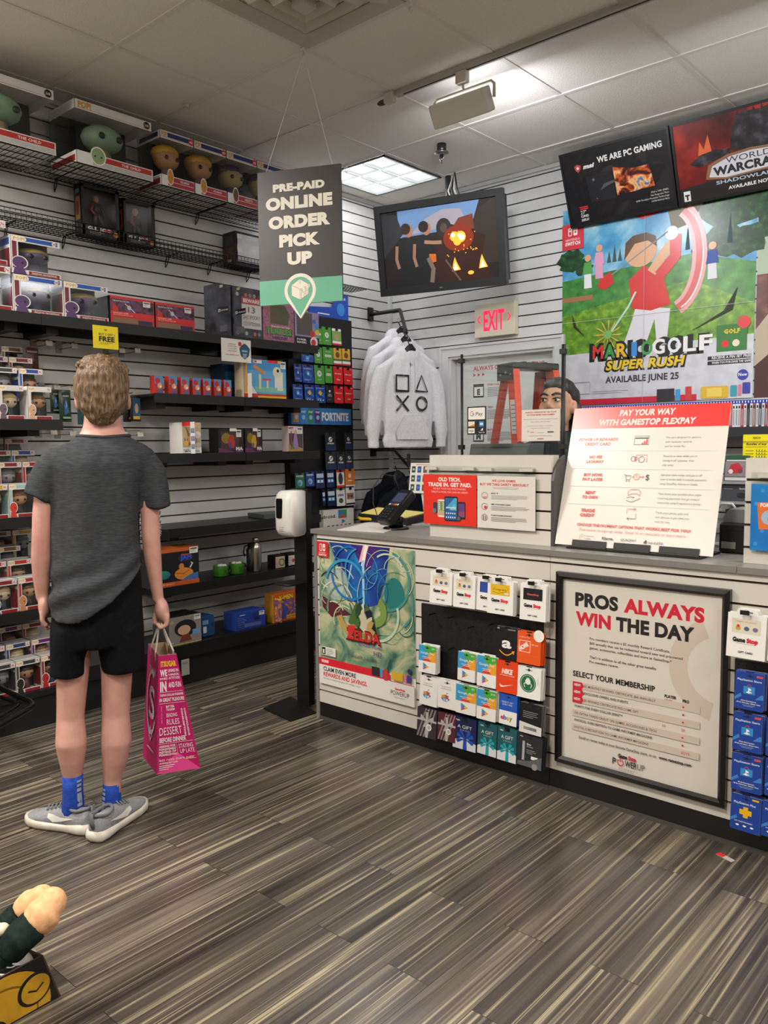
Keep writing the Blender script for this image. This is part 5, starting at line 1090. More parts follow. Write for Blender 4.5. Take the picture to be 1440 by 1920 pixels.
def msi(b, W, H):
 b.poly([(W*.13, H*.80), (W*.16, H*.82), (W*.19, H*.80), (W*.185, H*.75), (W*.16, H*.715), (W*.135, H*.75)], M('#c83a44')); b.disc(W*.16, H*.77, W*.012, WHITE, n=10); b.text('msi', W*.265, H*.745, H*.055, WHITE, .05, W*.11, shear=.25); b.text('WE ARE PC GAMING', W*.64, H*.78, H*.075, WHITE, .035, W*.58)
 b.poly([(W*.24, H*.30), (W*.22, H*.64), (W*.48, H*.60), (W*.48, H*.28)], M('#26262a', .25)); b.poly([(W*.34, H*.42), (W*.38, H*.5), (W*.48, H*.52), (W*.48, H*.49), (W*.4, H*.46)], M('#55555a', .3)); b.disc(W*.29, H*.58, .008, M('#6a6a70')); b.disc(W*.3, H*.33, .004, RED)
 b.poly([(W*.49, H*.31), (W*.48, H*.68), (W*.66, H*.61), (W*.80, H*.61), (W*.83, H*.33)], FIREP)
 b.rect(W*.12, H*.25, W*.2, H*.265, RED); b.rect(W*.12, H*.225, W*.2, H*.24, RED); b.text('27"', W*.12, H*.165, H*.05, WHITE, 0, al='L'); b.text('CURVED', W*.12, H*.12, H*.034, WHITE, .02, W*.075, 'L'); b.text('DISPLAY', W*.12, H*.07, H*.034, WHITE, .02, W*.075, 'L')
 for k, s in enumerate(('1920 x 1080 (FHD)', '1ms Response Time', 'AMD FreeSync Premium Technology', '165Hz Refresh Rate')): b.text(s, W*.94, H*(.245-.038*k), H*.022, WHITE, 0, al='R', res=1)
leaning_panel(-2.604, -1.916, 3.112, 2.70, 4.60, 4.765, 'black leaning framed panel with curved screen picture', msi)
REDSKY = M_noise('red_cloud_print', [(.3, '#2a0c0e'), (.5, '#7a1e1c'), (.65, '#b8341e'), (.8, '#d85a2c')], 4, .3, 4)
ARM = M_noise('dark_armour_print', [(.35, '#141216'), (.55, '#2e2a30'), (.7, '#55505a')], 20, .35, 4)
def wow(b, W, H):
 b.rect(.014, .014, W-.014, H-.014, REDSKY); b.poly([(.014, .014), (W-.014, .014), (W-.014, H*.2), (W*.5, H*.26), (.014, H*.2)], M('#1a0e10'))
 b.poly([(W*.45, H*.55), (W*.48, H*.8), (W*.56, H*.94), (W*.7, H*.92), (W*.82, H*.97), (W*.92, H*.8), (W*.9, H*.5), (W*.7, H*.45)], ARM); b.poly([(W*.12, H*.48), (W*.2, H*.42), (W*.45, H*.5), (W*.45, H*.56), (W*.28, H*.6)], ARM)
 for k in range(7): b.poly([(W*(.5+.06*k), H*.86), (W*(.53+.06*k), H*(.97+.0*k)), (W*(.55+.06*k), H*.86)], ARM)
 b.poly([(W*.2, H*.56), (W*.22, H*.72), (W*.25, H*.62), (W*.29, H*.78), (W*.31, H*.58)], M('#e0662c'))
 b.poly([(W*.24, H*.26), (W*.27, H*.42), (W*.42, H*.50), (W*.6, H*.52), (W*.8, H*.50), (W*.92, H*.40), (W*.93, H*.28), (W*.75, H*.24), (W*.4, H*.22)], M('#8a6248')); b.poly([(W*.27, H*.28), (W*.3, H*.4), (W*.44, H*.47), (W*.6, H*.49), (W*.78, H*.47), (W*.89, H*.38), (W*.9, H*.3), (W*.74, H*.26), (W*.4, H*.24)], M('#d0cdd0'))
 b.text('WORLD', W*.58, H*.40, H*.07, M('#2a2a3a'), .0, W*.34); b.text('WARCRAFT', W*.58, H*.285, H*.095, M('#1a1a22'), .05, W*.55); b.text('SHADOWLANDS', W*.58, H*.175, H*.042, M('#b8c4d0'), .02, W*.52); b.text('AVAILABLE NOW', W*.58, H*.09, H*.04, WHITE, .03, W*.34)
 b.rect(W*.05, H*.045, W*.105, H*.17, WHITE); b.text('T', W*.0775, H*.065, H*.06, INK, .08, res=1)
leaning_panel(-1.908, -1.22, 3.112, 2.70, 4.60, 4.765, 'red leaning framed panel with dark armoured figure print', wow)
# ------------------------------------------------------------------ window posters on the back wall
def poster(name, x0, x1, z0, z1, y, label, cat, art, base=PAPER, th=.003, group=None, kids=None, gloss=None):
 b = MB(); b.box((0, 0, -th), (x1-x0, z1-z0, 0), base); b.w = .0; art(b, x1-x0, z1-z0)
 o = b.build(name, None, FRB(x0, z0, y)); return tag(o, label, cat, group)
GRASS = M_noise('grass_print', [(.35, '#4a7a1e'), (.55, '#6a9a2a'), (.7, '#8ab83a')], 22, .25, 5, stretch=(1, 1, 1)); GRASS2 = M_noise('far_grass_print', [(.35, '#2c6a34'), (.6, '#4a9040'), (.75, '#6aa84c')], 14, .25, 4)
SKYP = M_noise('sky_print', [(.35, '#3a86b8'), (.5, '#5aa4cc'), (.62, '#9ac8dc'), (.72, '#d8e4ea')], 5, .25, 4); TREEP = M_noise('tree_print', [(.35, '#14301c'), (.55, '#1f4a28'), (.7, '#3a6a34')], 26, .3, 4)
SWOOSH = M('#c8323c', .3); SWOOSHP = M('#e0a0a4', .3); DOTP = M_noise('pale_dot_print', [(.4, '#c4c4ca'), (.6, '#cecfd4')], 16, .25, 1)
def blob(b, W, H, cx, cy, r, m, n=16, seed=0):
 rr = random.Random(seed); b.poly([(W*cx+r*(.75+.35*rr.random())*math.cos(2*PI*k/n), H*cy+r*(.6+.3*rr.random())*math.sin(2*PI*k/n)) for k in range(n)], m)
def golf(b, W, H):
 V = lambda y: H*y
 b.rect(0, V(.30), W, H, SKYP); b.poly([(0, V(.24)), (0, V(.64)), (W*.3, V(.66)), (W*.7, V(.68)), (W, V(.60)), (W, V(.24))], GRASS2)
 b.poly([(0, V(.22)), (0, V(.46)), (W*.25, V(.50)), (W*.7, V(.56)), (W, V(.42)), (W, V(.22))], GRASS)
 for cx, cy, r, s in ((.05, .74, .10, 1), (.12, .70, .07, 2), (.85, .72, .12, 3), (.95, .70, .12, 4), (.75, .70, .07, 5), (.9, .88, .2, 6)): blob(b, W, H, cx, cy, r, TREEP, 18, s)
 b.poly([(W*.56, V(.98)), (W*.6, V(.80)), (W*.7, V(.82)), (W*.8, V(.98))], M('#8d8678'))
 for k, (x, h) in enumerate(((.27, .06), (.3, .09), (.33, .06), (.68, .12), (.72, .16), (.88, .14))): b.poly([(W*(x-.012), V(.70)), (W*x, V(.70+h)), (W*(x+.012), V(.70))], M('#2a4a50'))
 b.rect(0, V(.53), W*.18, V(.555), M('#9a6a44'))
 # swing arc
 arc = [(W*(.60+.14*math.cos(a)), V(.67)+H*.24*math.sin(a)) for a in [math.radians(-75+10*k) for k in range(15)]]
 b.line(arc, .085, SWOOSHP); b.line(arc, .04, M('#d05a5c', .3)); b.line([(p[0]+.02, p[1]) for p in arc], .008, WHITE); b.line([(W*.3, V(.98)), (W*.45, V(.9)), (W*.62, V(.93)), (W*.7, V(.99))], .05, SWOOSH)
 # plain golfer: red top, white trousers, club
 red = M('#cf2a2c', .3); sk = M('#d8a47c', .3); wt = M('#d9d8de', .3)
 b.poly([(W*.40, V(.40)), (W*.36, V(.30)), (W*.42, V(.25)), (W*.48, V(.29)), (W*.52, V(.40)), (W*.53, V(.30)), (W*.46, V(.22)), (W*.5, V(.20)), (W*.58, V(.24)), (W*.60, V(.44)), (W*.42, V(.47))], wt)
 b.poly([(W*.40, V(.46)), (W*.38, V(.60)), (W*.46, V(.66)), (W*.56, V(.60)), (W*.60, V(.46)), (W*.5, V(.44))], red); b.line([(W*.5, V(.62)), (W*.56, V(.70)), (W*.62, V(.76))], .06, sk); b.line([(W*.54, V(.60)), (W*.62, V(.68)), (W*.62, V(.78))], .07, red); b.disc(W*.6, V(.79), .04, wt); b.disc(W*.44, V(.73), W*.085, sk, V(.075), 20); b.poly([(W*.355, V(.70)), (W*.36, V(.78)), (W*.40, V(.81)), (W*.47, V(.815)), (W*.52, V(.79)), (W*.525, V(.74)), (W*.48, V(.775)), (W*.41, V(.77))], M('#5a3c26', .3)); b.line([(W*.58, V(.8)), (W*.4, V(.70)), (W*.27, V(.63))], .008, M('#8a8a8a')); b.poly([(W*.21, V(.585)), (W*.22, V(.625)), (W*.28, V(.655)), (W*.30, V(.60)), (W*.25, V(.57))], red)
 b.rect(W*.2, V(.60), W*.215, V(.60), red)
 for x, h, c1, c2 in ((.15, .66, '#4a9a4c', '#e0e0e4'), (.215, .70, '#d898b4', '#d898b4'), (.80, .62, '#3c56a4', '#dcdce0')): b.poly([(W*(x-.03), V(h)), (W*(x-.02), V(h+.06)), (W*(x+.02), V(h+.06)), (W*(x+.03), V(h))], M(c1)); b.poly([(W*(x-.02), V(h-.07)), (W*(x-.02), V(h)), (W*(x+.02), V(h)), (W*(x+.025), V(h-.07))], M(c2)); b.disc(W*x, V(h+.08), .022, sk)
 for k in range(12): a = 2*PI*k/12; b.poly([(W*.27, V(.345)), (W*.27+.075*math.cos(a-.12), V(.345)+.075*math.sin(a-.12)), (W*.27+.1*math.cos(a), V(.345)+.1*math.sin(a))], M('#e0b84a'))
 b.disc(W*.27, V(.345), .026, M('#7ab464')); b.line([(W*.29, V(.36)), (W*.38, V(.47)), (W*.42, V(.54))], .012, M('#b8e0d0'))
 b.poly([(W*.06, V(.47)), (W*.07, V(.40)), (W*.14, V(.345)), (W*.09, V(.40))], M('#26281c')); b.poly([(W*.92, V(.5)), (W*.9, V(.40)), (W*.7, V(.32)), (W*.86, V(.40))], M('#26281c'))
 b.poly([(0, 0), (0, V(.26)), (W*.1, V(.262)), (W, V(.285)), (W, 0)], DOTP)
 cols = ['#d8342c', '#3c9a46', '#e8b42c', '#3a8ad0', '#3c9a46']
 b.text('MARIO GOLF', W*.48, V(.225), V(.078), INK, .10, W*.63)
 for i, ch in enumerate('MARIO'): b.text(ch, W*(.215+.067*i), V(.232), V(.066), M(cols[i]), .035, W*(.03 if ch == 'I' else .06))
 for i, ch in enumerate('GOLF'): b.text(ch, W*(.545+.078*i), V(.232), V(.070), WHITE if i != 1 else M('#dfe6ea'), .03, W*.064)
 b.text('SUPER RUSH', W*.47, V(.165), V(.052), INK, .10, W*.44, shear=.2); b.text('SUPER RUSH', W*.47, V(.170), V(.044), M('#e8c42a'), .04, W*.42, shear=.2)
 b.text('AVAILABLE JUNE 25', W*.455, V(.105), V(.032), M('#33333a'), .03, W*.39)
 b.rect(W*.83, V(.215), W*.97, V(.335), M('#3c7a3c')); b.text('GOLF', W*.9, V(.295), V(.02), M('#e8c42a'), .04, res=1); b.disc(W*.87, V(.25), .02, RED); b.disc(W*.92, V(.25), .02, M('#e8d8b8')); b.disc(W*.955, V(.34), .035, M('#d84a4c'))
 b.rect(W*.79, V(.18), W*.99, V(.197), INK); b.text('RECEIVE A PIN SET FREE', W*.9, V(.184), V(.012), WHITE, .02, W*.18, res=1); b.rect(W*.79, V(.158), W*.99, V(.175), INK); b.text('WHEN YOU PURCHASE THE GAME', W*.9, V(.162), V(.010), WHITE, .02, W*.18, res=1)
 b.disc(W*.955, V(.105), .03, M('#3a3f9c')); b.text('New', W*.955, V(.10), V(.014), WHITE, .03, res=1)
 b.line([(W*.03, V(.055)), (W*.03, V(.115)), (W*.17, V(.115)), (W*.17, V(.055)), (W*.03, V(.055))], .002, INK); b.lines(W*.18, V(.065), W*.25, 2, .012, .002, GREY)
 b.rect(0, 0, W*.74, V(.028), M('#c8203a')); b.rect(W*.54, 0, W*.63, V(.06), M('#2a2a2e')); b.rect(W*.635, 0, W*.66, V(.055), M('#3a9ac8')); b.rect(W*.685, 0, W*.715, V(.065), M('#c83a3a')); b.rrect(W*.76, V(.005), W*.89, V(.06), .01, M('#d8b02c')); b.rect(W*.79, V(.013), W*.86, V(.052), M('#e8cc5a')); b.rrect(W*.90, V(.01), W*.93, V(.06), .005, M('#3a9aa8')); b.rrect(W*.935, V(.012), W*.95, V(.062), .004, M('#d87a94')); b.rrect(W*.955, V(.02), W*.99, V(.07), .005, M('#3c3f9a'))
 b.rect(0, V(.795), W*.125, V(.925), M('#cc2836')); b.rrect(W*.035, V(.865), W*.058, V(.905), .008, WHITE); b.rrect(W*.040, V(.869), W*.054, V(.901), .006, M('#cc2836')); b.rrect(W*.066, V(.865), W*.09, V(.905), .008, WHITE); b.disc(W*.078, V(.882), .007, M('#cc2836')); b.disc(W*.047, V(.89), .006, WHITE); b.text('NINTENDO', W*.0625, V(.84), V(.012), WHITE, .0, W*.085, res=1); b.text('SWITCH', W*.0625, V(.818), V(.018), WHITE, .04, W*.088, res=1)
 b.rect(W*.464, 0, W*.4655, H, M('#b0b4b0')); b.rect(0, V(.425), W, V(.4265), M('#c8ccc8'))
GX0, GX1, GZ0, GZ1 = -2.68, -1.484, 1.585, 2.83
poster('wall_poster', GX0, GX1, GZ0, GZ1, YB-.004, 'big glossy golf poster with bright green course on the back wall', 'poster', golf, M('#e2e2e4', .2))
def desert(b, W, H):
 b.rect(0, H*.68, W, H, TREEP); b.rect(0, H*.52, W, H*.7, M('#a8b8a0')); b.rect(0, H*.30, W, H*.54, M_noise('red_rock_print', [(.35, '#3a1a1c'), (.6, '#6a3230'), (.75, '#8a5a4c')], 12, .25, 4)); b.poly([(0, 0), (0, H*.30), (W*.1, H*.42), (W*.3, H*.46), (W, H*.46), (W, 0)], M('#b8a890')); b.poly([(0, 0), (0, H*.14), (W*.2, H*.3), (W*.25, H*.2), (W*.1, 0)], M('#4a2a24')); b.disc(W*.16, H*.27, .015, M('#4a3a30'))
poster('wall_poster', -1.478, -.3, GZ0, GZ1, YB-.004, 'poster of a pale coat over red rocks, beside the golf poster', 'poster', desert, M('#c8b8a0', .2))
# rating poster on the door leaf
DLY = YB+.06
pa = ony(868, 672, DLY); pq = ony(1040, 880, DLY)
def rating(b, W, H):
 b.text('ALWAYS CHECK THE RATING', W*.12, H*.90, H*.032, M('#c22a36'), .03, W*.76, 'L')
 for k in range(3): b.poly([(W*(.12+.05*k), H*.855), (W*(.15+.05*k), H*.868), (W*(.12+.05*k), H*.881)], M('#c22a36'))
 for k, (L_, T_) in enumerate((('E', 'EVERYONE'), ('T', 'TEEN'), ('M', 'MATURE 17+'))):
  v = H*(.70-.165*k); b.rect(W*.12, v, W*.24, v+H*.10, INK); b.rect(W*.13, v+H*.012, W*.23, v+H*.078, WHITE); b.text(L_, W*.18, v+H*.022, H*.04, INK, .06, res=1); b.text(T_, W*.28, v+H*.083, H*.015, M('#c22a36'), .02, al='L', res=1); b.lines(W*.28, v+H*.07, W*.34, 6, H*.012, H*.005, GREY)
 b.text('CONTENT DESCRIPTORS', W*.55, H*.33, H*.014, M('#c22a36'), .02, W*.35, 'L', res=1); b.lines(W*.55, H*.31, W*.35, 4, H*.012, H*.005, GREY); b.text('INTERACTIVE ELEMENTS', W*.55, H*.24, H*.014, M('#c22a36'), .02, W*.35, 'L', res=1); b.lines(W*.55, H*.22, W*.35, 4, H*.012, H*.005, GREY); b.poly([(W*.1, H*.2), (W*.24, H*.2), (W*.17, H*.13)], M('#c22a36')); b.rect(W*.1, H*.18, W*.14, H*.24, M('#c22a36'))
poster('door_poster', pa.x, DX1-.021, 1.0, pa.z, DLY-.0005, 'white rating poster with red heading on the door behind the ladder', 'poster', rating, M('#d9d7d8', .3))
# ------------------------------------------------------------------ the counter
YC, XC0, ZT = 2.71, -2.857, 0.94
XS = -1.556
XC1 = 1.0
EDGE = M('#7d7a75', .45); TOPM = M_noise('grey_laminate', [(.35, '#86847f'), (.65, '#93918c')], 60, .35, 3)
KICK = M('#0e0d0d', .5); BASEB = M('#4a4744', .5)
def cabinet(x0, x1, label, endleft):
 t = thing('counter_cabinet', label, 'counter', FRB(x0, 0, YC), 'cabinets of the sales counter'); W = x1-x0-.002
 b = MB(); slats(b, .02 if endleft else 0, W, .086, .918, .892, SLATC, GROOVEB); b.build('slat_front', t)
 b = MB(); b.box((.01, .086, -.56), (W-.001, .918, -.021), M('#5a5754', .6)); b.build('carcass', t)
 b = MB(); b.box((0 if not endleft else .02, 0, -.05), (W, .084, -.004), KICK); b.box((0 if not endleft else .02, 0, -.0035), (W, .014, .004), BASEB); b.build('kick_plate', t)
 if endleft:
  b = MB(); b.box((-.003, 0, -.56), (.018, .918, .001), EDGE); b.build('end_panel', t)
 else:
  pass
 return t
cabinet(XC0, XS, 'pale slat-front cabinet with fantasy poster and gift card board', True)
cabinet(XS, XC1, 'pale slat-front cabinet carrying the black framed membership poster', False)
def worktop(x0, x1, label):
 b = MB(); b.box((x0, YC-.012, .919), (x1, YC+.60, ZT), TOPM, [None, None, EDGE, None, None, None])
 return tag(b.build('worktop'), label, 'worktop', 'grey worktops')
xa = ony(782, 1012, YC-.012).x; xb = ony(1381, 1080, YC-.012).x
worktop(XC0-.014, xa-.0008, 'short grey worktop with the card reader on it'); worktop(xa+.0008, xb-.0008, 'long grey worktop under the white payment sign'); worktop(xb+.0008, XC1, 'grey worktop under the riser with blue acrylic sign')
# risers standing on the counter
def riser(x0, x1, y, z1, label):
 z0 = ZT+.0005
 t = thing('counter_riser', label, 'counter riser', FRB(x0, z0, y), 'slat risers on the counter'); W = x1-x0; H = z1-z0
 b = MB(); slats(b, 0, W, 0, H, H-.071, SLATC, GROOVEB); b.build('slat_front', t)
 b = MB(); b.box((.0, 0, -.06), (W, H, -.021), M('#c4bfb5', .45)); b.build('core', t)
 b = MB(); q = MB(); pts = [(-.03, 0), (.06, 0), (.06, H*.72), (.045, H*.86), (.01, H*.95), (-.03, H)]
 b.T = TR(W+.001, 0, -.06) @ RY(PI/2); b.prism([(a_*-1+.0, c_) for a_, c_ in pts][::-1], 0, .012, M('#4b4845', .45)); b.build('end_panel', t)
 return t
yr = 2.80
r0, r1 = ony(806, 930, yr), ony(1033, 930, yr); rt = ony(920, 853.5, yr).z
riser(r0.x, r1.x, yr, rt, 'pale slat riser behind the two acrylic signs, on the counter')
s0 = ony(1397, 930, yr)
riser(s0.x, .2, yr, ony(1410, 859, yr).z, 'pale slat riser with a blue acrylic sign, cut by the picture edge')
# ---- signs on the riser
ACR = M_clear('acrylic', '#f4f7f6', .1, .05)
def acrylic(px, py, qx, qy, y, label, base, art, clips=3, hd=True):
 p = ony(px, py, y); q = ony(qx, qy, y); W = q.x-p.x; H = p.z-q.z
 t = thing('acrylic_sign', label, 'sign', FRB(p.x, q.z, y))
 b = MB(); b.box((0, 0, -.001), (W, H, 0), base); b.w = 0.0; art(b, W, H); b.build('printed_sheet', t)
 b = MB(); b.box((-.001, -.004, -.0035), (W+.001, H+.038, -.0015), ACR); b.build('acrylic_sheet', t)
 b = MB()
 for k in range(clips): u = W*(.15+.7*k/max(1, clips-1)); b.box((u-.03, H+.02, -.012), (u+.03, H+.032, .004), M('#c9c5bb', .25));
 b.build('clip_strip', t)
 return t
def oldtech(b, W, H):
 b.text('OLD TECH.', W*.5, H*.87, H*.075, WHITE, .045, W*.42); b.text('TRADE IN. GET PAID.', W*.5, H*.765, H*.075, WHITE, .045, W*.82); b.text('WE BUY YOUR OLD SMARTPHONES,', W*.5, H*.70, H*.038, M('#f4c8c4'), 0, W*.62, res=2); b.text('TABLETS & MORE. FOR CASH OR CREDIT.', W*.5, H*.635, H*.038, M('#f4c8c4'), 0, W*.7, res=2)
 b.rrect(W*.19, H*.23, W*.30, H*.44, .004, M('#3a3a3c')); b.rrect(W*.28, H*.15, W*.42, H*.50, .005, M('#e8e6e2')); b.rect(W*.29, H*.18, W*.41, H*.47, M('#8a9a5a')); b.rect(W*.29, H*.18, W*.41, H*.28, M('#c0a880'))
 for k in range(4):
  for j in range(3): b.rect(W*(.302+.036*j), H*(.30+.04*k), W*(.325+.036*j), H*(.325+.04*k), M(['#e0e4e8', '#4a9a5a', '#d0d4d8'][j]))
 b.rrect(W*.66, H*.13, W*.80, H*.47, .004, M('#201c28')); b.rect(W*.672, H*.17, W*.788, H*.44, M('#5a3a7a')); b.rect(W*.672, H*.17, W*.788, H*.28, M('#8a4a6a'))
 b.rrect(W*.41, H*.08, W*.66, H*.57, .006, M('#1a1e28')); b.rect(W*.425, H*.11, W*.645, H*.54, M('#2a5a9a')); b.poly([(W*.425, H*.32), (W*.60, H*.54), (W*.645, H*.54), (W*.645, H*.34)], M('#4aa4c8')); b.poly([(W*.5, H*.30), (W*.6, H*.42), (W*.645, H*.30)], M('#6ac0d0')); b.rect(W*.44, H*.34, W*.63, H*.355, WHITE)
 for j in range(5):
  for k in range(2): b.rect(W*(.44+.04*j), H*(.14+.08*k), W*(.46+.04*j), H*(.17+.08*k), M('#dfe4ea'))
 b.disc(W*.68, H*.14, W*.045, M('#2a2c30'), n=16); b.disc(W*.68, H*.14, W*.03, M('#5a5c60'), n=14); b.disc(W*.22, H*.27, W*.04, M('#6a7074'), n=14)
acrylic(794, 889, 893.5, 988, yr-.016, 'bright red trade-in sign clipped to the riser beside the card reader', M('#e3301f', .3), oldtech, 2)
def safety(b, W, H):
 c = M('#d23c34'); b.text('WE LOVE GAMES.', W*.47, H*.89, H*.045, c, .04, W*.42); b.text('BUT WE TAKE SAFETY SERIOUSLY', W*.47, H*.82, H*.045, c, .04, W*.84); b.lines(W*.2, H*.79, W*.6, 2, H*.025, H*.007, GREY, al='C')
 for k, s in enumerate(('MASKS UP', 'KEEP YOUR HANDS CLEAN', "IT'S MULTI-PLAYER DISTANCING")):
  v = H*(.66-.21*k); b.text(s, W*.25, v, H*.025, INK, .03, al='L', maxw=W*.36, res=1); b.lines(W*.25, v-H*.025, W*.66, 4, H*.022, H*.007, M('#8a8884'), .1)
  b.ring(W*.135, v-H*.035, W*.055, .0015, M('#5a5854'), 18, ry=H*.065)
  if k == 0: b.poly([(W*.10, v-H*.05), (W*.17, v-H*.05), (W*.155, v-H*.09), (W*.115, v-H*.09)], M('#d88a88'))
  if k == 1: b.disc(W*.15, v-H*.05, W*.025, c, n=10)
  if k == 2: [b.line([(W*(.115+.04*j), v-H*.0), (W*(.115+.04*j), v-H*.08)], .004, M('#6a6864')) for j in range(2)]
acrylic(895, 892, 1003.5, 996.5, yr-.016, 'white safety notice in acrylic, clipped to the riser next to the trade-in sign', M('#dedad2', .3), safety, 2)
BLUEG = M_noise('blue_glow_print', [(.3, '#1d5fb0'), (.5, '#2280c8'), (.7, '#22a0cc')], 3, .2, 2)
def fcard(b, W, H):
 for k in range(6): b.disc(W*(.05+.06*(k % 3)), H*(.1+.2*k), W*.02, M('#3a8ad0'), n=10)
 b.poly([(W*.08, H*.32), (W*.06, H*.72), (W*.30, H*.75), (W*.32, H*.34)], M('#d8702a')); b.text('FORTNITE', W*.19, H*.66, H*.055, WHITE, .05, W*.2, res=2); b.disc(W*.17, H*.5, W*.07, M('#9ab8d0')); b.disc(W*.21, H*.48, W*.05, M('#6a88a8'))
acrylic(1409, 907, 1620, 1047, yr-.016, 'blue acrylic sign with an orange card picture at the picture edge', BLUEG, fcard, 3)
# ---- posters on the counter front
YP = YC-.004
def fantasy(b, W, H):
 TEAL = M_noise('teal_cloud_print', [(.32, '#2a5a52'), (.45, '#7a9a7c'), (.55, '#b4b890'), (.66, '#d0cba8'), (.8, '#6a8a6a')], 7, .3, 5, distort=1.4)
 b.rect(0, H*.18, W, H, TEAL)
 b.poly([(W*.12, H), (W*.3, H*.70), (W*.36, H*.62), (W*.5, H*.58), (W*.64, H*.62), (W*.72, H*.8), (W*.76, H)], M_noise('night_sky_print', [(.3, '#1f1f6a'), (.5, '#24489a'), (.7, '#2a86c0')], 5, .3, 3))
 b.poly([(W*.36, H), (W*.48, H*.84), (W*.56, H*.84), (W*.66, H)], M('#4a2a7a', .3)); b.poly([(W*.49, H), (W*.44, H*.88), (W*.5, H*.9), (W*.55, H)], M('#f0b8c0', .3)); b.poly([(W*.505, H), (W*.465, H*.86), (W*.50, H*.87), (W*.54, H)], M('#f8eede', .3))
 b.poly([(W*.475, H*.9), (W*.478, H*.60), (W*.498, H*.60), (W*.50, H*.9)], M('#9ad0e8', .3)); b.poly([(W*.365, H*.88), (W*.29, H*.66), (W*.305, H*.66), (W*.38, H*.88)], M('#8ac4e4', .3))
 b.disc(W*.2, H*.72, W*.13, M('#9aaea4', .3), H*.12); b.disc(W*.8, H*.70, W*.10, M('#2c7a76', .3), H*.11); b.disc(W*.2, H*.72, W*.08, M('#b4c0b0', .3), H*.09); b.poly([(W*.03, H*.62), (W*.2, H*.58), (W*.36, H*.52), (W*.14, H*.48), (W*.04, H*.54)], M('#5a2a30', .3))
 rr = random.Random(9)
 def arcs(n, u0, u1, v0, v1, cols, t0, t1):
  for k in range(n):
   u, v, r, a0 = rr.uniform(u0, u1)*W, rr.uniform(v0, v1)*H, rr.uniform(.06, .3)*W, rr.uniform(0, 6)
   r = min(r, u-.004, W-u-.004, v-H*.37, H*.985-v)
   if r > .012: b.ring(u, v, r, rr.uniform(t0, t1)*r, M(cols[k % len(cols)], .3), 14, a0, a0+rr.uniform(1.0, 3.0))
 arcs(40, .02, .36, .22, .88, ['#9ab0a4', '#6a8a74', '#c8ccb0', '#4a2a2c', '#3c5a4a', '#d8d4b8'], .02, .11); arcs(40, .62, .98, .24, .92, ['#4a9088', '#9cc4b4', '#c0d4b8', '#2a6a66', '#7ab0a0', '#d0d8b4'], .02, .1); arcs(16, .3, .7, .24, .5, ['#b8b890', '#8a9a70', '#d4ccb0', '#7a6a4c'], .03, .14); arcs(9, .3, .68, .62, .9, ['#2a7ac0', '#3a96c8', '#2a58a8', '#58b0d0'], .02, .1)
 b.poly([(W*.33, H*.47), (W*.42, H*.62), (W*.47, H*.50), (W*.53, H*.62), (W*.62, H*.50), (W*.66, H*.42), (W*.5, H*.38)], M('#4a6a38', .3)); b.poly([(W*.46, H*.42), (W*.47, H*.60), (W*.50, H*.62), (W*.51, H*.42)], M('#d8d0c0', .3)); b.poly([(W*.51, H*.56), (W*.60, H*.42), (W*.63, H*.44), (W*.57, H*.58)], M('#22243c', .3))
 arcs(12, .34, .64, .40, .58, ['#7a9a4a', '#2f4a2a', '#b89a5a', '#c8c0a8'], .25, .7)
 b.text('ZELDA', W*.49, H*.355, H*.075, M('#5a1418'), .08, W*.37); b.text('ZELDA', W*.49, H*.36, H*.066, M('#cf2a2c'), .03, W*.35); b.poly([(W*.33, H*.45), (W*.42, H*.455), (W*.36, H*.37), (W*.33, H*.37)], M('#cf2a2c')); b.text('SKYWARD SWORD', W*.56, H*.325, H*.016, M('#3a4a9a'), .02, W*.25, res=2); b.text('HD', W*.64, H*.275, H*.034, M('#3a3a8a'), .0, W*.08); b.text('Available July 16th', W*.49, H*.235, H*.024, M('#4a4a4a'), .0, W*.28)
 b.rect(W*.03, H*.205, W*.19, H*.265, M('#e4e0d4')); b.rect(W*.035, H*.21, W*.075, H*.26, INK); b.text('E', W*.055, H*.22, H*.025, WHITE, .06, res=1); b.lines(W*.085, H*.252, W*.09, 4, H*.012, H*.004, GREY)
 b.rect(0, 0, W, H*.135, M('#e6e2dc')); b.rect(0, H*.135, W*.76, H*.185, M('#d8202c')); b.rect(W*.76, H*.133, W, H*.137, M('#d8202c')); b.rrect(W*.03, H*.152, W*.11, H*.172, .003, M('#f0c0c0'))
 b.text('CLAIM EVEN MORE', W*.05, H*.095, H*.03, INK, .03, W*.36, 'L'); b.text('REWARDS AND SAVINGS.', W*.05, H*.057, H*.03, M('#d8202c'), .03, W*.48, 'L'); b.text('BECOME A POWERUP REWARDS PRO MEMBER TODAY', W*.05, H*.035, H*.012, GREY, 0, W*.41, 'L', res=1)
 b.text('GameStop', W*.86, H*.085, H*.016, RED, .04, W*.10, res=2); b.text('POWERUP', W*.86, H*.05, H*.03, INK, .0, W*.18); b.text('REWARDS', W*.86, H*.032, H*.009, GREY, 0, W*.1, res=1)
 b.rect(W*.58, H*.145, W*.66, H*.205, M('#2a2a2e')); b.rect(W*.665, H*.145, W*.69, H*.2, M('#3a9ac8')); b.rect(W*.705, H*.13, W*.74, H*.205, M('#c83a3a')); b.rrect(W*.78, H*.148, W*.89, H*.2, .005, M('#d8b02c')); b.rrect(W*.90, H*.148, W*.925, H*.2, .003, M('#d87a94')); b.rrect(W*.93, H*.15, W*.97, H*.2, .004, M('#4a3f8a')); b.disc(W*.955, H*.225, W*.02, M('#3a2a6a'))
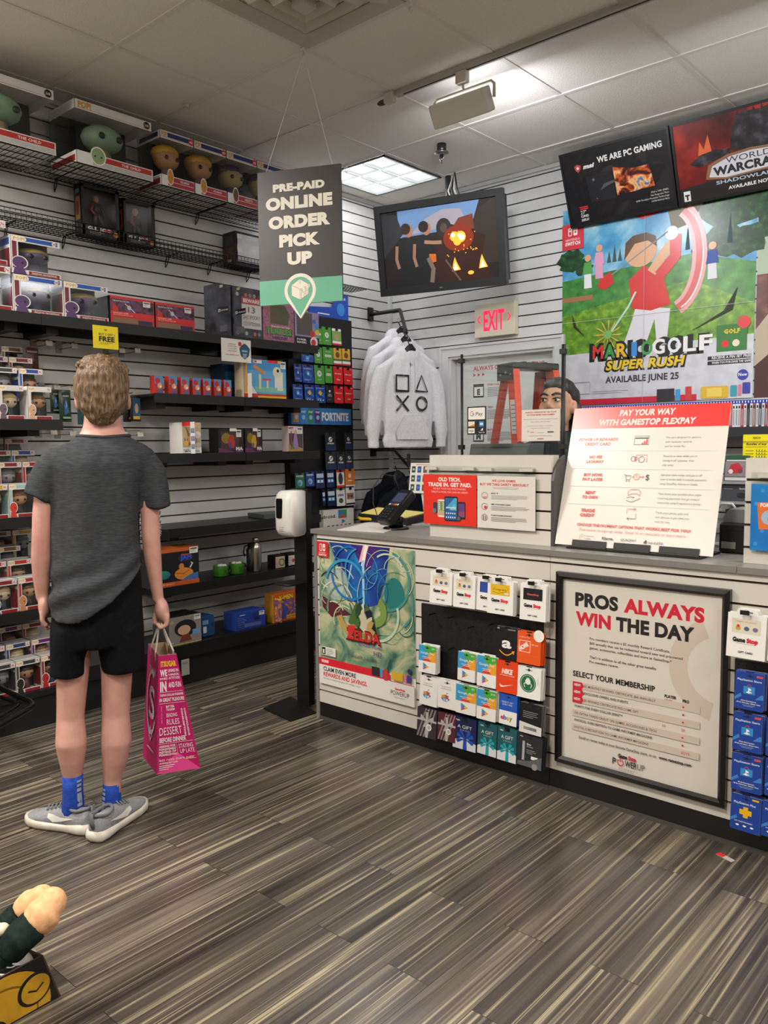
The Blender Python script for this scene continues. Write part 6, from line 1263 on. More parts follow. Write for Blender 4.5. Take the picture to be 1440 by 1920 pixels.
 b.rect(0, H*.895, W*.125, H, M('#d8202c')); b.rrect(W*.03, H*.935, W*.058, H*.985, .005, WHITE); b.rrect(W*.036, H*.94, W*.052, H*.98, .004, M('#d8202c')); b.rrect(W*.066, H*.935, W*.094, H*.985, .005, WHITE); b.disc(W*.08, H*.955, .005, M('#d8202c')); b.text('NINTENDO', W*.062, H*.92, H*.008, WHITE, 0, W*.08, res=1); b.text('SWITCH', W*.062, H*.902, H*.013, WHITE, .04, W*.085, res=2)
p = ony(597, 1014, YP); q = ony(780, 1326, YP); pr_ = ony(778, 1033, YP)
poster('counter_poster', p.x, q.x, q.z, p.z, YP, 'blue and green fantasy poster with red lettering on the counter front', 'poster', fantasy, PAPER, .003)
# framed membership poster
yf = YC-.022; c0, c1, c2, c3 = [ony(*v, yf) for v in ((1042, 1070), (1369, 1108), (1358, 1533), (1040, 1416))]
x0, x1 = (c0.x+c3.x)/2, (c1.x+c2.x)/2; z1 = (c0.z+c1.z)/2; z0 = (c2.z+c3.z)/2+.004
t = thing('framed_poster', 'large black framed membership poster hung on the counter front', 'framed poster', FRB(x0, z0, yf)); W = x1-x0; H = z1-z0; fw = .026
FRM = M('#131313', .3)
b = MB()
def fbar(b, poly_pts): b.add(poly_pts, [(0, 1, 2, 3), (4, 5, 1, 0), (5, 6, 2, 1), (6, 7, 3, 2), (7, 4, 0, 3)], FRM)
for s in range(4):
 o = [(0, 0), (W, 0), (W, H), (0, H)]; i_ = [(fw, fw), (W-fw, fw), (W-fw, H-fw), (fw, H-fw)]; n = (s+1) % 4
 b.add([(*o[s], -.02), (*o[n], -.02), (*o[n], 0), (*o[s], 0)], [(0, 1, 2, 3)], FRM); m = [((o[k][0]*.4+i_[k][0]*.6), (o[k][1]*.4+i_[k][1]*.6)) for k in (s, n)]
 b.add([(*o[s], 0), (*o[n], 0), (*m[1], .004), (*m[0], .004), (*i_[n], -.006), (*i_[s], -.006)], [(0, 1, 2, 3), (3, 2, 4, 5)], FRM)
b.build('frame', t)
PCR = M('#e2dbd0', .35); TAN = M('#d6c6b8', .35); PR = M('#d81f3a', .35)
b = MB(); b.dw = .00011; b.box((fw*.6, fw*.6, -.018), (W-fw*.6, H-fw*.6, -.0162), PCR); b.w = -.0160
b.ring(W*.96, H*.62, W*.28, W*.10, TAN, 40, math.radians(112), math.radians(258));
b.rect(W*.93, H*.62, W-fw*.98, H*.9, M('#ded3c7', .35))
def row(items, v, h, u0, u1):
 # words of different colours fitted between u0 and u1
 ws = [text_mesh(s, .05) for s, _ in items]; L_ = [a[3]-a[2] for a in ws]; sp = .32; tot = sum(L_)+sp*(len(items)-1); k = (u1-u0)/tot; u = u0; b.w += b.dw
 for (s, m), l in zip(items, L_): b.text(s, u, v, h, m, .05, l*k, 'L', layer=False, res=5); u += (l+sp)*k
row((('PROS', INK), ('ALWAYS', PR)), H*.835, H*.066, W*.115, W*.865); row((('WIN', PR), ('THE', INK), ('DAY', INK)), H*.738, H*.066, W*.12, W*.815)
for k, (s, w_) in enumerate((('Pro members receive a $5 monthly Reward Certificate,', .475), ('$60 annually that can be redeemed toward new and pre-owned', .545), ('games, accessories, collectibles and more at GameStop.*', .485), ('', 0), ("That's in addition to all the other great benefits", .40), ('Pro members receive.', .18))):
 if s: b.text(s, W*.21, H*(.668-.0235*k), H*.0135, M('#4a4644'), .01, W*w_, 'L', res=2)
b.text('SELECT YOUR MEMBERSHIP', W*.105, H*.468, H*.028, INK, .03, W*.50, 'L'); b.text('PLAYER', W*.66, H*.452, H*.014, INK, .04, W*.065, 'L', res=2); b.text('FREE', W*.66, H*.43, H*.014, M('#d8606a'), .02, W*.043, 'L', res=2); b.text('PRO', W*.76, H*.445, H*.014, INK, .04, W*.035, 'L', res=2); b.text('$19.99/YR', W*.76, H*.422, H*.014, M('#d8606a'), .02, W*.09, 'L', res=2)
rows_ = ('$5 MONTHLY REWARD CERTIFICATE. $60 ANNUALLY', 'EXCLUSIVE OFFERS AND EVENTS', '$5 REWARD CERTIFICATE WELCOME GIFT', 'POINTS FOR EVERY DOLLAR SPENT**', '10% EXTRA TRADE CREDIT ON GAMES, ACCESSORIES & TECH', 'PHYSICAL SUBSCRIPTION TO GAME INFORMER MAGAZINE', 'DIGITAL SUBSCRIPTION TO GAME INFORMER MAGAZINE')
wd_ = (.43, .27, .335, .30, .50, .475, .455)
for k, s in enumerate(rows_):
 v = H*(.418-.0365*k)
 if k % 2 == 0: b.rect(W*.105, v-H*.012, W*.855, v+H*.022, TAN)
 b.text(s, W*(.18 if k < 3 else .12), v, H*.0125, M('#3c3836'), .01, W*wd_[k], 'L', res=2)
 if k < 3: b.poly([(W*.105, v-H*.014), (W*.165, v-H*.014), (W*.178, v+H*.004), (W*.165, v+H*.022), (W*.105, v+H*.022)], PR); b.text('NEW!', W*.135, v, H*.013, WHITE, .04, W*.04, res=2)
 if k in (0, 1, 2, 4, 5): b.disc(W*.765, v+H*.004, .0035, PR, n=10)
 if k == 3: b.text('10', W*.66, v, H*.012, M('#d8606a'), .02, res=1); b.text('20', W*.765, v, H*.012, M('#d8606a'), .02, res=1)
 if k == 6: b.text('-$5/YR', W*.78, v, H*.012, M('#d8606a'), .02, res=1)
b.text('Enroll or renew today at your favorite GameStop store, or on', W*.15, H*.148, H*.0145, M('#3c3836'), .01, W*.47, 'L', res=2); b.text('www.gamestop.com', W*.635, H*.148, H*.0145, INK, .04, W*.18, 'L', res=2)
b.text('Game', W*.425, H*.103, H*.019, INK, .06, W*.055); b.text('Stop', W*.482, H*.103, H*.019, PR, .06, W*.045); b.text('P', W*.375, H*.065, H*.032, INK, .015, W*.022); b.ring(W*.412, H*.079, W*.02, W*.005, PR, 24, math.radians(120), math.radians(420)); b.line([(W*.412, H*.083), (W*.412, H*.10)], .004, PR); b.text('WER', W*.475, H*.065, H*.032, INK, .015, W*.07); b.text('UP', W*.535, H*.065, H*.032, M('#4a4644'), -.005, W*.042); b.text('R E W A R D S', W*.46, H*.045, H*.011, GREY, .0, W*.11, res=1)
b.lines(W*.30, H*.04, W*.36, 1, H*.01, .001, M('#a8a098')); b.rect(W*.3, H*.033, W*.65, H*.0345, M('#b0a8a0'))
b.build('poster_sheet', t)
b = MB(); b.add([(fw*.9, fw*.9, -.0045), (W-fw*.9, fw*.9, -.0045), (W-fw*.9, H-fw*.9, -.0045), (fw*.9, H-fw*.9, -.0045)], [(0, 1, 2, 3)], CLEAR); b.build('glazing', t)
# ---- black pegboards and gift cards on the counter front
def cboard(px0, py0, px1, py1, label, zb):
 p = ony(px0, py0, YC-.014); q = ony(px1, py1, YC-.014)
 t = thing('pegboard_panel', label, 'pegboard', FRB(p.x, zb, YC)); W = q.x-p.x; H = p.z-zb
 b = MB(); b.box((0, 0, .0015), (W, H, .014), PEGM); b.build('board', t)
 b = MB()
 for i in range(int(W/.025)):
  for j in range(int(H/.025)):
   b.add([(.012+.025*i+dx, .012+.025*j+dy, .0143) for dx, dy in ((-.0025, -.0025), (.0025, -.0025), (.0025, .0025), (-.0025, .0025))], [(0, 1, 2, 3)], M('#000000', .9))
 b.build('peg_holes', t)
 return t, p.x, zb
pg1, bx1, bz1 = cboard(790, 1131, 1017, 1131, 'black pegboard of store gift cards on the counter front', .16)
pg2, bx2, bz2 = cboard(1378, 1235, 1700, 1235, 'black pegboard of blue gaming cards beside the framed poster', .16)
def gs(col, txt=None):
 def f(b, W, H):
  b.rect(W*.12, H*.50, W*.86, H*.79, M(col, .35))
  if col == '#d8d2bc':
   b.text('HAPPY HOLIDAYS', W*.49, H*.72, H*.03, M('#c87a70'), .02, W*.5, res=1); [b.disc(W*(.28+.22*k), H*.60, W*.07, M(c), H*.045, 10) for k, c in enumerate(('#c89a4a', '#4a5a7a', '#6a6a9a'))]; b.disc(W*.28, H*.645, W*.04, RED, n=8)
  elif col == '#e0b41c': b.text('Congrats', W*.47, H*.63, H*.06, INK, .0, W*.5, shear=.3); b.line([(W*.2, H*.6), (W*.4, H*.55), (W*.7, H*.6), (W*.8, H*.7), (W*.7, H*.74)], .0012, INK); b.rect(W*.66, H*.53, W*.82, H*.58, M('#d8d4c8'))
  elif col == '#17181c': b.text('GameStop', W*.49, H*.62, H*.05, M('#c84a4a'), .05, W*.45, res=2)
  b.text('Game', W*.32, H*.325, H*.085, INK, .07, W*.33); b.text('Stop', W*.66, H*.325, H*.085, PR, .07, W*.29); b.rect(W*.25, H*.29, W*.75, H*.295, GREY); b.text('GIFT CARD', W*.5, H*.10, H*.04, INK, .03, W*.38, res=2)
 return f
def g_play(val):
 def f(b, W, H):
  b.rect(0, H*.42, W, H*.985, M('#3c9ad0', .3)); b.poly([(W*.3, H*.985), (W*.45, H*.75), (W, H*.62), (W, H*.985)], M('#4aa83c', .3)); b.poly([(W, H*.80), (W*.55, H*.68), (W*.6, H*.42), (W, H*.42)], M('#e8a02c', .3)); b.poly([(W*.2, H*.42), (W*.5, H*.60), (W*.75, H*.42)], M('#d8452c', .3))
  b.text('Google Play', W*.5, H*.68, H*.08, WHITE, .01, W*.8); b.lines(W*.2, H*.58, W*.6, 2, H*.05, H*.015, M('#e8e0d8'), al='C')
  b.poly([(W*.28, H*.10), (W*.28, H*.36), (W*.62, H*.23)], M('#3c8ad0')); b.poly([(W*.28, H*.10), (W*.45, H*.165), (W*.42, H*.23), (W*.28, H*.14)], M('#d8452c')); b.poly([(W*.62, H*.23), (W*.47, H*.17), (W*.44, H*.23), (W*.47, H*.29)], M('#e8b02c')); b.poly([(W*.28, H*.36), (W*.45, H*.295), (W*.40, H*.25)], M('#3aa05a')); b.text(val, W*.85, H*.87, H*.06, WHITE, .02, res=1)
 return f
def g_a(b, W, H): b.text('a', W*.5, H*.36, H*.34, WHITE, .03, W*.45, res=6); pts = [(W*(.17+.066*k), H*(.26-.13*math.sin(PI*k/10))) for k in range(11)]; b.line(pts, H*.035, M('#e89a2c')); b.poly([(W*.74, H*.275), (W*.88, H*.29), (W*.84, H*.17)], M('#e89a2c')); b.text('$25', W*.1, H*.93, H*.04, WHITE, .02, res=1); b.rect(W*.55, H*.92, W*.9, H*.95, M('#8a8a8a'))
def g_hd(b, W, H): b.rect(W*.08, H*.36, W*.56, H*.72, WHITE); b.rect(W*.1, H*.375, W*.54, H*.705, M('#e2571c')); b.text('HOME', W*.32, H*.48, H*.13, WHITE, .06, W*.42, rot=.6); b.text('Gift Card', W*.6, H*.60, H*.045, WHITE, .01, al='L', res=1); b.text('A Gift For You', W*.08, H*.80, H*.045, WHITE, 0, al='L', res=1); b.disc(W*.9, H*.92, W*.22, WHITE); b.rect(W*.0, H*.27, W, H*.273, M('#f0a080'))
def g_nike(b, W, H): b.text('NIKE', W*.5, H*.60, H*.15, WHITE, .05, W*.52, shear=.15); b.text('GIFT THE BEST OF SPORT', W*.5, H*.53, H*.03, WHITE, .02, W*.7, res=1); b.rect(0, H*.45, W, H*.454, M('#f08060')); b.poly([(W*.16, H*.26), (W*.2, H*.16), (W*.32, H*.17), (W*.82, H*.30), (W*.34, H*.21), (W*.24, H*.22)], WHITE)
def g_sb(b, W, H): g = M('#1e6a48', .35); b.disc(W*.47, H*.48, W*.33, g, None, 32); b.ring(W*.47, H*.48, W*.29, W*.012, WHITE); b.disc(W*.47, H*.53, W*.11, WHITE); b.poly([(W*.40, H*.60), (W*.43, H*.67), (W*.47, H*.62), (W*.51, H*.67), (W*.54, H*.60)], WHITE); [b.line([(W*(.47+s*.06), H*.52), (W*(.47+s*.16), H*.44), (W*(.47+s*.12), H*.34)], W*.03, WHITE) for s in (-1, 1)]; b.text('STARBUCKS', W*.90, H*.58, H*.03, GREY, 0, rot=PI/2, res=1)
def g_ap(b, W, H):
 b.text('The gift card for', W*.45, H*.74, H*.045, M('#5a5a5a'), 0, W*.5, res=1); b.text('everything Apple', W*.45, H*.67, H*.045, M('#5a5a5a'), 0, W*.55, res=1)
 b.disc(W*.42, H*.36, W*.21, M('#3a6aa8'), H*.12); b.rect(W*.22, H*.36, W*.40, H*.46, M('#d8923c')); b.rect(W*.42, H*.36, W*.6, H*.45, M('#c84a4a')); b.rect(W*.3, H*.25, W*.42, H*.35, M('#8ac0e0')); b.rect(W*.44, H*.26, W*.56, H*.34, M('#d8d4d0')); b.disc(W*.62, H*.40, W*.05, WHITE); b.poly([(W*.44, H*.49), (W*.5, H*.57), (W*.55, H*.55)], M('#c8802c'))
def g_ebay(b, W, H): b.rect(0, 0, W, H*.45, WHITE); b.text('PERFECT GIFT', W*.45, H*.70, H*.06, M('#cfd8f0'), .0, W*.65, res=1); b.text('EVERY TIME', W*.45, H*.62, H*.06, M('#cfd8f0'), .0, W*.55, res=1); [b.text(c, W*(.18+.165*k), H*.16, H*.15, M(m), .04, W*.17) for k, (c, m) in enumerate((('e', '#d8383c'), ('b', '#3c5ac8'), ('a', '#e0a82c'), ('y', '#6a9a2c')))]
def g_blk(b, W, H): b.lines(W*.15, H*.72, W*.7, 4, H*.06, H*.018, GREY, .2); b.poly([(0, 0), (0, H*.36), (W, H*.28), (W, 0)], M('#d4d2ce')); [b.rect(W*(.2+.035*k), H*.12, W*(.2+.035*k+.018), H*.22, INK) for k in range(17)]
def g_stripe(c1):
 def f(b, W, H):
  for k in range(-4, 9): b.poly([(W*(.0+.16*k), 0), (W*(.07+.16*k), 0), (W*(.07+.16*k)+H*.35, H), (W*(.0+.16*k)+H*.35, H)], M(c1, .3)) if W*(.07+.16*k)+H*.35 < W*1.0 and k >= 0 else None
  s = M('#b4b0ac', .3); b.rect(W*.44, 0, W*.58, H*.95, s); b.rect(0, H*.55, W, H*.62, s); b.poly([(W*.5, H*.58), (W*.2, H*.76), (W*.16, H*.62)], s); b.poly([(W*.5, H*.58), (W*.85, H*.76), (W*.86, H*.62)], s); b.poly([(W*.5, H*.58), (W*.3, H*.36), (W*.42, H*.34)], s); b.poly([(W*.5, H*.58), (W*.72, H*.36), (W*.6, H*.34)], s); b.disc(W*.62, H*.36, W*.14, WHITE, None, 18); b.disc(W*.62, H*.36, W*.09, M('#b8b4b0'), None, 14)
 return f
def g_gift(rib):
 def f(b, W, H):
  b.text('VISA', W*.2, H*.88, H*.04, WHITE, .04, W*.18, res=1); b.text('A GIFT', W*.5, H*.66, H*.11, WHITE, -.005, W*.62); b.text('FOR YOU', W*.52, H*.58, H*.045, M('#b8c4d0'), 0, W*.42, res=1)
  b.poly([(0, 0), (0, H*.24), (W*.5, H*.40), (W, H*.24), (W, 0)], M('#d8dadc')); b.poly([(W*.44, 0), (W*.46, H*.36), (W*.6, H*.36), (W*.62, 0)], M(rib, .3)); r = M(rib, .25)
  for a in (25, 60, 120, 155, 200, 340): c, s = math.cos(math.radians(a)), math.sin(math.radians(a)); b.poly([(W*.53, H*.34), (W*.53+W*.36*c-W*.08*s, H*.34+W*.30*s+W*.08*c), (W*.53+W*.40*c, H*.34+W*.34*s), (W*.53+W*.36*c+W*.08*s, H*.34+W*.30*s-W*.08*c)], r)
  b.disc(W*.53, H*.34, W*.07, M('#1a3a7a' if rib == '#2450b4' else '#1a7a80'), None, 10)
 return f
def g_one(b, W, H): b.rect(W*.18, H*.18, W*.28, H*.78, M('#a8a8aa')); b.text('One', W*.36, H*.68, H*.06, WHITE, .02, al='L', res=2); b.text('4all prepaid', W*.36, H*.62, H*.035, WHITE, 0, al='L', res=1); b.lines(W*.36, H*.54, W*.45, 3, H*.05, H*.018, GREY); b.rect(W*.56, H*.26, W*.84, H*.36, WHITE); b.text('VISA', W*.13, H*.9, H*.03, WHITE, .03, W*.13, res=1); b.poly([(0, 0), (0, H*.12), (W*.5, H*.2), (W, H*.4), (W, 0)], M('#5a5c60')); b.disc(W*.72, H*.05, W*.12, M('#8a8a8c'))
def g_psn(b, W, H):
 b.poly([(W*.0, H*.3), (W*.2, H*.42), (W*.25, H*.34), (W*.0, H*.22)], M('#3a7cc0', .3)); b.poly([(W*.7, H*.30), (W*.95, H*.46), (W, H*.44), (W, H*.32)], M('#3a7cc0', .3)); b.text('PlayStation Store', W*.5, H*.76, H*.055, M('#dfe6f4'), .01, W*.84); b.rect(W*.30, H*.42, W*.70, H*.62, M('#2f8ac8', .3)); b.ring(W*.5, H*.62, W*.08, W*.025, M('#b84a4a'), 16, 0, PI); b.poly([(W*.47, H*.45), (W*.47, H*.59), (W*.57, H*.56), (W*.57, H*.51), (W*.51, H*.53), (W*.51, H*.45)], WHITE); b.poly([(W*.38, H*.46), (W*.47, H*.50), (W*.62, H*.47), (W*.5, H*.44)], WHITE)
 b.text('All the Entertainment.', W*.5, H*.22, H*.035, WHITE, .02, W*.55, res=1); b.text('All the Adventure. Always Open.', W*.5, H*.165, H*.035, WHITE, .02, W*.84, res=1); b.lines(W*.2, H*.13, W*.6, 2, H*.03, H*.01, M('#8aa0d0'), al='C'); b.rect(W*.74, H*.88, W*.96, H*.94, M('#c84a4a'))
def g_psp(b, W, H):
 y = M('#dfae22', .3); b.text('PlayStation Plus', W*.46, H*.74, H*.06, M('#dfe6f4'), .01, W*.72); b.rect(W*.42, H*.38, W*.58, H*.68, y); b.rect(W*.30, H*.46, W*.70, H*.60, y); b.text('PLAY ONLINE WITH FRIENDS', W*.45, H*.24, H*.03, WHITE, .02, W*.6, res=1); [b.disc(W*(.25+.24*k), H*.15, W*.06, WHITE, H*.025, 10) for k in range(3)]; b.rect(W*.70, H*.9, W*.92, H*.95, y); b.poly([(W*.0, H*.3), (W*.2, H*.42), (W*.25, H*.34), (W*.0, H*.22)], M('#3a7cc0', .3))
S8 = .21875
def c8(x, y): return 760+x*S8, 1040+y*S8
def c25(x, y): return 1360+x*.25, 1120+y*.25
PSN = M('#1f3f94', .3); K = M('#17181b', .3)
GG = 'shop gift cards along the counter top edge'; GC = 'gift cards on the counter pegboard'; GR = 'blue gaming cards beside the framed poster'
CC = [
 (c8, 205, 120, 400, 437, WHITE, gs('#d8d2bc'), 'white shop gift card with beige picture, first along the counter', GG, True, 3), (c8, 408, 150, 600, 472, WHITE, gs('#d8d2bc'), 'white shop gift card with beige picture, second along the counter', GG, True, 3), (c8, 608, 172, 795, 497, WHITE, gs('#2c4a9c'), 'white shop gift card with blue picture behind the yellow one', GG, True, 2), (c8, 700, 192, 925, 530, WHITE, gs('#e0b41c'), 'white shop gift card with yellow congratulations picture', GG, True, 3), (c8, 980, 222, 1205, 585, WHITE, gs('#17181c'), 'white shop gift card with black picture above the orange cards', GG, True, 4),
 (c8, 775, 612, 960, 915, K, g_a, 'black gift card with a white letter and orange smile', GC, False, 3), (c8, 955, 650, 1160, 960, M('#e2571c', .3), g_hd, 'orange home store gift card with white square emblem', GC, False, 4),
 (c8, 110, 765, 260, 1032, WHITE, g_play('$50'), 'rainbow and white play card beside the fantasy poster', GC, False, 4), (c8, 445, 825, 598, 1103, WHITE, g_play('$10'), 'rainbow and white play card, first of the upper two together', GC, False, 4), (c8, 612, 855, 778, 1155, WHITE, g_play('$25'), 'rainbow and white play card next to the orange-red sports card', GC, False, 4),
 (c8, 778, 898, 962, 1208, M('#e0431c', .3), g_nike, 'orange-red sports gift card with white tick emblem', GC, False, 3), (c8, 950, 945, 1160, 1258, WHITE, g_sb, 'white coffee gift card with round green emblem', GC, False, 4),
 (c8, 117, 1030, 272, 1312, WHITE, g_ap, 'white card with coloured apple, first of two', GC, False, 4), (c8, 272, 1063, 442, 1345, WHITE, g_ap, 'white card with coloured apple, next to the lower rainbow cards', GC, False, 4), (c8, 428, 1102, 605, 1392, WHITE, g_play('$50'), 'rainbow and white play card right of the white apple cards', GC, False, 4), (c8, 608, 1145, 775, 1442, WHITE, g_play('$100'), 'rainbow and white play card beside the blue auction card', GC, False, 4), (c8, 800, 1182, 955, 1480, M('#2456b8', .3), g_ebay, 'blue and white auction site gift card', GC, False, 2), (c8, 975, 1258, 1168, 1562, K, g_blk, 'black prepaid card with white barcode foot', GC, False, 3),
 (c8, 95, 1297, 265, 1592, M('#3a3038', .3), g_stripe('#8a8488'), 'grey striped bow gift card, first of the bottom row', GC, False, 4), (c8, 274, 1348, 430, 1622, M('#5a2a30', .3), g_stripe('#9a8488'), 'dark red striped bow gift card in the bottom row', GC, False, 3), (c8, 405, 1380, 605, 1702, M('#1d2450', .3), g_gift('#2450b4'), 'navy gift card with blue bow in the bottom row', GC, False, 3), (c8, 615, 1428, 780, 1742, M('#24595f', .3), g_gift('#22a0ac'), 'teal gift card with turquoise bow next to the navy one', GC, False, 4), (c8, 785, 1468, 950, 1797, M('#24595f', .3), g_gift('#22a0ac'), 'teal gift card with turquoise bow beside the dark grey prepaid card', GC, False, 3), (c8, 960, 1525, 1168, 1852, M('#2b2c30', .3), g_one, 'dark grey prepaid card closing the bottom row', GC, False, 4),
 (c25, 12, 90, 300, 482, WHITE, gs('#d8d2bc'), 'white shop gift card with beige picture beside the framed poster', GG, True, 2), (c25, 325, 120, 600, 520, WHITE, gs('#d8d2bc'), 'white shop gift card cut by the picture edge', GG, True, 1),
 (c25, 72, 548, 285, 868, PSN, g_psn, 'blue store card, topmost beside the framed poster', GR, False, 3), (c25, 58, 852, 272, 1184, PSN, g_psn, 'blue store card, second down beside the framed poster', GR, False, 3), (c25, 48, 1162, 272, 1492, PSN, g_psn, 'blue store card, third down, above the yellow plus card', GR, False, 4), (c25, 38, 1462, 262, 1792, PSN, g_psp, 'blue card with yellow plus at the foot of the column', GR, False, 4),
 (c25, 308, 905, 520, 1235, PSN, g_psn, 'upper blue store card cut by the picture edge', GR, False, 1), (c25, 300, 1210, 520, 1540, PSN, g_psn, 'middle blue store card cut by the picture edge', GR, False, 1), (c25, 272, 1520, 500, 1850, PSN, g_psp, 'lowest blue card cut by the picture edge', GR, False, 3)]
yk = YC-.075
for (cv, x0, y0, x1, y1, base, art, lab, grp, tab, nb) in CC:
 A, Q = cv(x0, y0), cv(x1, y1); yy = yk-(.004 if 'yellow cong' in lab else 0)
 p = ony(A[0], A[1], yy); q = ony(Q[0], Q[1], yy); W = q.x-p.x-.002;
 H = p.z-q.z
 if tab: pm = ony((A[0]+Q[0])/2, A[1], yy); H = pm.z-q.z
 card_obj(FRB(p.x, q.z, yy) @ RX(math.radians(-3.5)) @ RZ(math.radians(random.uniform(-1, .6))), W, H, base, art, lab, grp, tab=tab, n_behind=nb, edge=WHITE if base in (PSN, K) else base)
 if tab: pass
 elif cv is c8: peg(pg1, p.x+W/2-bx1, p.z-H*.09-bz1, YC-yk-.008)
 else: peg(pg2, p.x+W/2-bx2, p.z-H*.09-bz2, YC-yk-.008)
for (x, y) in ((185, 520), (345, 550), (515, 635), (690, 612), (345, 820)):
 A = c8(x, y); p = ony(A[0], A[1], YC-.07); peg(pg1, p.x-bx1, p.z-bz1, .07)
# slat hooks for the shop gift cards
for (cv, x0, y0, x1, y1, lab) in ((c8, 205, 120, 400, 437, 'first'), (c8, 408, 150, 600, 472, 'second'), (c8, 608, 172, 795, 497, 'third'), (c8, 700, 192, 925, 530, 'fourth'), (c8, 980, 222, 1205, 585, 'fifth'), (c25, 12, 90, 300, 482, 'last')):
 A, Q = cv(x0, y0), cv(x1, y1); p = ony((A[0]+Q[0])/2, A[1], yk); z = p.z-.012
 b = MB(FRB(p.x, z, YC)); b.box((-.012, -.06, .0008), (.012, -.012, .005), BLACK); b.tube([(0, -.03, .004), (0, 0, .012)], .0035, BLACK, n=6); b.tube([(0, 0, .004), (0, 0, .078), (0, .008, .086)], .0035, BLACK, n=6); b.box((-.014, -.004, .0865), (.014, .010, .0885), BLACK); tag(b.build('slat_hook'), 'short black hook carrying the %s shop gift card of the counter row' % lab, 'hook', 'black hooks on the counter slats')
# ---- payment sign on its stand
ys = 2.80
bl = onpl(1030, 1025, Vector((0, ys, 0)), Vector((0, 1, 0))); brr = ony(1332, 1052, ys); tl_ = ony(1083, 768, 2.95); trr = ony(1376, 752, 2.95)
bz = ZT+.012
bl.z = brr.z = bz; x0 = (bl.x+tl_.x)/2+.006; x1 = (brr.x+trr.x)/2; zt = (tl_.z+trr.z)/2
v = Vector((0, .15, zt-bz)); W = x1-x0; H = v.length
t = thing('payment_sign', 'curved white sign with red header leaning on a black stand on the counter', 'sign', FR3(Vector((x0, ys, bz)), Vector((1, 0, 0)), v))
b = MB(); RH = M('#e93a36', .25); SHEET = M('#e6e1d8', .28)
def bow(v_): q = v_/H; return -.030*math.sin(PI*q)*1.0 if False else .0
b.box((0, 0, -.003), (W, H, 0), SHEET); b.w = 0.0; b.rect(0, H*.845, W, H, RH)
b.text('PAY YOUR WAY', W*.5, H*.935, H*.042, WHITE, .045, W*.36, shear=.15); b.text('WITH GAMESTOP FLEXPAY', W*.5, H*.868, H*.042, WHITE, .045, W*.62, shear=.15)
c = M('#d8413e', .3)
FP = [(('POWER UP REWARDS', 'CREDIT CARD'), ('The card designed for gamers,', 'with exclusive rewards', 'and no annual fee.'), (.27, .18)), (('NO FEE', 'LAYAWAY'), ("Reserve an item while you're", 'paying it off. Layaway, then', 'play away.'), (.09, .12)), (('BUY NOW,', 'PAY LATER'), ('Get your item today, and pay it off', 'over 6 weeks with bi-weekly payments', 'using QuadPay, Klarna or Sezzle.'), (.13, .14)), (('RENT', 'TO OWN'), ('Take home your product then make', 'recurring payments that go toward', 'ownership using Progressive Leasing.'), (.07, .105)), (('TRADE', 'CREDIT'), ('Trade your games, gear and', 'tech devices to get what you', 'want for less.'), (.095, .10))]
for k, (a_, d_, ws) in enumerate(FP):
 v0 = H*(.755-.128*k)
 b.text(a_[0], W*.2, v0, H*.021, c, .04, W*ws[0], shear=.1, res=2); b.text(a_[1], W*.2, v0-H*.033, H*.021, c, .04, W*ws[1], shear=.1, res=2)
 for j, s in enumerate(d_): b.text(s, W*.64, v0+H*.012-H*.030*j, H*.014, M('#8d8985', .3), .0, al='L', shear=.15, maxw=W*.32, res=2)
 if k < 4: b.rect(W*.05, v0-H*.075, W*.95, v0-H*.073, M('#d2cdc4', .3))
 u = W*.49; dk = M('#2c2c38', .3); lw = .0016
 if k == 0: b.line([(u-.028, v0-H*.03), (u-.028, v0+H*.03), (u+.028, v0+H*.03), (u+.028, v0-H*.03), (u-.028, v0-H*.03)], lw, dk); b.rect(u-.026, v0+H*.012, u+.026, v0+H*.02, dk); [b.rect(u+.002+.008*j, v0-H*.028, u+.008+.008*j, v0-H*.028+H*.012*(1+j % 3), c) for j in range(3)]
 if k == 1: b.line([(u-.012, v0-H*.025), (u-.012, v0+H*.025), (u+.03, v0+H*.025), (u+.03, v0-H*.025)], lw, c); b.ring(u+.010, v0-H*.006, .012, lw, dk); b.ring(u-.022, v0-H*.002, .010, lw, dk); b.ring(u-.012, v0, .007, lw, c)
 if k == 2: b.line([(u-.05, v0+H*.015), (u-.044, v0+H*.015), (u-.040, v0-H*.02), (u-.025, v0-H*.02), (u-.022, v0+H*.008), (u-.042, v0+H*.008)], lw, dk); b.ring(u-.038, v0-H*.03, .003, .001, dk); b.ring(u-.027, v0-H*.03, .003, .001, dk); b.line([(u-.02, v0), (u-.012, v0)], lw, c); b.ring(u, v0, .012, lw, c); b.line([(u, v0+.007), (u, v0), (u+.003, v0-.004)], lw, c); b.line([(u+.012, v0), (u+.028, v0)], lw, c); b.line([(u+.023, v0+.005), (u+.028, v0), (u+.023, v0-.005)], lw, c); b.text('$', u+.042, v0-H*.02, H*.04, dk, 0)
 if k == 3: b.line([(u-.022, v0-.002), (u-.024, v0+.012), (u-.016, v0+.022), (u+.016, v0+.022), (u+.024, v0+.012), (u+.022, v0-.002), (u+.012, v0+.006), (u-.012, v0+.006), (u-.022, v0-.002)], lw, c); b.line([(u-.028, v0-.010), (u-.012, v0-.006), (u+.002, v0-.008), (u-.004, v0-.012)], lw, dk); b.line([(u-.028, v0-.020), (u-.006, v0-.026), (u+.026, v0-.010)], lw, dk)
 if k == 4: b.line([(u-.018, v0), (u-.018, v0+.018), (u+.014, v0+.018)], lw, c); b.line([(u+.008, v0+.024), (u+.015, v0+.018), (u+.008, v0+.012)], lw, c); b.line([(u+.018, v0), (u+.018, v0-.018), (u-.014, v0-.018)], lw, dk); b.line([(u-.008, v0-.012), (u-.015, v0-.018), (u-.008, v0-.024)], lw, dk)
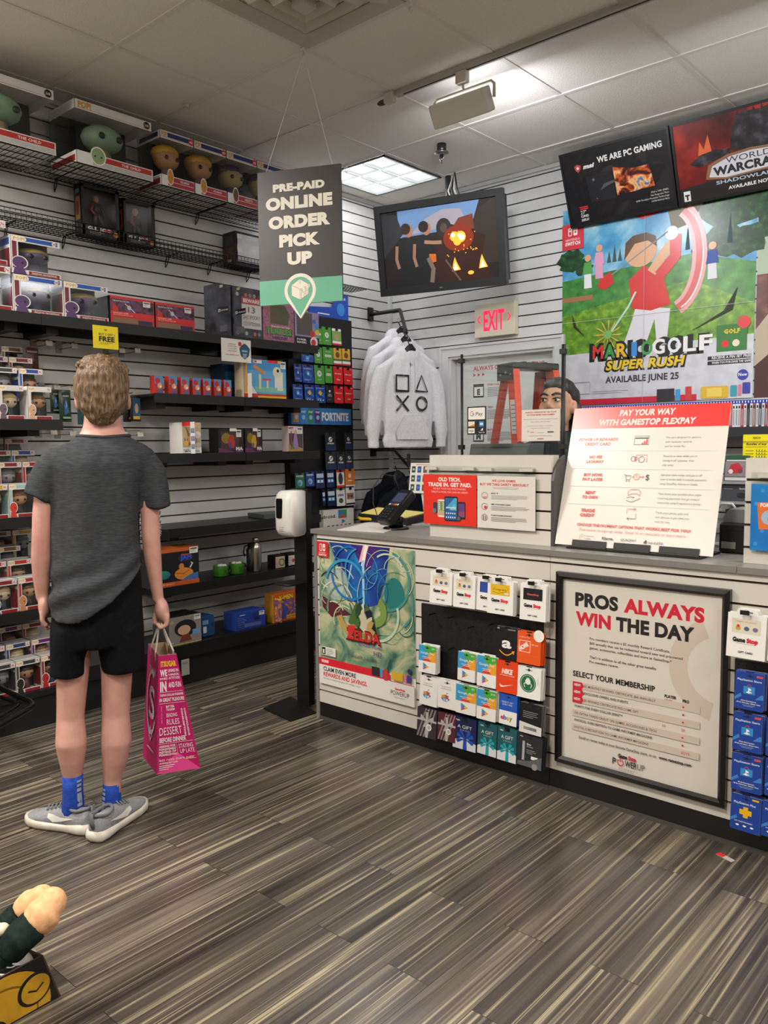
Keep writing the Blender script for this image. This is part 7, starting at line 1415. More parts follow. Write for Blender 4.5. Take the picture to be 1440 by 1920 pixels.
b.text('CHOOSE THE PAYMENT OPTION THAT WORKS BEST FOR YOU!', W*.5, H*.142, H*.018, c, .03, W*.72, shear=.1, res=2); b.text('Scan below to sign-up today. Speak to an associate to learn more.', W*.5, H*.108, H*.018, M('#d88884', .3), .0, W*.68, shear=.15, res=2)
b.line([(W*.17, H*.045), (W*.17, H*.075), (W*.19, H*.082), (W*.195, H*.065), (W*.18, H*.06)], .0012, GREY); b.text('Progressive', W*.205, H*.068, H*.011, GREY, 0, al='L', res=1); b.text('Leasing', W*.205, H*.05, H*.011, GREY, 0, al='L', res=1); b.text('Klarna.', W*.36, H*.055, H*.02, M('#3a3c4a', .3), .02, W*.075); b.text('QUADPAY', W*.495, H*.055, H*.017, M('#3a3c4a', .3), 0, W*.10); b.text('sezzle', W*.665, H*.05, H*.019, M('#5a5c6a', .3), 0, W*.09); b.poly([(W*.59, H*.055), (W*.605, H*.075), (W*.61, H*.06), (W*.60, H*.045)], M('#3a3c4a', .3))
# curve the sheet: it bows back in the middle
nb_ = []
for p_ in b.v: q = max(0, min(1, p_.y/H)); nb_.append(Vector((p_.x, p_.y, p_.z-.035*math.sin(PI*q)*0.0)))
b.build('printed_sheet', t)
b = MB()
for k, (u0, u1) in enumerate(((.125, .355), (.405, .635), (.69, .925))): b.box((W*u0, .0, .0015), (W*u1, .022, .0055), BLACK); b.box((W*u0, -.006, -.008), (W*u1, -.0005, .0055), BLACK)
b.build('clip_ledge', t)
b = MB(); inv = t.matrix_world.inverted(); T0 = b.T; b.T = inv
b.box((x0+W*.10, ys-.02, ZT+.0005), (x1-W*.06, ys+.18, ZT+.008), BLACK); b.tube([(x0+W*.3, ys+.17, ZT+.01), (x0+W*.34, ys+.125, zt-.18)], .006, BLACK); b.tube([(x0+W*.7, ys+.17, ZT+.01), (x0+W*.66, ys+.125, zt-.18)], .006, BLACK)
b.build('easel_stand', t)
# ---- card reader, papers, binder
p = onz(735, 993, ZT)
t = thing('card_reader', 'black payment card reader tilted on a round stand', 'card reader', TR(p.x, p.y+.03, ZT+.0005) @ RZ(math.radians(-12)))
RB = M('#151517', .3)
b = MB(); b.lathe([(.062, 0), (.064, .004), (.058, .010), (.030, .012)], RB, (0, 0, 0), 28); b.build('round_base', t)
b = MB(); b.lathe([(.036, .0125), (.034, .045), (.028, .05)], RB, (0, 0, 0), 20); b.tube([(-.04, 0, .045), (.04, 0, .045)], .018, RB, n=12); b.build('swivel_neck', t)
Tt = TR(0, 0, .105) @ RX(math.radians(42))
b = MB(Tt); b.prism(rrect(-.052, -.105, .052, .105, .02, 4), -.022, .018, RB, cham=.006); b.w = .0182; b.rrect(-.042, .005, .042, .085, .006, M('#1a2030', .12)); b.rect(-.036, .02, .036, .078, M('#3a4460', .15));
for k, c_ in enumerate(('#d8d4cc', '#3a5a9a', '#c84a2c', '#d8a02c', '#d0d0d0')): b.rect(-.038+.016*k, -.004, -.026+.016*k, .006, M(c_, .3))
b.build('reader_body', t)
b = MB(Tt)
for i in range(3):
 for j in range(4): b.box((-.030+.022*i, -.088+.017*j, .0183), (-.014+.022*i, -.076+.017*j, .022), M('#2a2a2e', .4))
b.build('keypad', t)
b = MB(Tt); b.tube([(-.04, .09, .016), (-.07, .13, .08), (-.10, .10, .12), (-.12, .03, .10), (-.11, -.03, .05), (-.055, -.08, .015)], .0022, BLACK, n=6); b.build('tether_cable', t)
def flat(name, pxs, z, th, m, label, cat, art=None):
 P = [onz(px, py, z) for px, py in pxs]; b = MB(); n = len(P)
 vs = [(p.x, p.y, z) for p in P]+[(p.x, p.y, z+th) for p in P]
 b.add(vs, [tuple(range(n))[::-1], tuple(range(n, 2*n))]+[(i, (i+1) % n, n+(i+1) % n, n+i) for i in range(n)], m)
 o = b.build(name); tag(o, label, cat); return o
flat('paper_sheet', [(632, 994), (720, 999), (762, 985), (690, 980)], ZT+.0005, .002, PAPER, 'white paper sheet in a dark sleeve on the counter beside the card reader', 'paper')
0 and flat('clipboard', [(770, 979), (800, 982), (815, 972), (795, 970)], ZT+.0005, .003, M('#d4d0c8', .4), 'pale notice lying behind the card reader', 'paper')
t = thing('ring_binder', 'black binder with a yellow page on top lying at the counter back', 'binder', TR(0, 0, 0))
P = [onz(px, py, ZT+.04) for px, py in ((672, 961), (764, 971), (806, 960), (706, 950))]
b = MB(); vs = [(q.x, q.y, ZT+.0005) for q in P]+[(q.x, q.y, ZT+.035) for q in P]; b.add(vs, [(3, 2, 1, 0), (4, 5, 6, 7)]+[(i, (i+1) % 4, 4+(i+1) % 4, 4+i) for i in range(4)], BLACKM); b.build('cover', t)
cn = sum(P, Vector())/4; b = MB(); vs = [((q.x-cn.x)*.92+cn.x, (q.y-cn.y)*.92+cn.y, ZT+.0355) for q in P]; vs += [(a_, c_, ZT+.039) for a_, c_, _ in vs]; b.add(vs, [(3, 2, 1, 0), (4, 5, 6, 7)]+[(i, (i+1) % 4, 4+(i+1) % 4, 4+i) for i in range(4)], M('#e6d878', .5)); b.build('yellow_page', t)
b = MB(); q = P[0]; b.tube([(q.x+.01, q.y-.006, ZT+.012), (q.x+.05, q.y-.03, ZT+.010), (q.x+.11, q.y-.02, ZT+.010), (q.x+.13, q.y-.012, ZT+.016)], .009, M('#e0b020', .5), n=8); b.build('yellow_tab', t)
# price card on stand behind
p = ony(766, 924, 3.12); q = ony(806, 868, 3.12)
t = thing('promo_card', 'white card with small game cover grid on a clear stand behind the counter', 'sign', FRB(p.x, p.z, 3.12) @ RX(math.radians(-8))); W = q.x-p.x+.03; H = q.z-p.z
b = MB(); b.box((0, 0, -.003), (W, H, 0), PAPER); b.w = .0
b.rect(W*.2, H*.93, W*.8, H*.96, M('#d88a80'))
for i in range(4):
 for j in range(3): b.rect(W*(.06+.22*i), H*(.08+.30*j), W*(.20+.22*i), H*(.29+.30*j), M(['#1f4a2c', '#2450a0', '#6a4a2c', '#3a2a2a'][i])); b.rect(W*(.10+.22*i), H*(.15+.30*j), W*(.16+.22*i), H*(.22+.30*j), M(['#c8d0c8', '#5a8ad0', '#b84a3a', '#8a6a5a'][i]))
b.build('card', t)
b = MB(); b.box((W*.3, -.01, -.008), (W*.7, H*.1, -.0035), ACR); inv = t.matrix_world.inverted(); b.T = inv; b.tube([(p.x+W/2, 3.13, p.z-.005), (p.x+W/2, 3.16, ZT+.012)], .008, M('#c8c8c8', .3), n=10); b.box((p.x+W/2-.06, 3.11, ZT+.0005), (p.x+W/2+.06, 3.22, ZT+.006), M('#b8b8b8', .3)); b.build('stand', t)
# ---- till monitor, sneeze guard, stickers
p = ony(880, 833, 3.05); q = ony(1022, 831, 3.05)
t = thing('till_monitor', 'black till monitor seen from behind over the riser edge', 'monitor', TR((p.x+q.x)/2, 3.05, ZT+.0005)); W = q.x-p.x; zt = p.z-ZT
b = MB(TR(0, 0, zt-.13) @ RX(math.radians(-12))); b.prism(rrect(-W/2, -.13, W/2, .13, .008, 3), -.02, .02, M('#1a1a1c', .4), axis=1) if False else b.bbox((-W/2, -.02, -.13), (W/2, .022, .13), M('#141416', .4), .008); b.build('housing', t)
b = MB(); b.box((-.10, -.08, 0), (.10, .10, .012), BLACK); b.box((-.03, -.015, .012), (.03, .02, zt-.24), BLACK); b.build('foot', t)
yg = 2.95
g0, g1 = ony(866, 665, yg), ony(1057, 645, yg); zg = (g0.z+g1.z)/2
t = thing('sneeze_guard', 'clear sneeze guard pane between two thin black posts on the counter', 'screen', TR(0, 0, 0))
for gx in (g0.x, g1.x):
 b = MB(); b.tube([(gx, yg, ZT+.0005), (gx, yg, zg)], .0085 if gx == g1.x else .006, BLACK, n=12); b.lathe([(.04, 0), (.04, .006), (.012, .012)], BLACK, (gx, yg, ZT+.0005), 20)
 for z in (1.32, 1.70): b.box((gx-.012, yg-.014, z), (gx+.012, yg+.006, z+.02), BLACK)
 b.build('post', t)
b = MB(); b.box((g0.x+.006, yg-.002, 1.22), (g1.x+.02, yg+.002, zg-.005), M_clear('guard_glass', '#f6faf9', .08, .02)); b.build('pane', t)
p = ony(876, 763, yg-.004); q = ony(911.5, 814.5, yg-.004)
def gpay(b, W, H):
 b.rrect(W*.06, H*.54, W*.94, H*.96, .004, WHITE)
 cx, cy, r = W*.26, H*.745, W*.11
 for a0, a1, m in ((-50, 5, '#3c78d8'), (-140, -50, '#3a9a54'), (140, 220, '#e0b02c'), (45, 140, '#d8443a')): b.ring(cx, cy, r, r*.3, M(m), 10, math.radians(a0), math.radians(a1))
 b.rect(cx, cy-r*.15, cx+r, cy+r*.15, M('#3c78d8')); b.text('Pay', W*.64, H*.68, H*.13, M('#5a5c60'), .01, W*.36)
 b.rect(W*.06, H*.29, W*.40, H*.47, M('#e4dcd0')); b.poly([(W*.06, H*.29), (W*.40, H*.29), (W*.40, H*.38)], M('#e08a2c')); b.rect(W*.64, H*.28, W*.88, H*.47, M('#3a86d0')); b.rect(W*.68, H*.34, W*.84, H*.41, WHITE); b.rect(W*.06, H*.05, W*.40, H*.23, M('#e8e4d8')); b.text('VISA', W*.23, H*.10, H*.07, M('#26408a'), .04, W*.24, res=1); b.poly([(W*.70, H*.14), (W*.84, H*.24), (W*.84, H*.14)], WHITE); b.text('Tap to Pay', W*.77, H*.06, H*.04, WHITE, .03, W*.3, res=1)
sign('payment_sticker', FRB(p.x, q.z, yg-.0035), q.x-p.x, p.z-q.z, BLACK, 'black sticker with payment marks stuck on the clear guard pane', 'sticker', gpay, None, .001)
p = ony(978, 769, yg-.004); q = ony(1050, 826.5, yg-.004)
def coins(b, W, H):
 b.text('NOBODY APPRECIATES THE VALUE', W*.5, H*.89, H*.045, M('#d0443a'), .03, W*.80, res=2); b.text('OF COINS MORE THAN GAMERS', W*.5, H*.81, H*.045, M('#d0443a'), .03, W*.72, res=2); b.text('Did you know the country is experiencing a', W*.5, H*.68, H*.035, GREY, 0, W*.88, res=1); b.text('nationwide coin shortage?', W*.5, H*.60, H*.035, GREY, 0, W*.52, res=1); b.text('Donate your spare change to benefit those', W*.5, H*.47, H*.03, GREY, 0, W*.68, res=1); b.text('fostering local charity partners', W*.5, H*.40, H*.03, GREY, 0, W*.5, res=1); b.ring(W*.18, H*.31, W*.025, W*.008, M('#d8a05a')); b.rect(W*.23, H*.27, W*.33, H*.30, M('#d8a08a')); b.rect(W*.42, H*.255, W*.58, H*.27, M('#b8b4ac')); b.rect(W*.68, H*.265, W*.84, H*.30, M('#3a3a5a')); b.rect(W*.2, H*.16, W*.8, H*.17, M('#b0aca4')); b.rect(W*.42, H*.06, W*.58, H*.085, M('#b8564c'))
sign('coin_notice', FRB(p.x, q.z, yg-.0035), q.x-p.x, p.z-q.z, M('#dcd8cf', .35), 'white coin shortage notice on the guard pane before the clerk', 'notice', coins, None, .001)
# ---- litter on the floor
p = onz(1360, 1608, 0)
t = thing('card_scrap', 'small red and grey card scrap lying on the floor by the counter', 'litter', TR(p.x, p.y, .0006) @ RZ(math.radians(-20)))
b = MB(); b.prism(rrect(-.03, -.010, .03, .010, .004, 3), 0, .0012, M('#b8b2ac', .4)); b.w = .0013; b.rrect(-.03, -.010, -.004, .010, .004, RED); b.build('scrap', t)
# ------------------------------------------------------------------ hoodies on the corner rail
ARMB = M('#141414', .4)
A0 = onx(693, 590, XL); A1 = A0+Vector((.30, 0, .0)); A2 = A1+Vector((.20, -.17, -.20))
t = thing('display_rail', 'black bent display rail on the corner wall holding white hoodies', 'rail', TR(A0.x, A0.y, A0.z))
inv = t.matrix_world.inverted()
b = MB(inv); b.box((XL+.001, A0.y-.025, A0.z-.05), (XL+.018, A0.y+.025, A0.z+.05), ARMB); b.tube([A0+Vector((.01, 0, 0)), A1], .014, ARMB, n=4); b.tube([A1, A2], .014, ARMB, n=4); b.build('arm', t)
b = MB(inv)
for k in range(5): q = A1.lerp(A2, .15+.2*k); b.tube([q+Vector((0, 0, -.012)), q+Vector((0, 0, -.028))], .005, STEEL, n=6)
b.tube([A2+Vector((0, 0, -.01)), A2+Vector((0, 0, .03))], .008, ARMB, n=6); b.build('pegs', t)
HOOD = M_noise('white_fleece', [(.35, '#dcdce2'), (.65, '#e8e8ec')], 90, .9, 3, bump=.12, spec=.1)
def hang_frame(px, py, P, yaw=0.0):
 d = Vector((CF.x, CF.y, 0)).normalized(); d = Matrix.Rotation(yaw+math.radians(36), 3, 'Z') @ d
 u = Vector((d.y, -d.x, 0)); return Matrix(((u.x, d.x, 0, P.x), (u.y, d.y, 0, P.y), (0, 0, 1, P.z), (0, 0, 0, 1)))
def hoodie(P, label, printed, scale, mat, group, name='hoodie', yaw=0.0):
 # local: x to the viewer's right, y away, z up, origin at the hanger hook
 fr = hang_frame(0, 0, P, yaw); t = thing(name, label, 'hoodie', fr, group)
 b = MB(); s = scale; zf = lambda v: v*s
 body = [(-.71, .20, .038), (-.66, .215, .044), (-.62, .20, .04), (-.50, .215, .046), (-.35, .215, .048), (-.22, .205, .046), (-.15, .18, .042), (-.11, .12, .04), (-.085, .07, .035)]
 b.loft([ringpts(0, 0, z*s, rx*s, ry*s, 22, None, .9) for z, rx, ry in body], mat)
 for sg in (-1, 1):
  pts = [(sg*.13, -.15, .05), (sg*.20, -.19, .062), (sg*.245, -.30, .062), (sg*.27, -.45, .058), (sg*.285, -.60, .052), (sg*.285, -.66, .04), (sg*.285, -.71, .042)]
  b.loft([ringpts(x*s, -.012 if False else 0, z*s, r*s, r*.62*s, 14) for x, z, r in pts][::1], mat)
 # hood lying open around the neck
 b.loft([ringpts(0, .01, z*s, rx*s, ry*s, 18) for z, rx, ry in ((-.17, .10, .05), (-.12, .115, .06), (-.075, .10, .055), (-.05, .07, .04), (-.04, .04, .025))], mat)
 def wr(p): q = Vector((p.x*14, p.y*14, p.z*6)); return .004*_noise.noise(q)+.002*_noise.noise(q*2.7)
 fuse(b, 'garment', .008, 5, .5, wr, t)
 b = MB(); dk = M('#101012', .5)
 b.tube([(0, 0, 0.0), (.012, 0, .012), (.004, 0, .03), (-.012, 0, .022)], .0025, CHROME, n=6); b.loft([ringpts(0, -.035, z*s, rx*s, .012, 10) for z, rx in ((-.19, .02), (-.13, .05), (-.06, .045), (-.03, .012))], dk); b.tube([(0, -.02, -.03*s), (0, 0, 0)], .004, dk, n=6); b.build('hanger', t)
 if printed:
  F = FR3(Vector((0, -.050*s, 0)), Vector((1, 0, 0)), Vector((0, 0, 1)))
  b = MB(F); b.w = .006; m = M_noise('brush_black', [(.3, '#17171a'), (.6, '#222226'), (.75, '#9a9aa0')], 60, .7, 2, stretch=(1, 1, .35))
  k = s
  for (u, v, kind) in ((-.085, -.29, 's'), (.075, -.29, 't'), (-.085, -.42, 'x'), (.075, -.42, 'o')):
   u *= k; v *= k; r = .05*k
   if kind == 's': b.line([(u-r, v-r), (u-r, v+r), (u+r, v+r), (u+r, v-r), (u-r*1.1, v-r)], .016*k, m)
   if kind == 't': b.line([(u-r, v-r), (u, v+r*1.1), (u+r, v-r), (u-r*1.1, v-r*.95)], .014*k, m)
   if kind == 'x': b.line([(u-r, v-r), (u+r, v+r)], .014*k, m); b.line([(u-r, v+r), (u+r, v-r)], .014*k, m)
   if kind == 'o': b.ring(u, v, r, .015*k, m, 20)
  b.build('chest_print', t)
  b = MB(F); b.w = .008; ln = M('#c9c9d0', .9)
  b.poly([(-.13*s, -.655*s), (-.14*s, -.60*s), (-.07*s, -.50*s), (.07*s, -.50*s), (.14*s, -.60*s), (.13*s, -.655*s)], HOOD); b.line([(-.13*s, -.655*s), (-.14*s, -.60*s), (-.07*s, -.50*s), (.07*s, -.50*s), (.14*s, -.60*s), (.13*s, -.655*s)], .003, ln); b.build('pocket', t)
  b = MB(F); b.T = F;
  for sg in (-1, 1): b.tube([(sg*.018, -.14*s, .012), (sg*.022, -.24*s, .016), (sg*.02, -.33*s, .016)], .003, HOOD, n=5)
  b.build('drawstring', t)
 return t
sc_ = 1.05
hoodie(A2+Vector((.02, -.015, -.05)), 'white hoodie with brushed square and cross prints, front one on the rail', True, sc_, HOOD, 'white hoodies on the corner rail')
q = A1.lerp(A2, .52); hoodie(q+Vector((-.02, .02, -.06)), 'white hoodie hanging in the middle of the rail, behind the printed one', False, sc_, HOOD, 'white hoodies on the corner rail')
q = A1.lerp(A2, .05); hoodie(q+Vector((-.06, .05, -.07)), 'white hoodie hanging last on the rail, next to the wall', False, sc_, HOOD, 'white hoodies on the corner rail')
# second rail below with a dark garment
NAVY = M_noise('navy_fleece', [(.35, '#0d0f14'), (.65, '#171a22')], 60, .9, 3, bump=.1, spec=.1)
B2 = A2+Vector((-.03, .05, -.93)); B0 = Vector((XL, 4.58, B2.z+.12))
t = thing('display_rail', 'lower black display rail on the corner wall with dark clothing', 'rail', TR(B0.x, B0.y, B0.z)); inv = t.matrix_world.inverted()
b = MB(inv); b.box((XL+.001, B0.y-.025, B0.z-.05), (XL+.018, B0.y+.025, B0.z+.05), ARMB); b.tube([B0+Vector((.01, 0, 0)), B0+Vector((.25, -.04, 0)), B2], .014, ARMB, n=4); b.build('arm', t)
b = MB(inv); b.tube([B2, B2+Vector((0, 0, .09))], .016, ARMB, n=4); b.build('post', t)
hoodie(B2+Vector((0, 0, -.03)), 'dark navy hoodie hanging on the lower rail behind the counter', False, .98, NAVY, 'dark garments on the lower rail', 'dark_hoodie')
hoodie(B0.lerp(B2, .6)+Vector((-.03, .05, -.05)), 'dark navy hoodie half hidden behind the other dark one', False, .98, NAVY, 'dark garments on the lower rail', 'dark_hoodie')
# ------------------------------------------------------------------ orange step ladder behind the counter
tc = ony(990, 692, 4.28)
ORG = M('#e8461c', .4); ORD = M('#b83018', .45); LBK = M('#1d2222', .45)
t = thing('step_ladder', 'orange step ladder with a black top cap before the door', 'ladder', TR(tc.x, 4.28, 0) @ RZ(math.radians(66))); zt = tc.z+.03
b = MB(); wv, dv = .165, .085
prof = [(-wv, -dv), (-wv*.35, -dv*1.15), (wv*.35, -dv*1.15), (wv, -dv), (wv, dv), (wv*.3, dv*1.1), (-wv*.3, dv*1.1), (-wv, dv)]
b.prism(prof, zt-.035, zt, LBK, cham=.008)
b.box((-wv, -dv, zt-.10), (-wv+.012, dv, zt-.03), LBK); b.box((wv-.012, -dv, zt-.10), (wv, dv, zt-.03), LBK)
for x in (-wv*.45, wv*.45): b.box((x-.012, -dv*.9, zt-.004), (x+.012, dv*.9, zt+.006), LBK)
b.build('top_cap', t)
b = MB()
for x in (-wv-.0015, wv+.0015):
 for y in (-.06, -.01, .045): b.ell((x, y, zt-.055-abs(y)*.3), (.004, .008, .008), STEEL, 8, 5)
b.build('rivet', t)
def rail_(x0, y0, x1, y1, z1, sx, m, web):
 b = MB(); d = .03 if web else .022; dy = .042 if web else .03
 def quad(x, y, z): return [(x-d/2, y-dy, z), (x+d/2, y-dy, z), (x+d/2, y+dy, z), (x-d/2, y+dy, z)]
 b.loft([quad(x1, y1, 0), quad(x0, y0, z1)], m, False)
 o = d*.5+.002 if sx > 0 else -d*.5-.002
 b.loft([[(x1+sx*(d/2), y1-dy, 0), (x1+sx*(d/2+.012), y1-dy, 0), (x1+sx*(d/2+.012), y1-dy+.006, 0), (x1+sx*(d/2), y1-dy+.006, 0)], [(x0+sx*(d/2), y0-dy, z1), (x0+sx*(d/2+.012), y0-dy, z1), (x0+sx*(d/2+.012), y0-dy+.006, z1), (x0+sx*(d/2), y0-dy+.006, z1)]], m, False)
 b.build('rail', t)
zj = zt-.04
for sx in (-1, 1):
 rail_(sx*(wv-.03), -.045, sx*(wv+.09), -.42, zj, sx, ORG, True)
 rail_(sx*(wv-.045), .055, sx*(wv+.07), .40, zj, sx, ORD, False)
for k in range(5):
 z = .28+.29*k; f = 1-z/zj; b = MB(); w_ = wv-.045+.12*f; y = -.045-.375*f; b.box((-w_, y-.04, z-.012), (w_, y+.04, z+.012), STEEL); b.build('tread', t)
b = MB(); f = lambda z: 1-z/zj
def onrail(z, u0, u1): f_ = 1-z/zj; return (-(wv-.03)-.12*f_-.0155)
for (z0, z1, c) in ((1.40, 1.60, '#e4e2de'), (1.26, 1.34, '#e0dcd4')):
 vs = []
 for z in (z0, z1):
  f_ = 1-z/zj; x = -(wv-.03)-.12*f_-.0172; y = -.045-.375*f_; vs += [(x, y+.028, z), (x, y-.028, z)]
 b.add(vs, [(0, 1, 3, 2)], M(c, .4))
 for k in range(7):
  z = z0+(z1-z0)*(.1+.12*k); f_ = 1-z/zj; x = -(wv-.03)-.12*f_-.0176; y = -.045-.375*f_; b.add([(x, y+.022, z), (x, y-.022, z), (x, y-.022, z+.006), (x, y+.022, z+.006)], [(0, 1, 2, 3)], GREY if z0 > 1.3 else (RED if k > 5 else INK))
b.build('warning_label', t)
# ------------------------------------------------------------------ shelves at the back right
ysf = 4.56
zc = 1.398
t = thing('metal_shelf', 'dark metal shelf on the back wall holding a row of game cases', 'shelf', FRB(-2.45, zc, YB)); Wd = 1.75
b = MB(); b.box((0, -.012, .002), (Wd, 0, YB-ysf), SHELFM); b.box((0, -.03, YB-ysf), (Wd, .022, YB-ysf+.006), M('#24262c', .4)); b.build('shelf_board', t)
CASEC = ['#e4e4e6', '#d8d8dc', '#c8303a', '#e8e8ea', '#26262c', '#dcdce0', '#8a6a4a', '#e2e2e6', '#3a3a44', '#d2d6dc', '#a8343a', '#e6e6e8']
x = ony(1090, 775, ysf).x; k = 0; xsign = ony(1374, 775, ysf).x; vis = 0
ORD_ = ['first', 'second', 'third', 'fourth', 'fifth', 'sixth', 'seventh', 'eighth', 'ninth', 'tenth', 'eleventh', 'twelfth', 'thirteenth', 'fourteenth', 'fifteenth', 'sixteenth', 'seventeenth']
CNAME = {'#e4e4e6': 'white', '#d8d8dc': 'pale grey', '#c8303a': 'red', '#e8e8ea': 'white', '#26262c': 'black', '#dcdce0': 'pale grey', '#8a6a4a': 'brown', '#e2e2e6': 'white', '#3a3a44': 'charcoal', '#d2d6dc': 'grey', '#a8343a': 'dark red', '#e6e6e8': 'white'}
BLT = M('#2a44b0', .3); cmeshes = {}
while x < ony(1447, 775, ysf).x:
 c = CASEC[k % len(CASEC)]
 if c not in cmeshes:
  b = MB(); b.box((0, 0, -.13), (.0135, .145, 0), M(c, .35)); b.box((0, .145, -.13), (.0135, .165, 0), BLT); b.box((0, .0, -.13), (.0135, -.0, -.129), BLT)
  b.w = .0003; b.rect(.003, .03, .0105, .115, M('#9a9aa4' if c != '#26262c' else '#5a5a64', .4)); b.rect(.003, .12, .0105, .135, INK); b.rect(.004, .15, .0095, .16, WHITE)
  o = b.build('game_case'); cmeshes[c] = o.data
 else: o = bpy.data.objects.new('game_case', cmeshes[c]); COL.objects.link(o)
 o.matrix_world = FRB(x, zc+.0005, ysf+.002+random.uniform(0, .006))
 if x < xsign: tag(o, 'game case with only its blue top showing over the white payment sign', 'game case', 'game cases hidden behind the payment sign')
 else: tag(o, 'blue-topped game case with %s spine, %s past the payment sign' % (CNAME[c], ORD_[min(vis, 16)]), 'game case', 'game cases on the back shelf'); vis += 1
 x += .0152; k += 1
# back counter with cartons
bx0 = -1.62
t = thing('back_counter', 'low grey counter against the back wall behind the till area', 'counter', TR(bx0, 4.2, 0))
b = MB(); b.box((0, 0, 0), (1.6, .58, .88), M('#8d8a86', .5)); b.build('carcass', t); b = MB(); b.box((-.01, -.01, .8805), (1.61, .58, .905), TOPM); b.build('worktop', t)
for z, lab in ((1.128, 'narrow grey shelf under the red and white game pack'), (1.02, 'narrow grey shelf under the console carton')):
 b = MB(FRB(-1.62, z, YB)); b.box((0, -.014, .002), (1.2, 0, .30), M('#9b9a9c', .4)); tag(b.build('wall_ledge'), lab, 'shelf', 'narrow ledges at the back')
p = ony(1355, 898, 4.5); q = ony(1401, 850, 4.5)
def rw_(b, W, H): b.rect(0, H*.86, W, H, M('#1f5a34')); b.rect(W*.1, H*.78, W*.95, H*.83, M('#d8d8dc')); b.rect(W*.04, H*.18, W*.96, H*.76, M('#8a8488')); b.poly([(W*.12, H*.3), (W*.3, H*.66), (W*.6, H*.72), (W*.8, H*.5), (W*.6, H*.3)], M('#c02c3a')); b.disc(W*.28, H*.38, W*.1, M('#e4d8d8')); b.disc(W*.68, H*.4, W*.1, M('#7a3a40')); b.rect(W*.04, H*.03, W*.96, H*.15, M('#d8d4d0'))
carton(FRB(p.x, 1.1285, 4.52), q.x-p.x, q.z-p.z, .12, M('#5a5458', .3), M('#4a4a4e', .4), M('#1f5a34', .4), 'red and white game pack with green top on the upper ledge', 'game pack', None, 'game_pack', rw_)
p = ony(1350, 940, 4.5); q = ony(1404, 905, 4.5)
def cons(b, W, H): b.text('GameStop', W*.75, H*.72, H*.10, WHITE, .03, W*.25, res=1); b.rect(W*.08, H*.72, W*.4, H*.75, M('#9a9a9e')); b.rrect(W*.55, H*.2, W*.85, H*.52, .012, M('#26262a')); b.disc(W*.62, H*.42, W*.04, M('#3a3a3e'), n=10)
carton(FRB(p.x, 1.0205, 4.52), q.x-p.x, .09, .15, M('#4b4c52', .4), M('#3c3d42', .4), M('#5a5b60', .4), 'dark grey console carton on the lower ledge', 'carton', None, 'product_box', cons)
carton(FRB(-1.50, .9055, 4.45), .17, .075, .14, M('#17171a', .4), M('#1c1c1f', .4), M('#2a2a2e', .4), 'plain black carton on the back counter under the ledges', 'carton', None, 'product_box')
p = ony(1392, 875, 4.55); q = ony(1445, 811, 4.55)
def note(b, W, H):
 b.text('XBOX', W*.5, H*.88, H*.06, M('#5a5210'), .03, W*.3, res=2); b.rect(0, H*.77, W, H*.83, M('#b8a818')); b.text('Bundles of any', W*.5, H*.72, H*.06, INK, .03, W*.75, shear=.2, res=2); b.rect(W*.1, H*.66, W*.9, H*.675, M('#8a8020'))
 for k in range(6): b.rect(W*.1, H*(.56-.08*k), W*.4, H*(.575-.08*k), M('#6a6218')); b.line([(W*(.5+.1*j), H*(.55-.08*k)) for j in range(5)], .0015, INK); [b.line([(W*(.5+.1*j), H*(.56-.08*k)), (W*(.52+.1*j), H*(.60-.08*k))], .003, INK) for j in range(4)]
 b.rect(W*.12, H*.04, W*.28, H*.14, INK)
sign('price_notice', FRB(p.x, zc-.04-(p.z*0+.18), ysf-.010), q.x-p.x, .20, M('#efdf10', .4), 'yellow handwritten price notice hanging from the game case shelf', 'notice', note, None, .001)
# receipt printer
p = ony(1351, 1046, 3.03); t = thing('receipt_printer', 'black receipt printer with a grey paper lid next to the payment sign', 'printer', TR(p.x, 3.0, ZT+.0005))
b = MB(); b.bbox((0, 0, 0), (.17, .20, .11), M('#161618', .4), .012); b.box((.012, -.003, .018), (.062, .0, .042), M('#8a867e', .4)); b.box((.03, -.004, .085), (.15, .0005, .092), M('#050505', .6)); b.build('body', t)
b = MB(); b.T = TR(.085, .10, .111); pr = [(-.075, 0), (-.075, .02), (-.055, .048), (.055, .048), (.075, .02), (.075, 0)]; b.prism(pr, -.08, .06, M('#77787c', .3), axis=1); b.build('paper_lid', t)
b = MB(); b.lathe([(.028, -.035), (.028, .035)], M('#dedcd8', .6), (.115, .06, .172), 18); b.build('paper_roll', t) if False else None
t = thing('tape_stand', 'clear plastic stand next to the white payment sign edge', 'stand', TR(ony(1346, 985, 3.12).x, 3.18, ZT+.0005))
b = MB(); b.box((-.04, -.03, 0), (.05, .05, .01), M('#c4c8cc', .2)); b.box((-.03, .0, .01), (.04, .006, .14), ACR); b.tube([(-.03, .003, .14), (-.01, .003, .165), (.03, .003, .165), (.04, .003, .15)], .006, M('#d4d8da', .2), n=8); b.build('plastic_form', t)
# ------------------------------------------------------------------ the clerk behind the counter
SKINC = M_noise('clerk_skin', [(.35, '#c08c70'), (.65, '#cc9a7e')], 18, .5, 3)
HAIRC = M_noise('dark_hair', [(.35, '#0e0c0c'), (.65, '#1c1817')], 40, .45, 3, stretch=(1, 1, .2), bump=.3)
hc = ony(1046, 764, 3.45); yawc = math.atan2(hc.x, hc.y)
ck = thing('person', 'person with dark tied hair in a black shirt standing behind the counter', 'person', TR(hc.x, hc.y, 0) @ RZ(-math.atan2(hc.x, hc.y)))
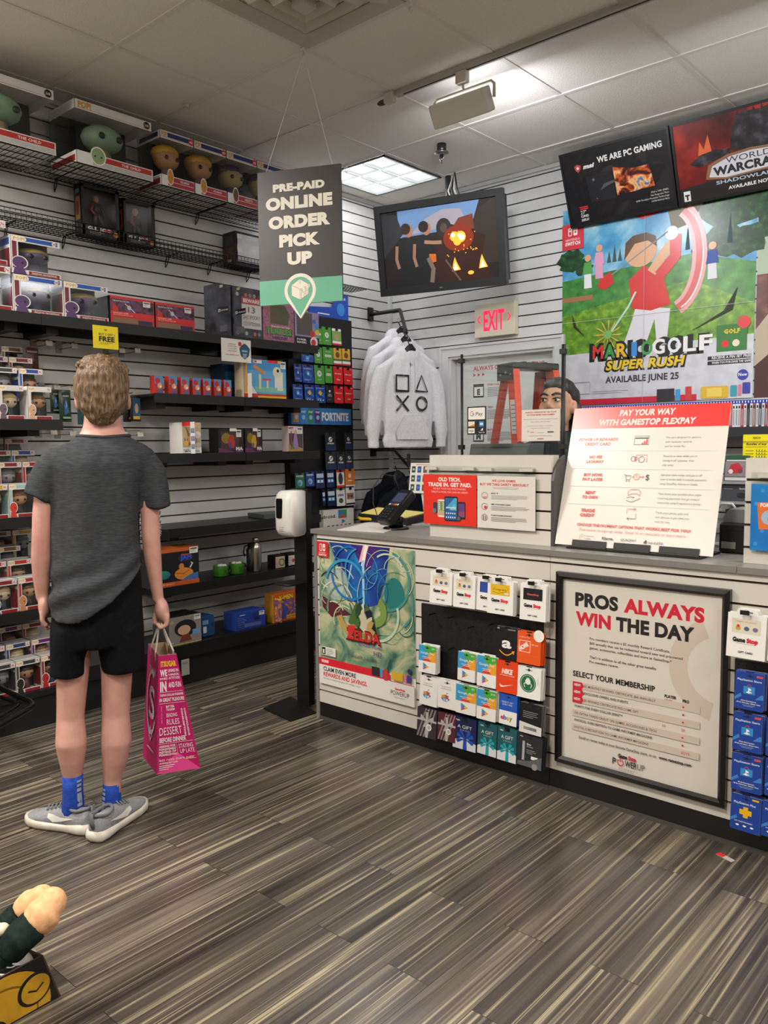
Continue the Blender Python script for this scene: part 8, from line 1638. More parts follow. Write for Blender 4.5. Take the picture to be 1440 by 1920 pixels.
# local: x right in the picture, -y towards the camera
HZ = hc.z+.008
HT = TR(0, 0, HZ) @ RZ(math.radians(-24)) @ RX(math.radians(-10))    # turned to the picture's left, chin lifted
b = MB(HT)
b.loft([ringpts(0, y, z, rx, ry, 20) for z, rx, ry, y in ((-.128, .020, .022, -.058), (-.115, .036, .045, -.042), (-.09, .052, .068, -.022), (-.055, .064, .083, -.006), (-.01, .071, .093, 0), (.03, .074, .097, .004), (.07, .070, .092, .006), (.10, .052, .070, .008), (.118, .024, .034, .008))], SKINC)
b.ell((0, -.095, -.022), (.013, .016, .014), SKINC); b.loft([ringpts(0, y, z, r, r*.9, 8) for z, r, y in ((.022, .006, -.092), (.0, .009, -.097), (-.018, .013, -.103), (-.030, .012, -.096))], SKINC)
for s in (-1, 1): b.ell((s*.011, -.094, -.028), (.008, .009, .007), SKINC); b.ell((s*.031, -.085, .026), (.024, .010, .008), SKINC); b.ell((s*.04, -.072, -.03), (.02, .016, .018), SKINC); b.ell((s*.082, .004, -.010), (.014, .02, .034), SKINC)
b.ell((0, -.088, -.058), (.022, .012, .008), SKINC); b.ell((0, -.086, -.070), (.018, .012, .008), SKINC)
b.T = I4
b.loft([ringpts(.0, y, z, r, r, 14) for z, r, y in ((HZ-.30, .075, .03), (HZ-.2, .058, .03), (HZ-.13, .054, .022), (HZ-.08, .054, .015))], SKINC)
b.loft([ringpts(0, .03, z, rx, ry, 18) for z, rx, ry in ((.86, .14, .09), (1.0, .15, .10), (1.15, .165, .105), (1.28, .17, .10), (1.34, .15, .085), (HZ-.15, .06, .06))], SKINC)
for s in (-1, 1):
 el = (s*.235, .0, 1.06); wr_ = (s*.20, -.16, .965 if s > 0 else .98)
 b.tube([(s*.155, .03, 1.315), (s*.20, .03, 1.22), el], .045, SKINC, n=12, rs=[.05, .048, .04]); b.tube([el, ((el[0]+wr_[0])/2, -.08, 1.01), wr_], .035, SKINC, n=12, rs=[.04, .036, .026])
 b.ell((wr_[0]-s*.01, wr_[1]-.05, wr_[2]), (.038, .048, .016), SKINC)
 for k in range(4): b.tube([(wr_[0]-s*.01+(k-1.5)*.019, wr_[1]-.085, wr_[2]+.003), (wr_[0]-s*.01+(k-1.5)*.021, wr_[1]-.125+abs(k-1.3)*.006, wr_[2]-.004), (wr_[0]-s*.01+(k-1.5)*.021, wr_[1]-.15+abs(k-1.3)*.008, wr_[2]-.018)], .008, SKINC, n=8)
 b.tube([(wr_[0]-s*.035, wr_[1]-.03, wr_[2]), (wr_[0]-s*.065, wr_[1]-.065, wr_[2]-.004), (wr_[0]-s*.072, wr_[1]-.09, wr_[2]-.01)], .009, SKINC, n=8)
fuse(b, 'body', .0062, 3, .5, None, ck)
# eyes, brows, lips
b = MB(HT)
for s in (-1, 1): b.ell((s*.032, -.0865, .008), (.0165, .008, .0075), M('#d8d0c8', .2), 14, 8); b.ell((s*.032-.003, -.0935, .008), (.0068, .0035, .0068), M('#1c1210', .15), 10, 6)
b.build('eyes', ck)
b = MB(HT)
for s in (-1, 1):
 b.tube([(s*.010, -.099, .030), (s*.028, -.099, .038), (s*.046, -.090, .037), (s*.060, -.074, .027)], .005, HAIRC, n=8, rs=[.0042, .0058, .005, .002])
 b.tube([(s*.014, -.094, .013), (s*.032, -.0955, .0175), (s*.05, -.085, .012)], .0022, HAIRC, n=6)
b.build('eyebrows', ck)
b = MB(HT); b.tube([(-.024, -.092, -.060), (0, -.102, -.0575), (.024, -.092, -.060)], .0045, M('#a86458', .4), n=8, rs=[.002, .0052, .002]); b.tube([(-.020, -.092, -.066), (0, -.101, -.068), (.020, -.092, -.066)], .004, M('#a86458', .4), n=8, rs=[.002, .005, .002]); b.build('lips', ck)
b = MB(HT)
b.loft([ringpts(0, y, z, rx, ry, 22) for z, rx, ry, y in ((-.06, .060, .050, .062), (-.02, .076, .066, .044), (.03, .081, .082, .028), (.062, .081, .098, .014), (.088, .076, .098, .006), (.113, .062, .082, .006), (.130, .036, .05, .008))], HAIRC)
b.tube([(.02, .10, -.02), (.045, .10, -.10), (.055, .09, -.19), (.05, .07, -.27)], .04, HAIRC, n=12, rs=[.045, .045, .038, .02]); b.tube([(.06, .06, .01), (.085, .055, -.06), (.09, .05, -.14), (.08, .04, -.2)], .03, HAIRC, n=10, rs=[.03, .028, .024, .012]); b.tube([(-.02, .10, -.02), (-.02, .105, -.10), (-.02, .09, -.19)], .04, HAIRC, n=12, rs=[.045, .042, .02])
b.ell((.074, .03, .045), (.014, .04, .045), HAIRC); b.ell((-.074, .03, .045), (.014, .04, .045), HAIRC)
fuse(b, 'hair', .006, 3, .5, lambda p: .0022*_noise.noise(Vector((p.x*60, p.y*60, p.z*14))), ck)
SHB = M_noise('black_shirt', [(.35, '#0e0f12'), (.65, '#16181c')], 30, .8, 3)
b = MB(); b.loft([ringpts(0, .03, z, rx, ry, 22) for z, rx, ry in ((.80, .165, .12), (.95, .165, .12), (1.1, .175, .122), (1.22, .188, .12), (1.30, .185, .11), (1.345, .15, .095), (1.375, .09, .08), (HZ-.125, .068, .072), (HZ-.118, .062, .066))], SHB)
for s in (-1, 1): b.tube([(s*.13, .03, 1.315), (s*.19, .03, 1.24), (s*.225, .015, 1.12)], .06, SHB, n=14, rs=[.068, .064, .060])
fuse(b, 'shirt', .009, 4, .5, lambda p: .004*_noise.noise(Vector((p.x*11, p.y*11, p.z*7))), ck)
b = MB()
b.loft([ringpts(0, .03, z, rx, ry, 20) for z, rx, ry in ((.72, .16, .115), (.80, .16, .115), (.86, .155, .11))], SHB)
for s in (-1, 1): b.loft([ringpts(s*x, .03, z, r, r*1.05, 16) for z, r, x in ((.03, .055, .10), (.25, .058, .098), (.48, .07, .094), (.65, .085, .085), (.80, .09, .078))], SHB)
fuse(b, 'trousers', .012, 3, .5, None, ck)
for s in (-1, 1):
 b = MB(); b.loft([ringpts(s*.105, -.03, z, rx, ry, 16) for z, rx, ry in ((0, .045, .13), (.03, .048, .132), (.06, .042, .10), (.09, .04, .05))], BLACKM); b.build('shoe', ck)
# ------------------------------------------------------------------ flat case on the nearly empty shelf
b = MB(); P = [(-3.88, 3.26), (-3.86, 3.46), (-4.06, 3.49), (-4.08, 3.29)]
vs = [(x, y, S4+.0004) for x, y in P]+[(x, y, S4+.028) for x, y in P]; b.add(vs, [(3, 2, 1, 0), (4, 5, 6, 7)]+[(i, (i+1) % 4, 4+(i+1) % 4, 4+i) for i in range(4)], M('#4a5254', .35))
tag(b.build('game_case'), 'flat grey-green boxed set lying on the nearly empty shelf', 'case')
# ------------------------------------------------------------------ hand sanitizer stand at the counter end
q = onz(574, 1322, 0); SB = M('#0e0e0f', .5); SW = M('#e4e2dc', .3)
t = thing('sanitizer_stand', 'white hand sanitizer dispenser on a black floor stand at the counter end', 'dispenser', TR(q.x, q.y, 0))
zt = ony(560, 917, q.y).z
b = MB(); P = [onz(*v, 0)-Vector((q.x, q.y, 0)) for v in ((494, 1330), (545, 1354), (593, 1338), (545, 1308))]
vs = [(p.x, p.y, .0008) for p in P]+[(p.x, p.y, .008) for p in P]; b.add(vs, [(3, 2, 1, 0), (4, 5, 6, 7)]+[(i, (i+1) % 4, 4+(i+1) % 4, 4+i) for i in range(4)], SB); b.build('base_plate', t)
b = MB(); b.box((-.045, -.02, .008), (.045, .02, zt-.02), SB); b.build('post', t)
b = MB(); b.box((-.055, -.028, zt-.24), (.065, -.0205, zt+.005), SB); b.build('back_plate', t)
b = MB(); b.prism(rrect(-.06, -.16, .06, -.0205, .03, 4), zt-.475, zt-.465, SB, cham=.003); b.build('drip_tray', t)
H_ = .235; z0 = zt-.235
b = MB(); pr = [(.0, .02), (.012, .004), (.04, 0), (.075, .0), (.10, .012), (.115, .04), (.115, H_-.05), (.105, H_-.018), (.085, H_-.002), (.0, H_)]
n_ = 7; R_ = []
for k in range(n_):
 f = -1+2*k/(n_-1); w_ = .056*f; sq = 1-.10*abs(f)**4
 R_.append([(w_, -.029-d*sq, z0+(z-H_/2)*(1-.05*abs(f)**4)+H_/2) for d, z in pr])
b.loft(R_, SW, True); dp = b.build('dispenser', t)
b = MB(FRB(-.034, z0+.10, -.146)); b.w = 0.0; b.prism([(0, .0), (.012, -.004), (.028, -.004), (.040, .0), (.046, .085), (.040, .095), (.006, .095), (0, .085)], -.006, .0012, M('#121316', .15)); b.build('sight_window', dp)
b = MB(FRB(-.04, z0+.02, -.1446)); b.w = .0; b.rect(.02, .03, .06, .035, M('#b4b0a8')); b.lines(.022, .024, .036, 3, .006, .002, M('#9a968e')); b.build('printed_label', dp)
# ------------------------------------------------------------------ the boy seen from behind
PB = Vector((-2.63, 1.40, 0)); vb = Vector((PB.x, PB.y, 0)).normalized(); ub_ = Vector((vb.y, -vb.x, 0))
boy = thing('person', 'person in a charcoal t-shirt and black shorts holding a pink shopping bag', 'person', Matrix(((ub_.x, vb.x, 0, PB.x), (ub_.y, vb.y, 0, PB.y), (0, 0, 1, 0), (0, 0, 0, 1))))
def bp(px, py, dy=0.0):
 p = onpl(px, py, PB+vb*dy, vb)-PB; return (p.dot(ub_), dy, p.z)
def br(r, py=1000): a = bp(200, py); c = bp(200+r, py); return c[0]-a[0]
SK = M_noise('pale_skin', [(.35, '#c08c7e'), (.65, '#cb9a8c')], 16, .5, 3)
SHIRT = M_noise('charcoal_jersey', [(.35, '#34363a'), (.65, '#43464a')], 90, .9, 4, stretch=(.4, .4, 2.5), spec=.15)
SHORT = M_noise('black_jersey', [(.35, '#08090c'), (.65, '#0f1116')], 60, .85, 3, spec=.15)
def ring_px(mb_list, py, pl, pr, ry, dy=0.0, n=24, zf=None, pw=.92):
 a = bp(pl, py, dy); c = bp(pr, py, dy); mb_list.append(ringpts((a[0]+c[0])/2, dy, a[2], (c[0]-a[0])/2, ry, n, zf, pw))
b = MB()
# torso and neck under the shirt
R_ = []
for py, pl, pr, ry in ((1190, 100, 266, .085), (1120, 102, 260, .085), (1000, 106, 256, .08), (920, 106, 262, .088), (870, 108, 270, .085), (838, 128, 250, .06), (822, 143, 243, .056), (808, 152, 234, .054), (797, 156, 229, .055), (775, 158, 225, .055), (745, 160, 222, .055)): ring_px(R_, py, pl, pr, ry, .0 if py > 815 else .012)
b.loft(R_[::1], SK)
# head
hx, _, hz = bp(190, 722);
b.loft([ringpts(hx+.004, y, hz+z, rx, ry, 22) for z, rx, ry, y in ((-.135, .028, .03, .085), (-.115, .05, .062, .055), (-.07, .064, .085, .028), (-.02, .072, .097, .022), (.02, .074, .10, .022), (.06, .066, .09, .02), (.085, .045, .062, .02), (.098, .018, .024, .02))], SK)
for s in (-1, 1): b.ell((hx+.004+s*.083, .02, hz-.055), (.011, .021, .032), SK, 12, 8)
b.ell((hx, .118, hz-.045), (.014, .02, .02), SK)
# legs
for pts in (((1290-90, 136, 37, 0), (1268, 136, 30, 0), (1310, 134, 27.5, 0), (1345, 132, 26, .0), (1390, 133.5, 29.5, -.012), (1425, 135, 24, -.008), (1455, 136, 18, 0), (1490, 137, 17, 0), (1530, 137, 18, .01)),
   ((1200, 222, 38, 0), (1265, 219, 30, 0), (1305, 218, 28, 0), (1340, 217, 26.5, .0), (1388, 218, 29.5, -.012), (1425, 215, 24.5, -.008), (1460, 211, 18, 0), (1500, 210, 16.5, 0), (1545, 210, 18, .01))):
 b.loft([ringpts(bp(cx, py)[0], dy, bp(cx, py)[2], br(r, py), br(r, py)*1.03, 18) for py, cx, r, dy in pts][::-1], SK)
# arms
def arm(pts): b.tube([bp(px, py, dy) for px, py, r, dy in pts], .03, SK, n=16, rs=[br(r, py) for px, py, r, dy in pts])
arm(((106, 876, 22, 0), (86, 920, 21, 0), (81, 965, 20, 0), (80, 1005, 20, 0), (79, 1045, 20.5, .01), (78, 1080, 17, .02), (79, 1112, 13, .025), (81, 1122, 13, .03)))
arm(((270, 880, 22, 0), (282, 920, 20, 0), (281, 965, 18.5, 0), (283, 1008, 18.5, 0), (287, 1050, 17, .01), (292, 1090, 13.5, .015), (296, 1118, 11.5, .02), (297, 1126, 12, .02)))
# left hand: hanging relaxed, fingers curled towards the thigh
def fing(pts, r): b.tube([bp(px, py, dy) for px, py, dy in pts], r, SK, n=8, rs=[r*1.08, r*1.02, r, r*.82][:len(pts)])
P_ = bp(83, 1136, .03); b.ell(P_, (.021, .042, .047), SK, 14, 10)
fing(((78, 1148, .000), (79, 1164, -.004), (86, 1173, -.002), (92, 1171, .002)), .0088)
fing(((80, 1150, .022), (82, 1170, .020), (89, 1179, .022), (95, 1176, .024)), .0092)
fing(((82, 1150, .044), (84, 1170, .046), (91, 1179, .047), (96, 1175, .048)), .0090)
fing(((84, 1148, .064), (86, 1164, .068), (92, 1172, .068), (96, 1169, .068)), .0080)
fing(((90, 1126, .062), (97, 1138, .070), (99, 1150, .068)), .0100)
# right hand: fist around the bag cords
P_ = bp(303, 1142, .02); b.ell(P_, (.026, .040, .040), SK, 14, 10); b.ell(bp(308, 1152, .02), (.020, .038, .026), SK, 12, 8)
for k, d in enumerate((-.012, .010, .032, .052)):
 r = (.0088, .0094, .0094, .0082)[k]
 fing(((314, 1153, d), (312, 1172, d), (300, 1178, d), (293, 1168, d)), r)
fing(((297, 1140, .060), (290, 1156, .060), (290, 1172, .052)), .0102)
fuse(b, 'body', .0056, 5, .5, None, boy)
# hair
HB = M_noise('light_brown_hair', [(.25, '#33251a'), (.45, '#5a4430'), (.6, '#7a5f42'), (.78, '#a08560')], 34, .5, 4, stretch=(4.5, 4.5, .7), bump=.5, distort=.5)
b = MB(); R_ = []
for py, pl, pr, ry, dy in ((797, 176, 207, .012, -.045), (785, 162, 221, .034, -.038), (768, 151, 234, .062, -.024), (748, 141, 240, .085, -.004), (725, 137, 243, .104, .012), (702, 140, 241, .108, .018), (686, 150, 232, .095, .020), (675, 164, 218, .068, .02), (669, 178, 204, .03, .02)):
 ring_px(R_, py, pl, pr, ry, dy, 24, None, 1.0)
b.loft(R_, HB)
rr = random.Random(5)
for k in range(60):
 a = rr.uniform(0, 2*PI); e = rr.uniform(.5, 1.4); R0 = (.094*math.cos(e)*math.cos(a), .100*math.cos(e)*math.sin(a), .088*math.sin(e))
 b.ell((hx+R0[0], .018+R0[1], hz+.008+R0[2]), (.016, .016, .012), HB, 8, 5)
def hw(p):
 q = Vector(((p.x-hx), p.y, p.z-hz)); c = Vector((0.0, -.02, .06)); d = q-c; an = math.atan2(d.x, d.y)
 return .0035*_noise.noise(Vector((an*6, (d.length)*55, 1.0)))+.004*_noise.noise(Vector((p.x*48, p.y*48, p.z*40)))+.0016*_noise.noise(Vector((an*26, d.length*30, 3)))
fuse(b, 'hair', .0045, 2, .5, hw, boy)
# t-shirt
def hemz(x):
 pts = [(bp(px, py)[0], bp(px, py)[2]) for px, py in ((88, 1156), (130, 1163), (165, 1150), (205, 1121), (240, 1086), (270, 1054))]
 if x <= pts[0][0]: return pts[0][1]
 for (a, za), (c, zc_) in zip(pts, pts[1:]):
  if x <= c: return za+(zc_-za)*(x-a)/(c-a)
 return pts[-1][1]
b = MB(); R_ = []
a0, c0 = bp(93, 1100)[0], bp(265, 1060)[0]
def slant(f, py):
 z1 = bp(180, py)[2]
 return lambda x: z1*(1-f)+hemz(x)*f
for f, py, pl, pr, ry in ((1.0, 1050, 88, 270, .142), (.93, 1050, 88, 271, .143), (.75, 1050, 89, 270, .140), (.5, 1046, 91, 268, .132), (.25, 1040, 94, 265, .122), (0, 1030, 95, 264, .112)):
 ring_px(R_, py, pl, pr, ry, 0, 26, slant(f, py))
for py, pl, pr, ry in ((990, 96, 263, .108), (950, 96, 264, .110), (905, 94, 270, .112), (870, 92, 282, .108), (848, 98, 288, .092), (834, 116, 272, .075), (828, 130, 258, .068), (821, 141, 246, .063), (817, 145, 242, .061)):
 ring_px(R_, py, pl, pr, ry, .0 if py > 830 else .006, 26)
b.loft(R_, SHIRT)
for ps in (((128, 862, 30), (106, 868, 30), (92, 884, 30), (80, 908, 29), (71, 934, 28.5)), ((250, 866, 30), (272, 872, 30), (284, 888, 30), (290, 914, 29), (293, 951, 28.5))):
 b.tube([bp(x, y) for x, y, r in ps], .05, SHIRT, n=18, rs=[br(r, y) for x, y, r in ps])
def swr(p):
 x, y, z = p.x, p.y, p.z; o = 0
 o += .0035*_noise.noise(Vector((x*7, y*7, z*5+3)))+.0018*_noise.noise(Vector((x*18, y*18, z*10)))
 # drag folds: vertical ones below the shoulder blades, diagonal ones above the raised hem
 zc1 = bp(190, 960)[2]; w = math.exp(-((z-zc1)/.16)**2)
 o += w*.0062*math.sin(x*52+1.0)*(1 if y < 0 else .3)
 zc2 = bp(190, 1090)[2]; w2 = math.exp(-((z-zc2-.25*x)/.075)**2)
 o += w2*.009*math.sin((z-.55*x)*66+.8*math.sin(x*20))*(1 if y < 0 else .4)
 w3 = math.exp(-((z-bp(190, 875)[2])/.05)**2)*math.exp(-(x/.08)**2); o += w3*.003
 return o
shirt = fuse(b, 't_shirt', .0068, 4, .5, swr, boy)
b = MB(); STI = M('#4a4d51', .9)
nk = []
for k in range(25):
 a = 2*PI*k/24; x0, x1 = bp(144, 817)[0], bp(243, 817)[0]; zz = bp(190, 818)[2]; nk.append(((x0+x1)/2+(x1-x0)/2*1.0*math.cos(a), .006+.062*math.sin(a), zz+.006*abs(math.cos(a))-.004))
b.tube(nk[:-1], .006, SHIRT, n=8, closed=True); b.build('collar', boy)
# shorts
b = MB(); R_ = []
for py, pl, pr, ry in ((1215, 96, 268, .105), (1190, 94, 270, .112), (1140, 97, 267, .112), (1090, 102, 265, .106), (1055, 106, 262, .098)): ring_px(R_, py, pl, pr, ry, 0, 24)
b.loft(R_, SHORT)
for rows in (((1268, 92, 163, .082), (1240, 92, 165, .084), (1205, 92, 170, .09), (1175, 94, 176, .098)), ((1258, 190, 272, .088), (1235, 188, 272, .09), (1205, 182, 271, .094), (1175, 178, 270, .1))):
 R_ = []
 for py, pl, pr, ry in rows: ring_px(R_, py, pl, pr, ry, 0, 20)
 b.loft(R_, SHORT)
fuse(b, 'shorts', .008, 4, .5, lambda p: .0035*_noise.noise(Vector((p.x*12, p.y*12, p.z*8)))+.002*math.sin(p.x*70)*max(0, 1-abs(p.z-bp(190, 1230)[2])/.1), boy)
# socks
SOCK = M_noise('blue_sock', [(.35, '#123a96'), (.65, '#1b4bb4')], 60, .9, 2, stretch=(1, 1, 3))
SOCKW = M('#c9d4e4', .9)
FT = {}
for nm, pts, heel, toe in (('l', ((1452, 136, 19.5, 0), (1475, 136.5, 19, 0), (1500, 137, 20, .0), (1525, 137, 23, .015), (1545, 136, 24, .03)), (172, 1560), (66, 1542)), ('r', ((1467, 210, 17.5, 0), (1485, 209.5, 17.5, 0), (1510, 209, 19, .0), (1535, 209, 22, .015), (1555, 209, 24, .03)), (176, 1578), (268, 1508))):
 b = MB(); R_ = [ringpts(bp(cx, py)[0], dy, max(.03, bp(cx, py)[2]), br(r, py), br(r, py)*1.08, 16) for py, cx, r, dy in pts]
 b.loft(R_[::-1], SOCK); sk = b.build('sock', boy)
 b = MB(); st = 1 if nm == 'l' else -1; an = math.radians(-52 if nm == 'l' else -150)
 for py0, py1 in ((pts[0][0]+6, pts[0][0]+10), (pts[0][0]+13, pts[0][0]+18), (pts[0][0]+21, pts[0][0]+27), (pts[0][0]+30, pts[0][0]+55)):
  vs = []
  for py in (py0, py1):
   f = min(len(pts)-2, max(i for i in range(len(pts)) if pts[i][0] <= py)); t_ = (py-pts[f][0])/(pts[f+1][0]-pts[f][0]); cx = pts[f][1]+(pts[f+1][1]-pts[f][1])*t_; r = br(pts[f][2]+(pts[f+1][2]-pts[f][2])*t_, py)+.0012; dyy = pts[f][3]+(pts[f+1][3]-pts[f][3])*t_
   for da in (-.26, 0, .26): vs.append((bp(cx, py)[0]+r*math.cos(an+da), dyy+r*1.08*math.sin(an+da), bp(cx, py)[2]))
  b.add(vs, [(0, 3, 4, 1), (1, 4, 5, 2), (0, 1, 4, 3), (1, 2, 5, 4)], SOCKW)
 b.build('sock_stripe', sk)
# shoes
UPP = M_noise('grey_mesh_upper', [(.35, '#85878b'), (.65, '#94969a')], 140, .75, 2, bump=.2); SOLE = M_noise('off_white_sole', [(.4, '#cfc6b8'), (.65, '#ded8cd')], 20, .6, 3); SWH = M('#d9d7d0', .45); LIN = M('#6a6c70', .8)
invb = boy.matrix_world.inverted()
for (hp, tp, side) in (((170, 1562), (64, 1541), -1), ((178, 1579), (270, 1509), 1)):
 h = invb @ onz(*hp, 0); tt = invb @ onz(*tp, 0); d = (tt-h); d.z = 0; L_ = max(.275, min(.29, d.length)); d.normalize(); mid = h+d*(d.length*0); w = Vector((-d.y, d.x, 0))
 mat = Matrix(((d.x, w.x, 0, h.x), (d.y, w.y, 0, h.y), (0, 0, 1, 0), (0, 0, 0, 1)))     # x: heel to toe, y: to the foot's left
 sh = bpy.data.objects.new('shoe', None); COL.objects.link(sh); sh.parent = boy; sh.matrix_local = mat
 st = [(0, .030), (.03, .036), (.09, .034), (.16, .041), (.21, .046), (.25, .042), (.275, .028), (.285, .010)]
 def outline(g, z):
  o = [(x*L_/.285+(0 if i else -g), -(y+g), z) for i, (x, y) in enumerate(st)]; p_ = [(x*L_/.285+(0 if i else -g), (y+g), z) for i, (x, y) in enumerate(st)][::-1]
  o[-1] = (o[-1][0]+g, o[-1][1], z); p_[0] = (p_[0][0]+g, p_[0][1], z); return [(-.008-g, -.015, z)]+o+p_+[(-.008-g, .015, z)]
 b = MB(); b.loft([outline(-.004, .001), outline(.003, .010), outline(.004, .022), [(x, y, z+(.010 if x < .06 else 0)+(.006 if x > .24 else 0)) for x, y, z in outline(.001, .030)]], SOLE); b.build('sole', sh)
 def sect(x, wd, hgt, top, n=14):   # half-round section of the upper
  o = []
  for k in range(n):
   a = PI*k/(n-1); o.append((x, math.cos(a)*wd*(1 if math.sin(a) < .75 else 1.0), .026+(hgt-.026)*max(0.0, math.sin(a))**.62))
  return o
 secs = [(-.006, .018, .075), (.008, .030, .092), (.04, .033, .086), (.075, .033, .082), (.10, .034, .088), (.13, .036, .082), (.17, .040, .068), (.21, .043, .058), (.245, .040, .049), (.268, .028, .042), (.280, .010, .034)]
 b = MB(); R_ = [sect(x*L_/.285, wd, hg, 0) for x, wd, hg in secs]; b.loft(R_, UPP, True, True); b.build('upper', sh)
 b = MB()
 b.tube([(-.004, 0, .05), (-.016, 0, .075), (-.013, 0, .105), (-.004, 0, .10)], .007, LIN, n=8); b.build('heel_tab', sh)
 b = MB(); ring_ = [(.044+.046*math.cos(2*PI*k/18), .027*math.sin(2*PI*k/18), .082+.012*abs(math.cos(2*PI*k/18))) for k in range(18)]; b.tube(ring_, .006, LIN, n=8, closed=True)
 for k in range(4): b.tube([(.115+.018*k, -.022, .086-.006*k), (.125+.018*k, 0, .093-.006*k), (.115+.018*k, .022, .086-.006*k)], .0028, M('#77797d', .8), n=6)
 b.build('collar_and_laces', sh)
 for sd in (-1, 1):
  b = MB(); cv = [(.045, .060), (.075, .054), (.105, .050), (.135, .052), (.160, .062), (.168, .066), (.150, .044), (.128, .036), (.10, .038), (.075, .046)]
  vs = []
  def onup(x, z):
   for (xa, wa, ha), (xb, wb, hb) in zip(secs, secs[1:]):
    if xa <= x <= xb: f = (x-xa)/(xb-xa); wd = wa+(wb-wa)*f; hg = ha+(hb-ha)*f; break
   s_ = max(0, min(1, (z-.026)/(hg-.026)))**(1/.62); return (x*L_/.285, sd*(wd*math.sqrt(max(0, 1-s_*s_))+.0024), z)
  top = [(.045, .058), (.075, .056), (.105, .056), (.135, .062), (.16, .062)]; bot = [(.045, .0575), (.075, .049), (.105, .041), (.135, .036), (.165, .050)]
  for j in range(21):
   q = j/5; i = min(3, int(q)); f = q-i; (xa, za), (xb, zb2) = top[i], top[i+1]; (xc, zc3), (xd, zd) = bot[i], bot[i+1]
   z_t, z_b = za+(zb2-za)*f, zc3+(zd-zc3)*f; x_ = xa+(xb-xa)*f
   for g in (0, .5, 1): vs.append(onup(x_, z_t+(z_b-z_t)*g))
  b.add(vs, [f_ for k in range(20) for f_ in ((3*k, 3*k+1, 3*k+4, 3*k+3), (3*k+1, 3*k+2, 3*k+5, 3*k+4))], SWH, True); b.build('side_mark', sh)
# ------------------------------------------------------------------ pink shopping bag
PINK = M('#b51362', .4); PINKL = M('#e0448e', .4); KRAFT = M('#b39a80', .7); CORD = M('#e6dfd0', .7); PW_ = M('#e6d6dc', .5); YEL = M('#e8b22c', .5)
bagd = -.02
G = {k: Vector(bp(px, py, dy)) for k, px, py, dy in (('tl', 297, 1227, bagd), ('tr', 331, 1229, bagd), ('bl', 294, 1455, bagd), ('br', 376, 1437, bagd))}
G['bl'].z = G['br'].z = zb_ = (G['bl'].z+G['br'].z)/2
dvec = Vector((-.035, .20, 0)); tin = Vector((-.020, .20, 0))
bag = thing('shopping_bag', 'pink paper shopping bag with white slogans held in the hand', 'bag', boy.matrix_world @ TR(G['bl'].x, G['bl'].y, zb_)); ib = bag.matrix_world.inverted() @ boy.matrix_world
B_ = MB(ib)
fbl, fbr, ftl, ftr = G['bl'], G['br'], G['tl'], G['tr']; ftl.z = ftr.z = (ftl.z+ftr.z)/2
bbl, bbr, btl, btr = fbl+dvec, fbr+dvec, ftl+tin, ftr+tin
mid_b = (fbl+fbr)/2; mtop = (ftl+ftr)/2+Vector((0, .03, 0))
B_.add([fbl, bbl, btl, ftl], [(0, 3, 2, 1)], PINK); B_.add([fbr, bbr, btr, ftr], [(0, 1, 2, 3)], PINK); B_.add([bbl, bbr, btr, btl], [(0, 3, 2, 1)], PINK); B_.add([fbl, fbr, bbr, bbl], [(0, 3, 2, 1)], PINK)
B_.add([fbl, fbr, ftr, ftl], [(0, 1, 2, 3)], PINK)
for (a, c, e, f) in ((fbl, bbl, btl, ftl), (fbr, ftr, btr, bbr), (bbl, bbr, btr, btl), (fbl, ftl, ftr, fbr)):
 cen_ = (fbl+bbr+ftl+btr)/4; o_ = [p+(Vector((cen_.x, cen_.y, p.z))-p)*.012+Vector((0, 0, .001)) for p in (a, c, e, f)]; B_.add(o_, [(0, 1, 2, 3)], KRAFT)
B_.build('paper_body', bag)
# gusset slogans: printed in the slanted quad
def quadmap(u, v): l = fbl.lerp(ftl, v); r = fbr.lerp(ftr, v); return l.lerp(r, u)
class QB(MB):
 def add(s, vs, fs, m, smooth=False):
  o = len(s.v); i = s._m(m)
  for x, y, w in vs: p = quadmap(x, y); s.v.append(ib @ (p+Vector((0, -.0008-w, 0))))
  for f in fs: s.f.append(tuple(a+o for a in f)); s.mi.append(i); s.sm.append(False)
  return o
qb = QB(); qb.dw = .00008
qb.poly([(0, 0), (1, 0), (.5, .17)], PINKL)
def qt(s, u0, u1, v, h, m=PW_, bold=.03): qb.text(s, (u0+u1)/2, v, h, m, bold, u1-u0, res=2)
qt('ITSUGAR', .12, .88, .905, .045, YEL, .05)
qt('WE', .08, .40, .825, .055, PW_, .05); qt('LIVING IN', .45, .92, .855, .026); qt('A MAGICAL', .45, .92, .825, .018); qt('DOUBLE', .08, .40, .795, .018); qt('ATTITUDE', .45, .92, .795, .02); qt('IN', .08, .34, .70, .08, PW_, .05); qt('AND FUN', .42, .92, .725, .045)
qb.rect(.06, .688, .94, .691, PW_); qt('TAKING DOLLAR PLEASURE', .06, .94, .655, .02); qt('IN GREAT PLEASURE', .06, .94, .610, .03); qb.rect(.06, .592, .94, .595, PW_)
qt('BITTER', .28, .56, .555, .02); qt('TOURISM', .28, .56, .53, .018); qt('BENDING', .28, .62, .475, .035, PW_, 0); qt('RULES', .28, .66, .41, .05, PW_, .0); qt('DESSERT', .06, .70, .325, .07, PW_, .0); qt('BEFORE DINNER', .06, .78, .265, .04); qb.rect(.04, .252, .96, .255, PW_)
qb.text('CONSPICUOUS', .86, .42, .05, PW_, .04, .24, rot=-PI/2, res=2); qb.text('CONSUMPTION', .76, .42, .05, PW_, .04, .24, rot=-PI/2, res=2); qb.text('my inner child', .14, .50, .03, PW_, .0, .14, rot=PI/2, res=1)
for k, s in enumerate(('ASKING FOR', 'FORGIVENESS', 'INSTEAD OF', 'PERMISSION')): qt(s, .05, .48, .222-.024*k, .018)
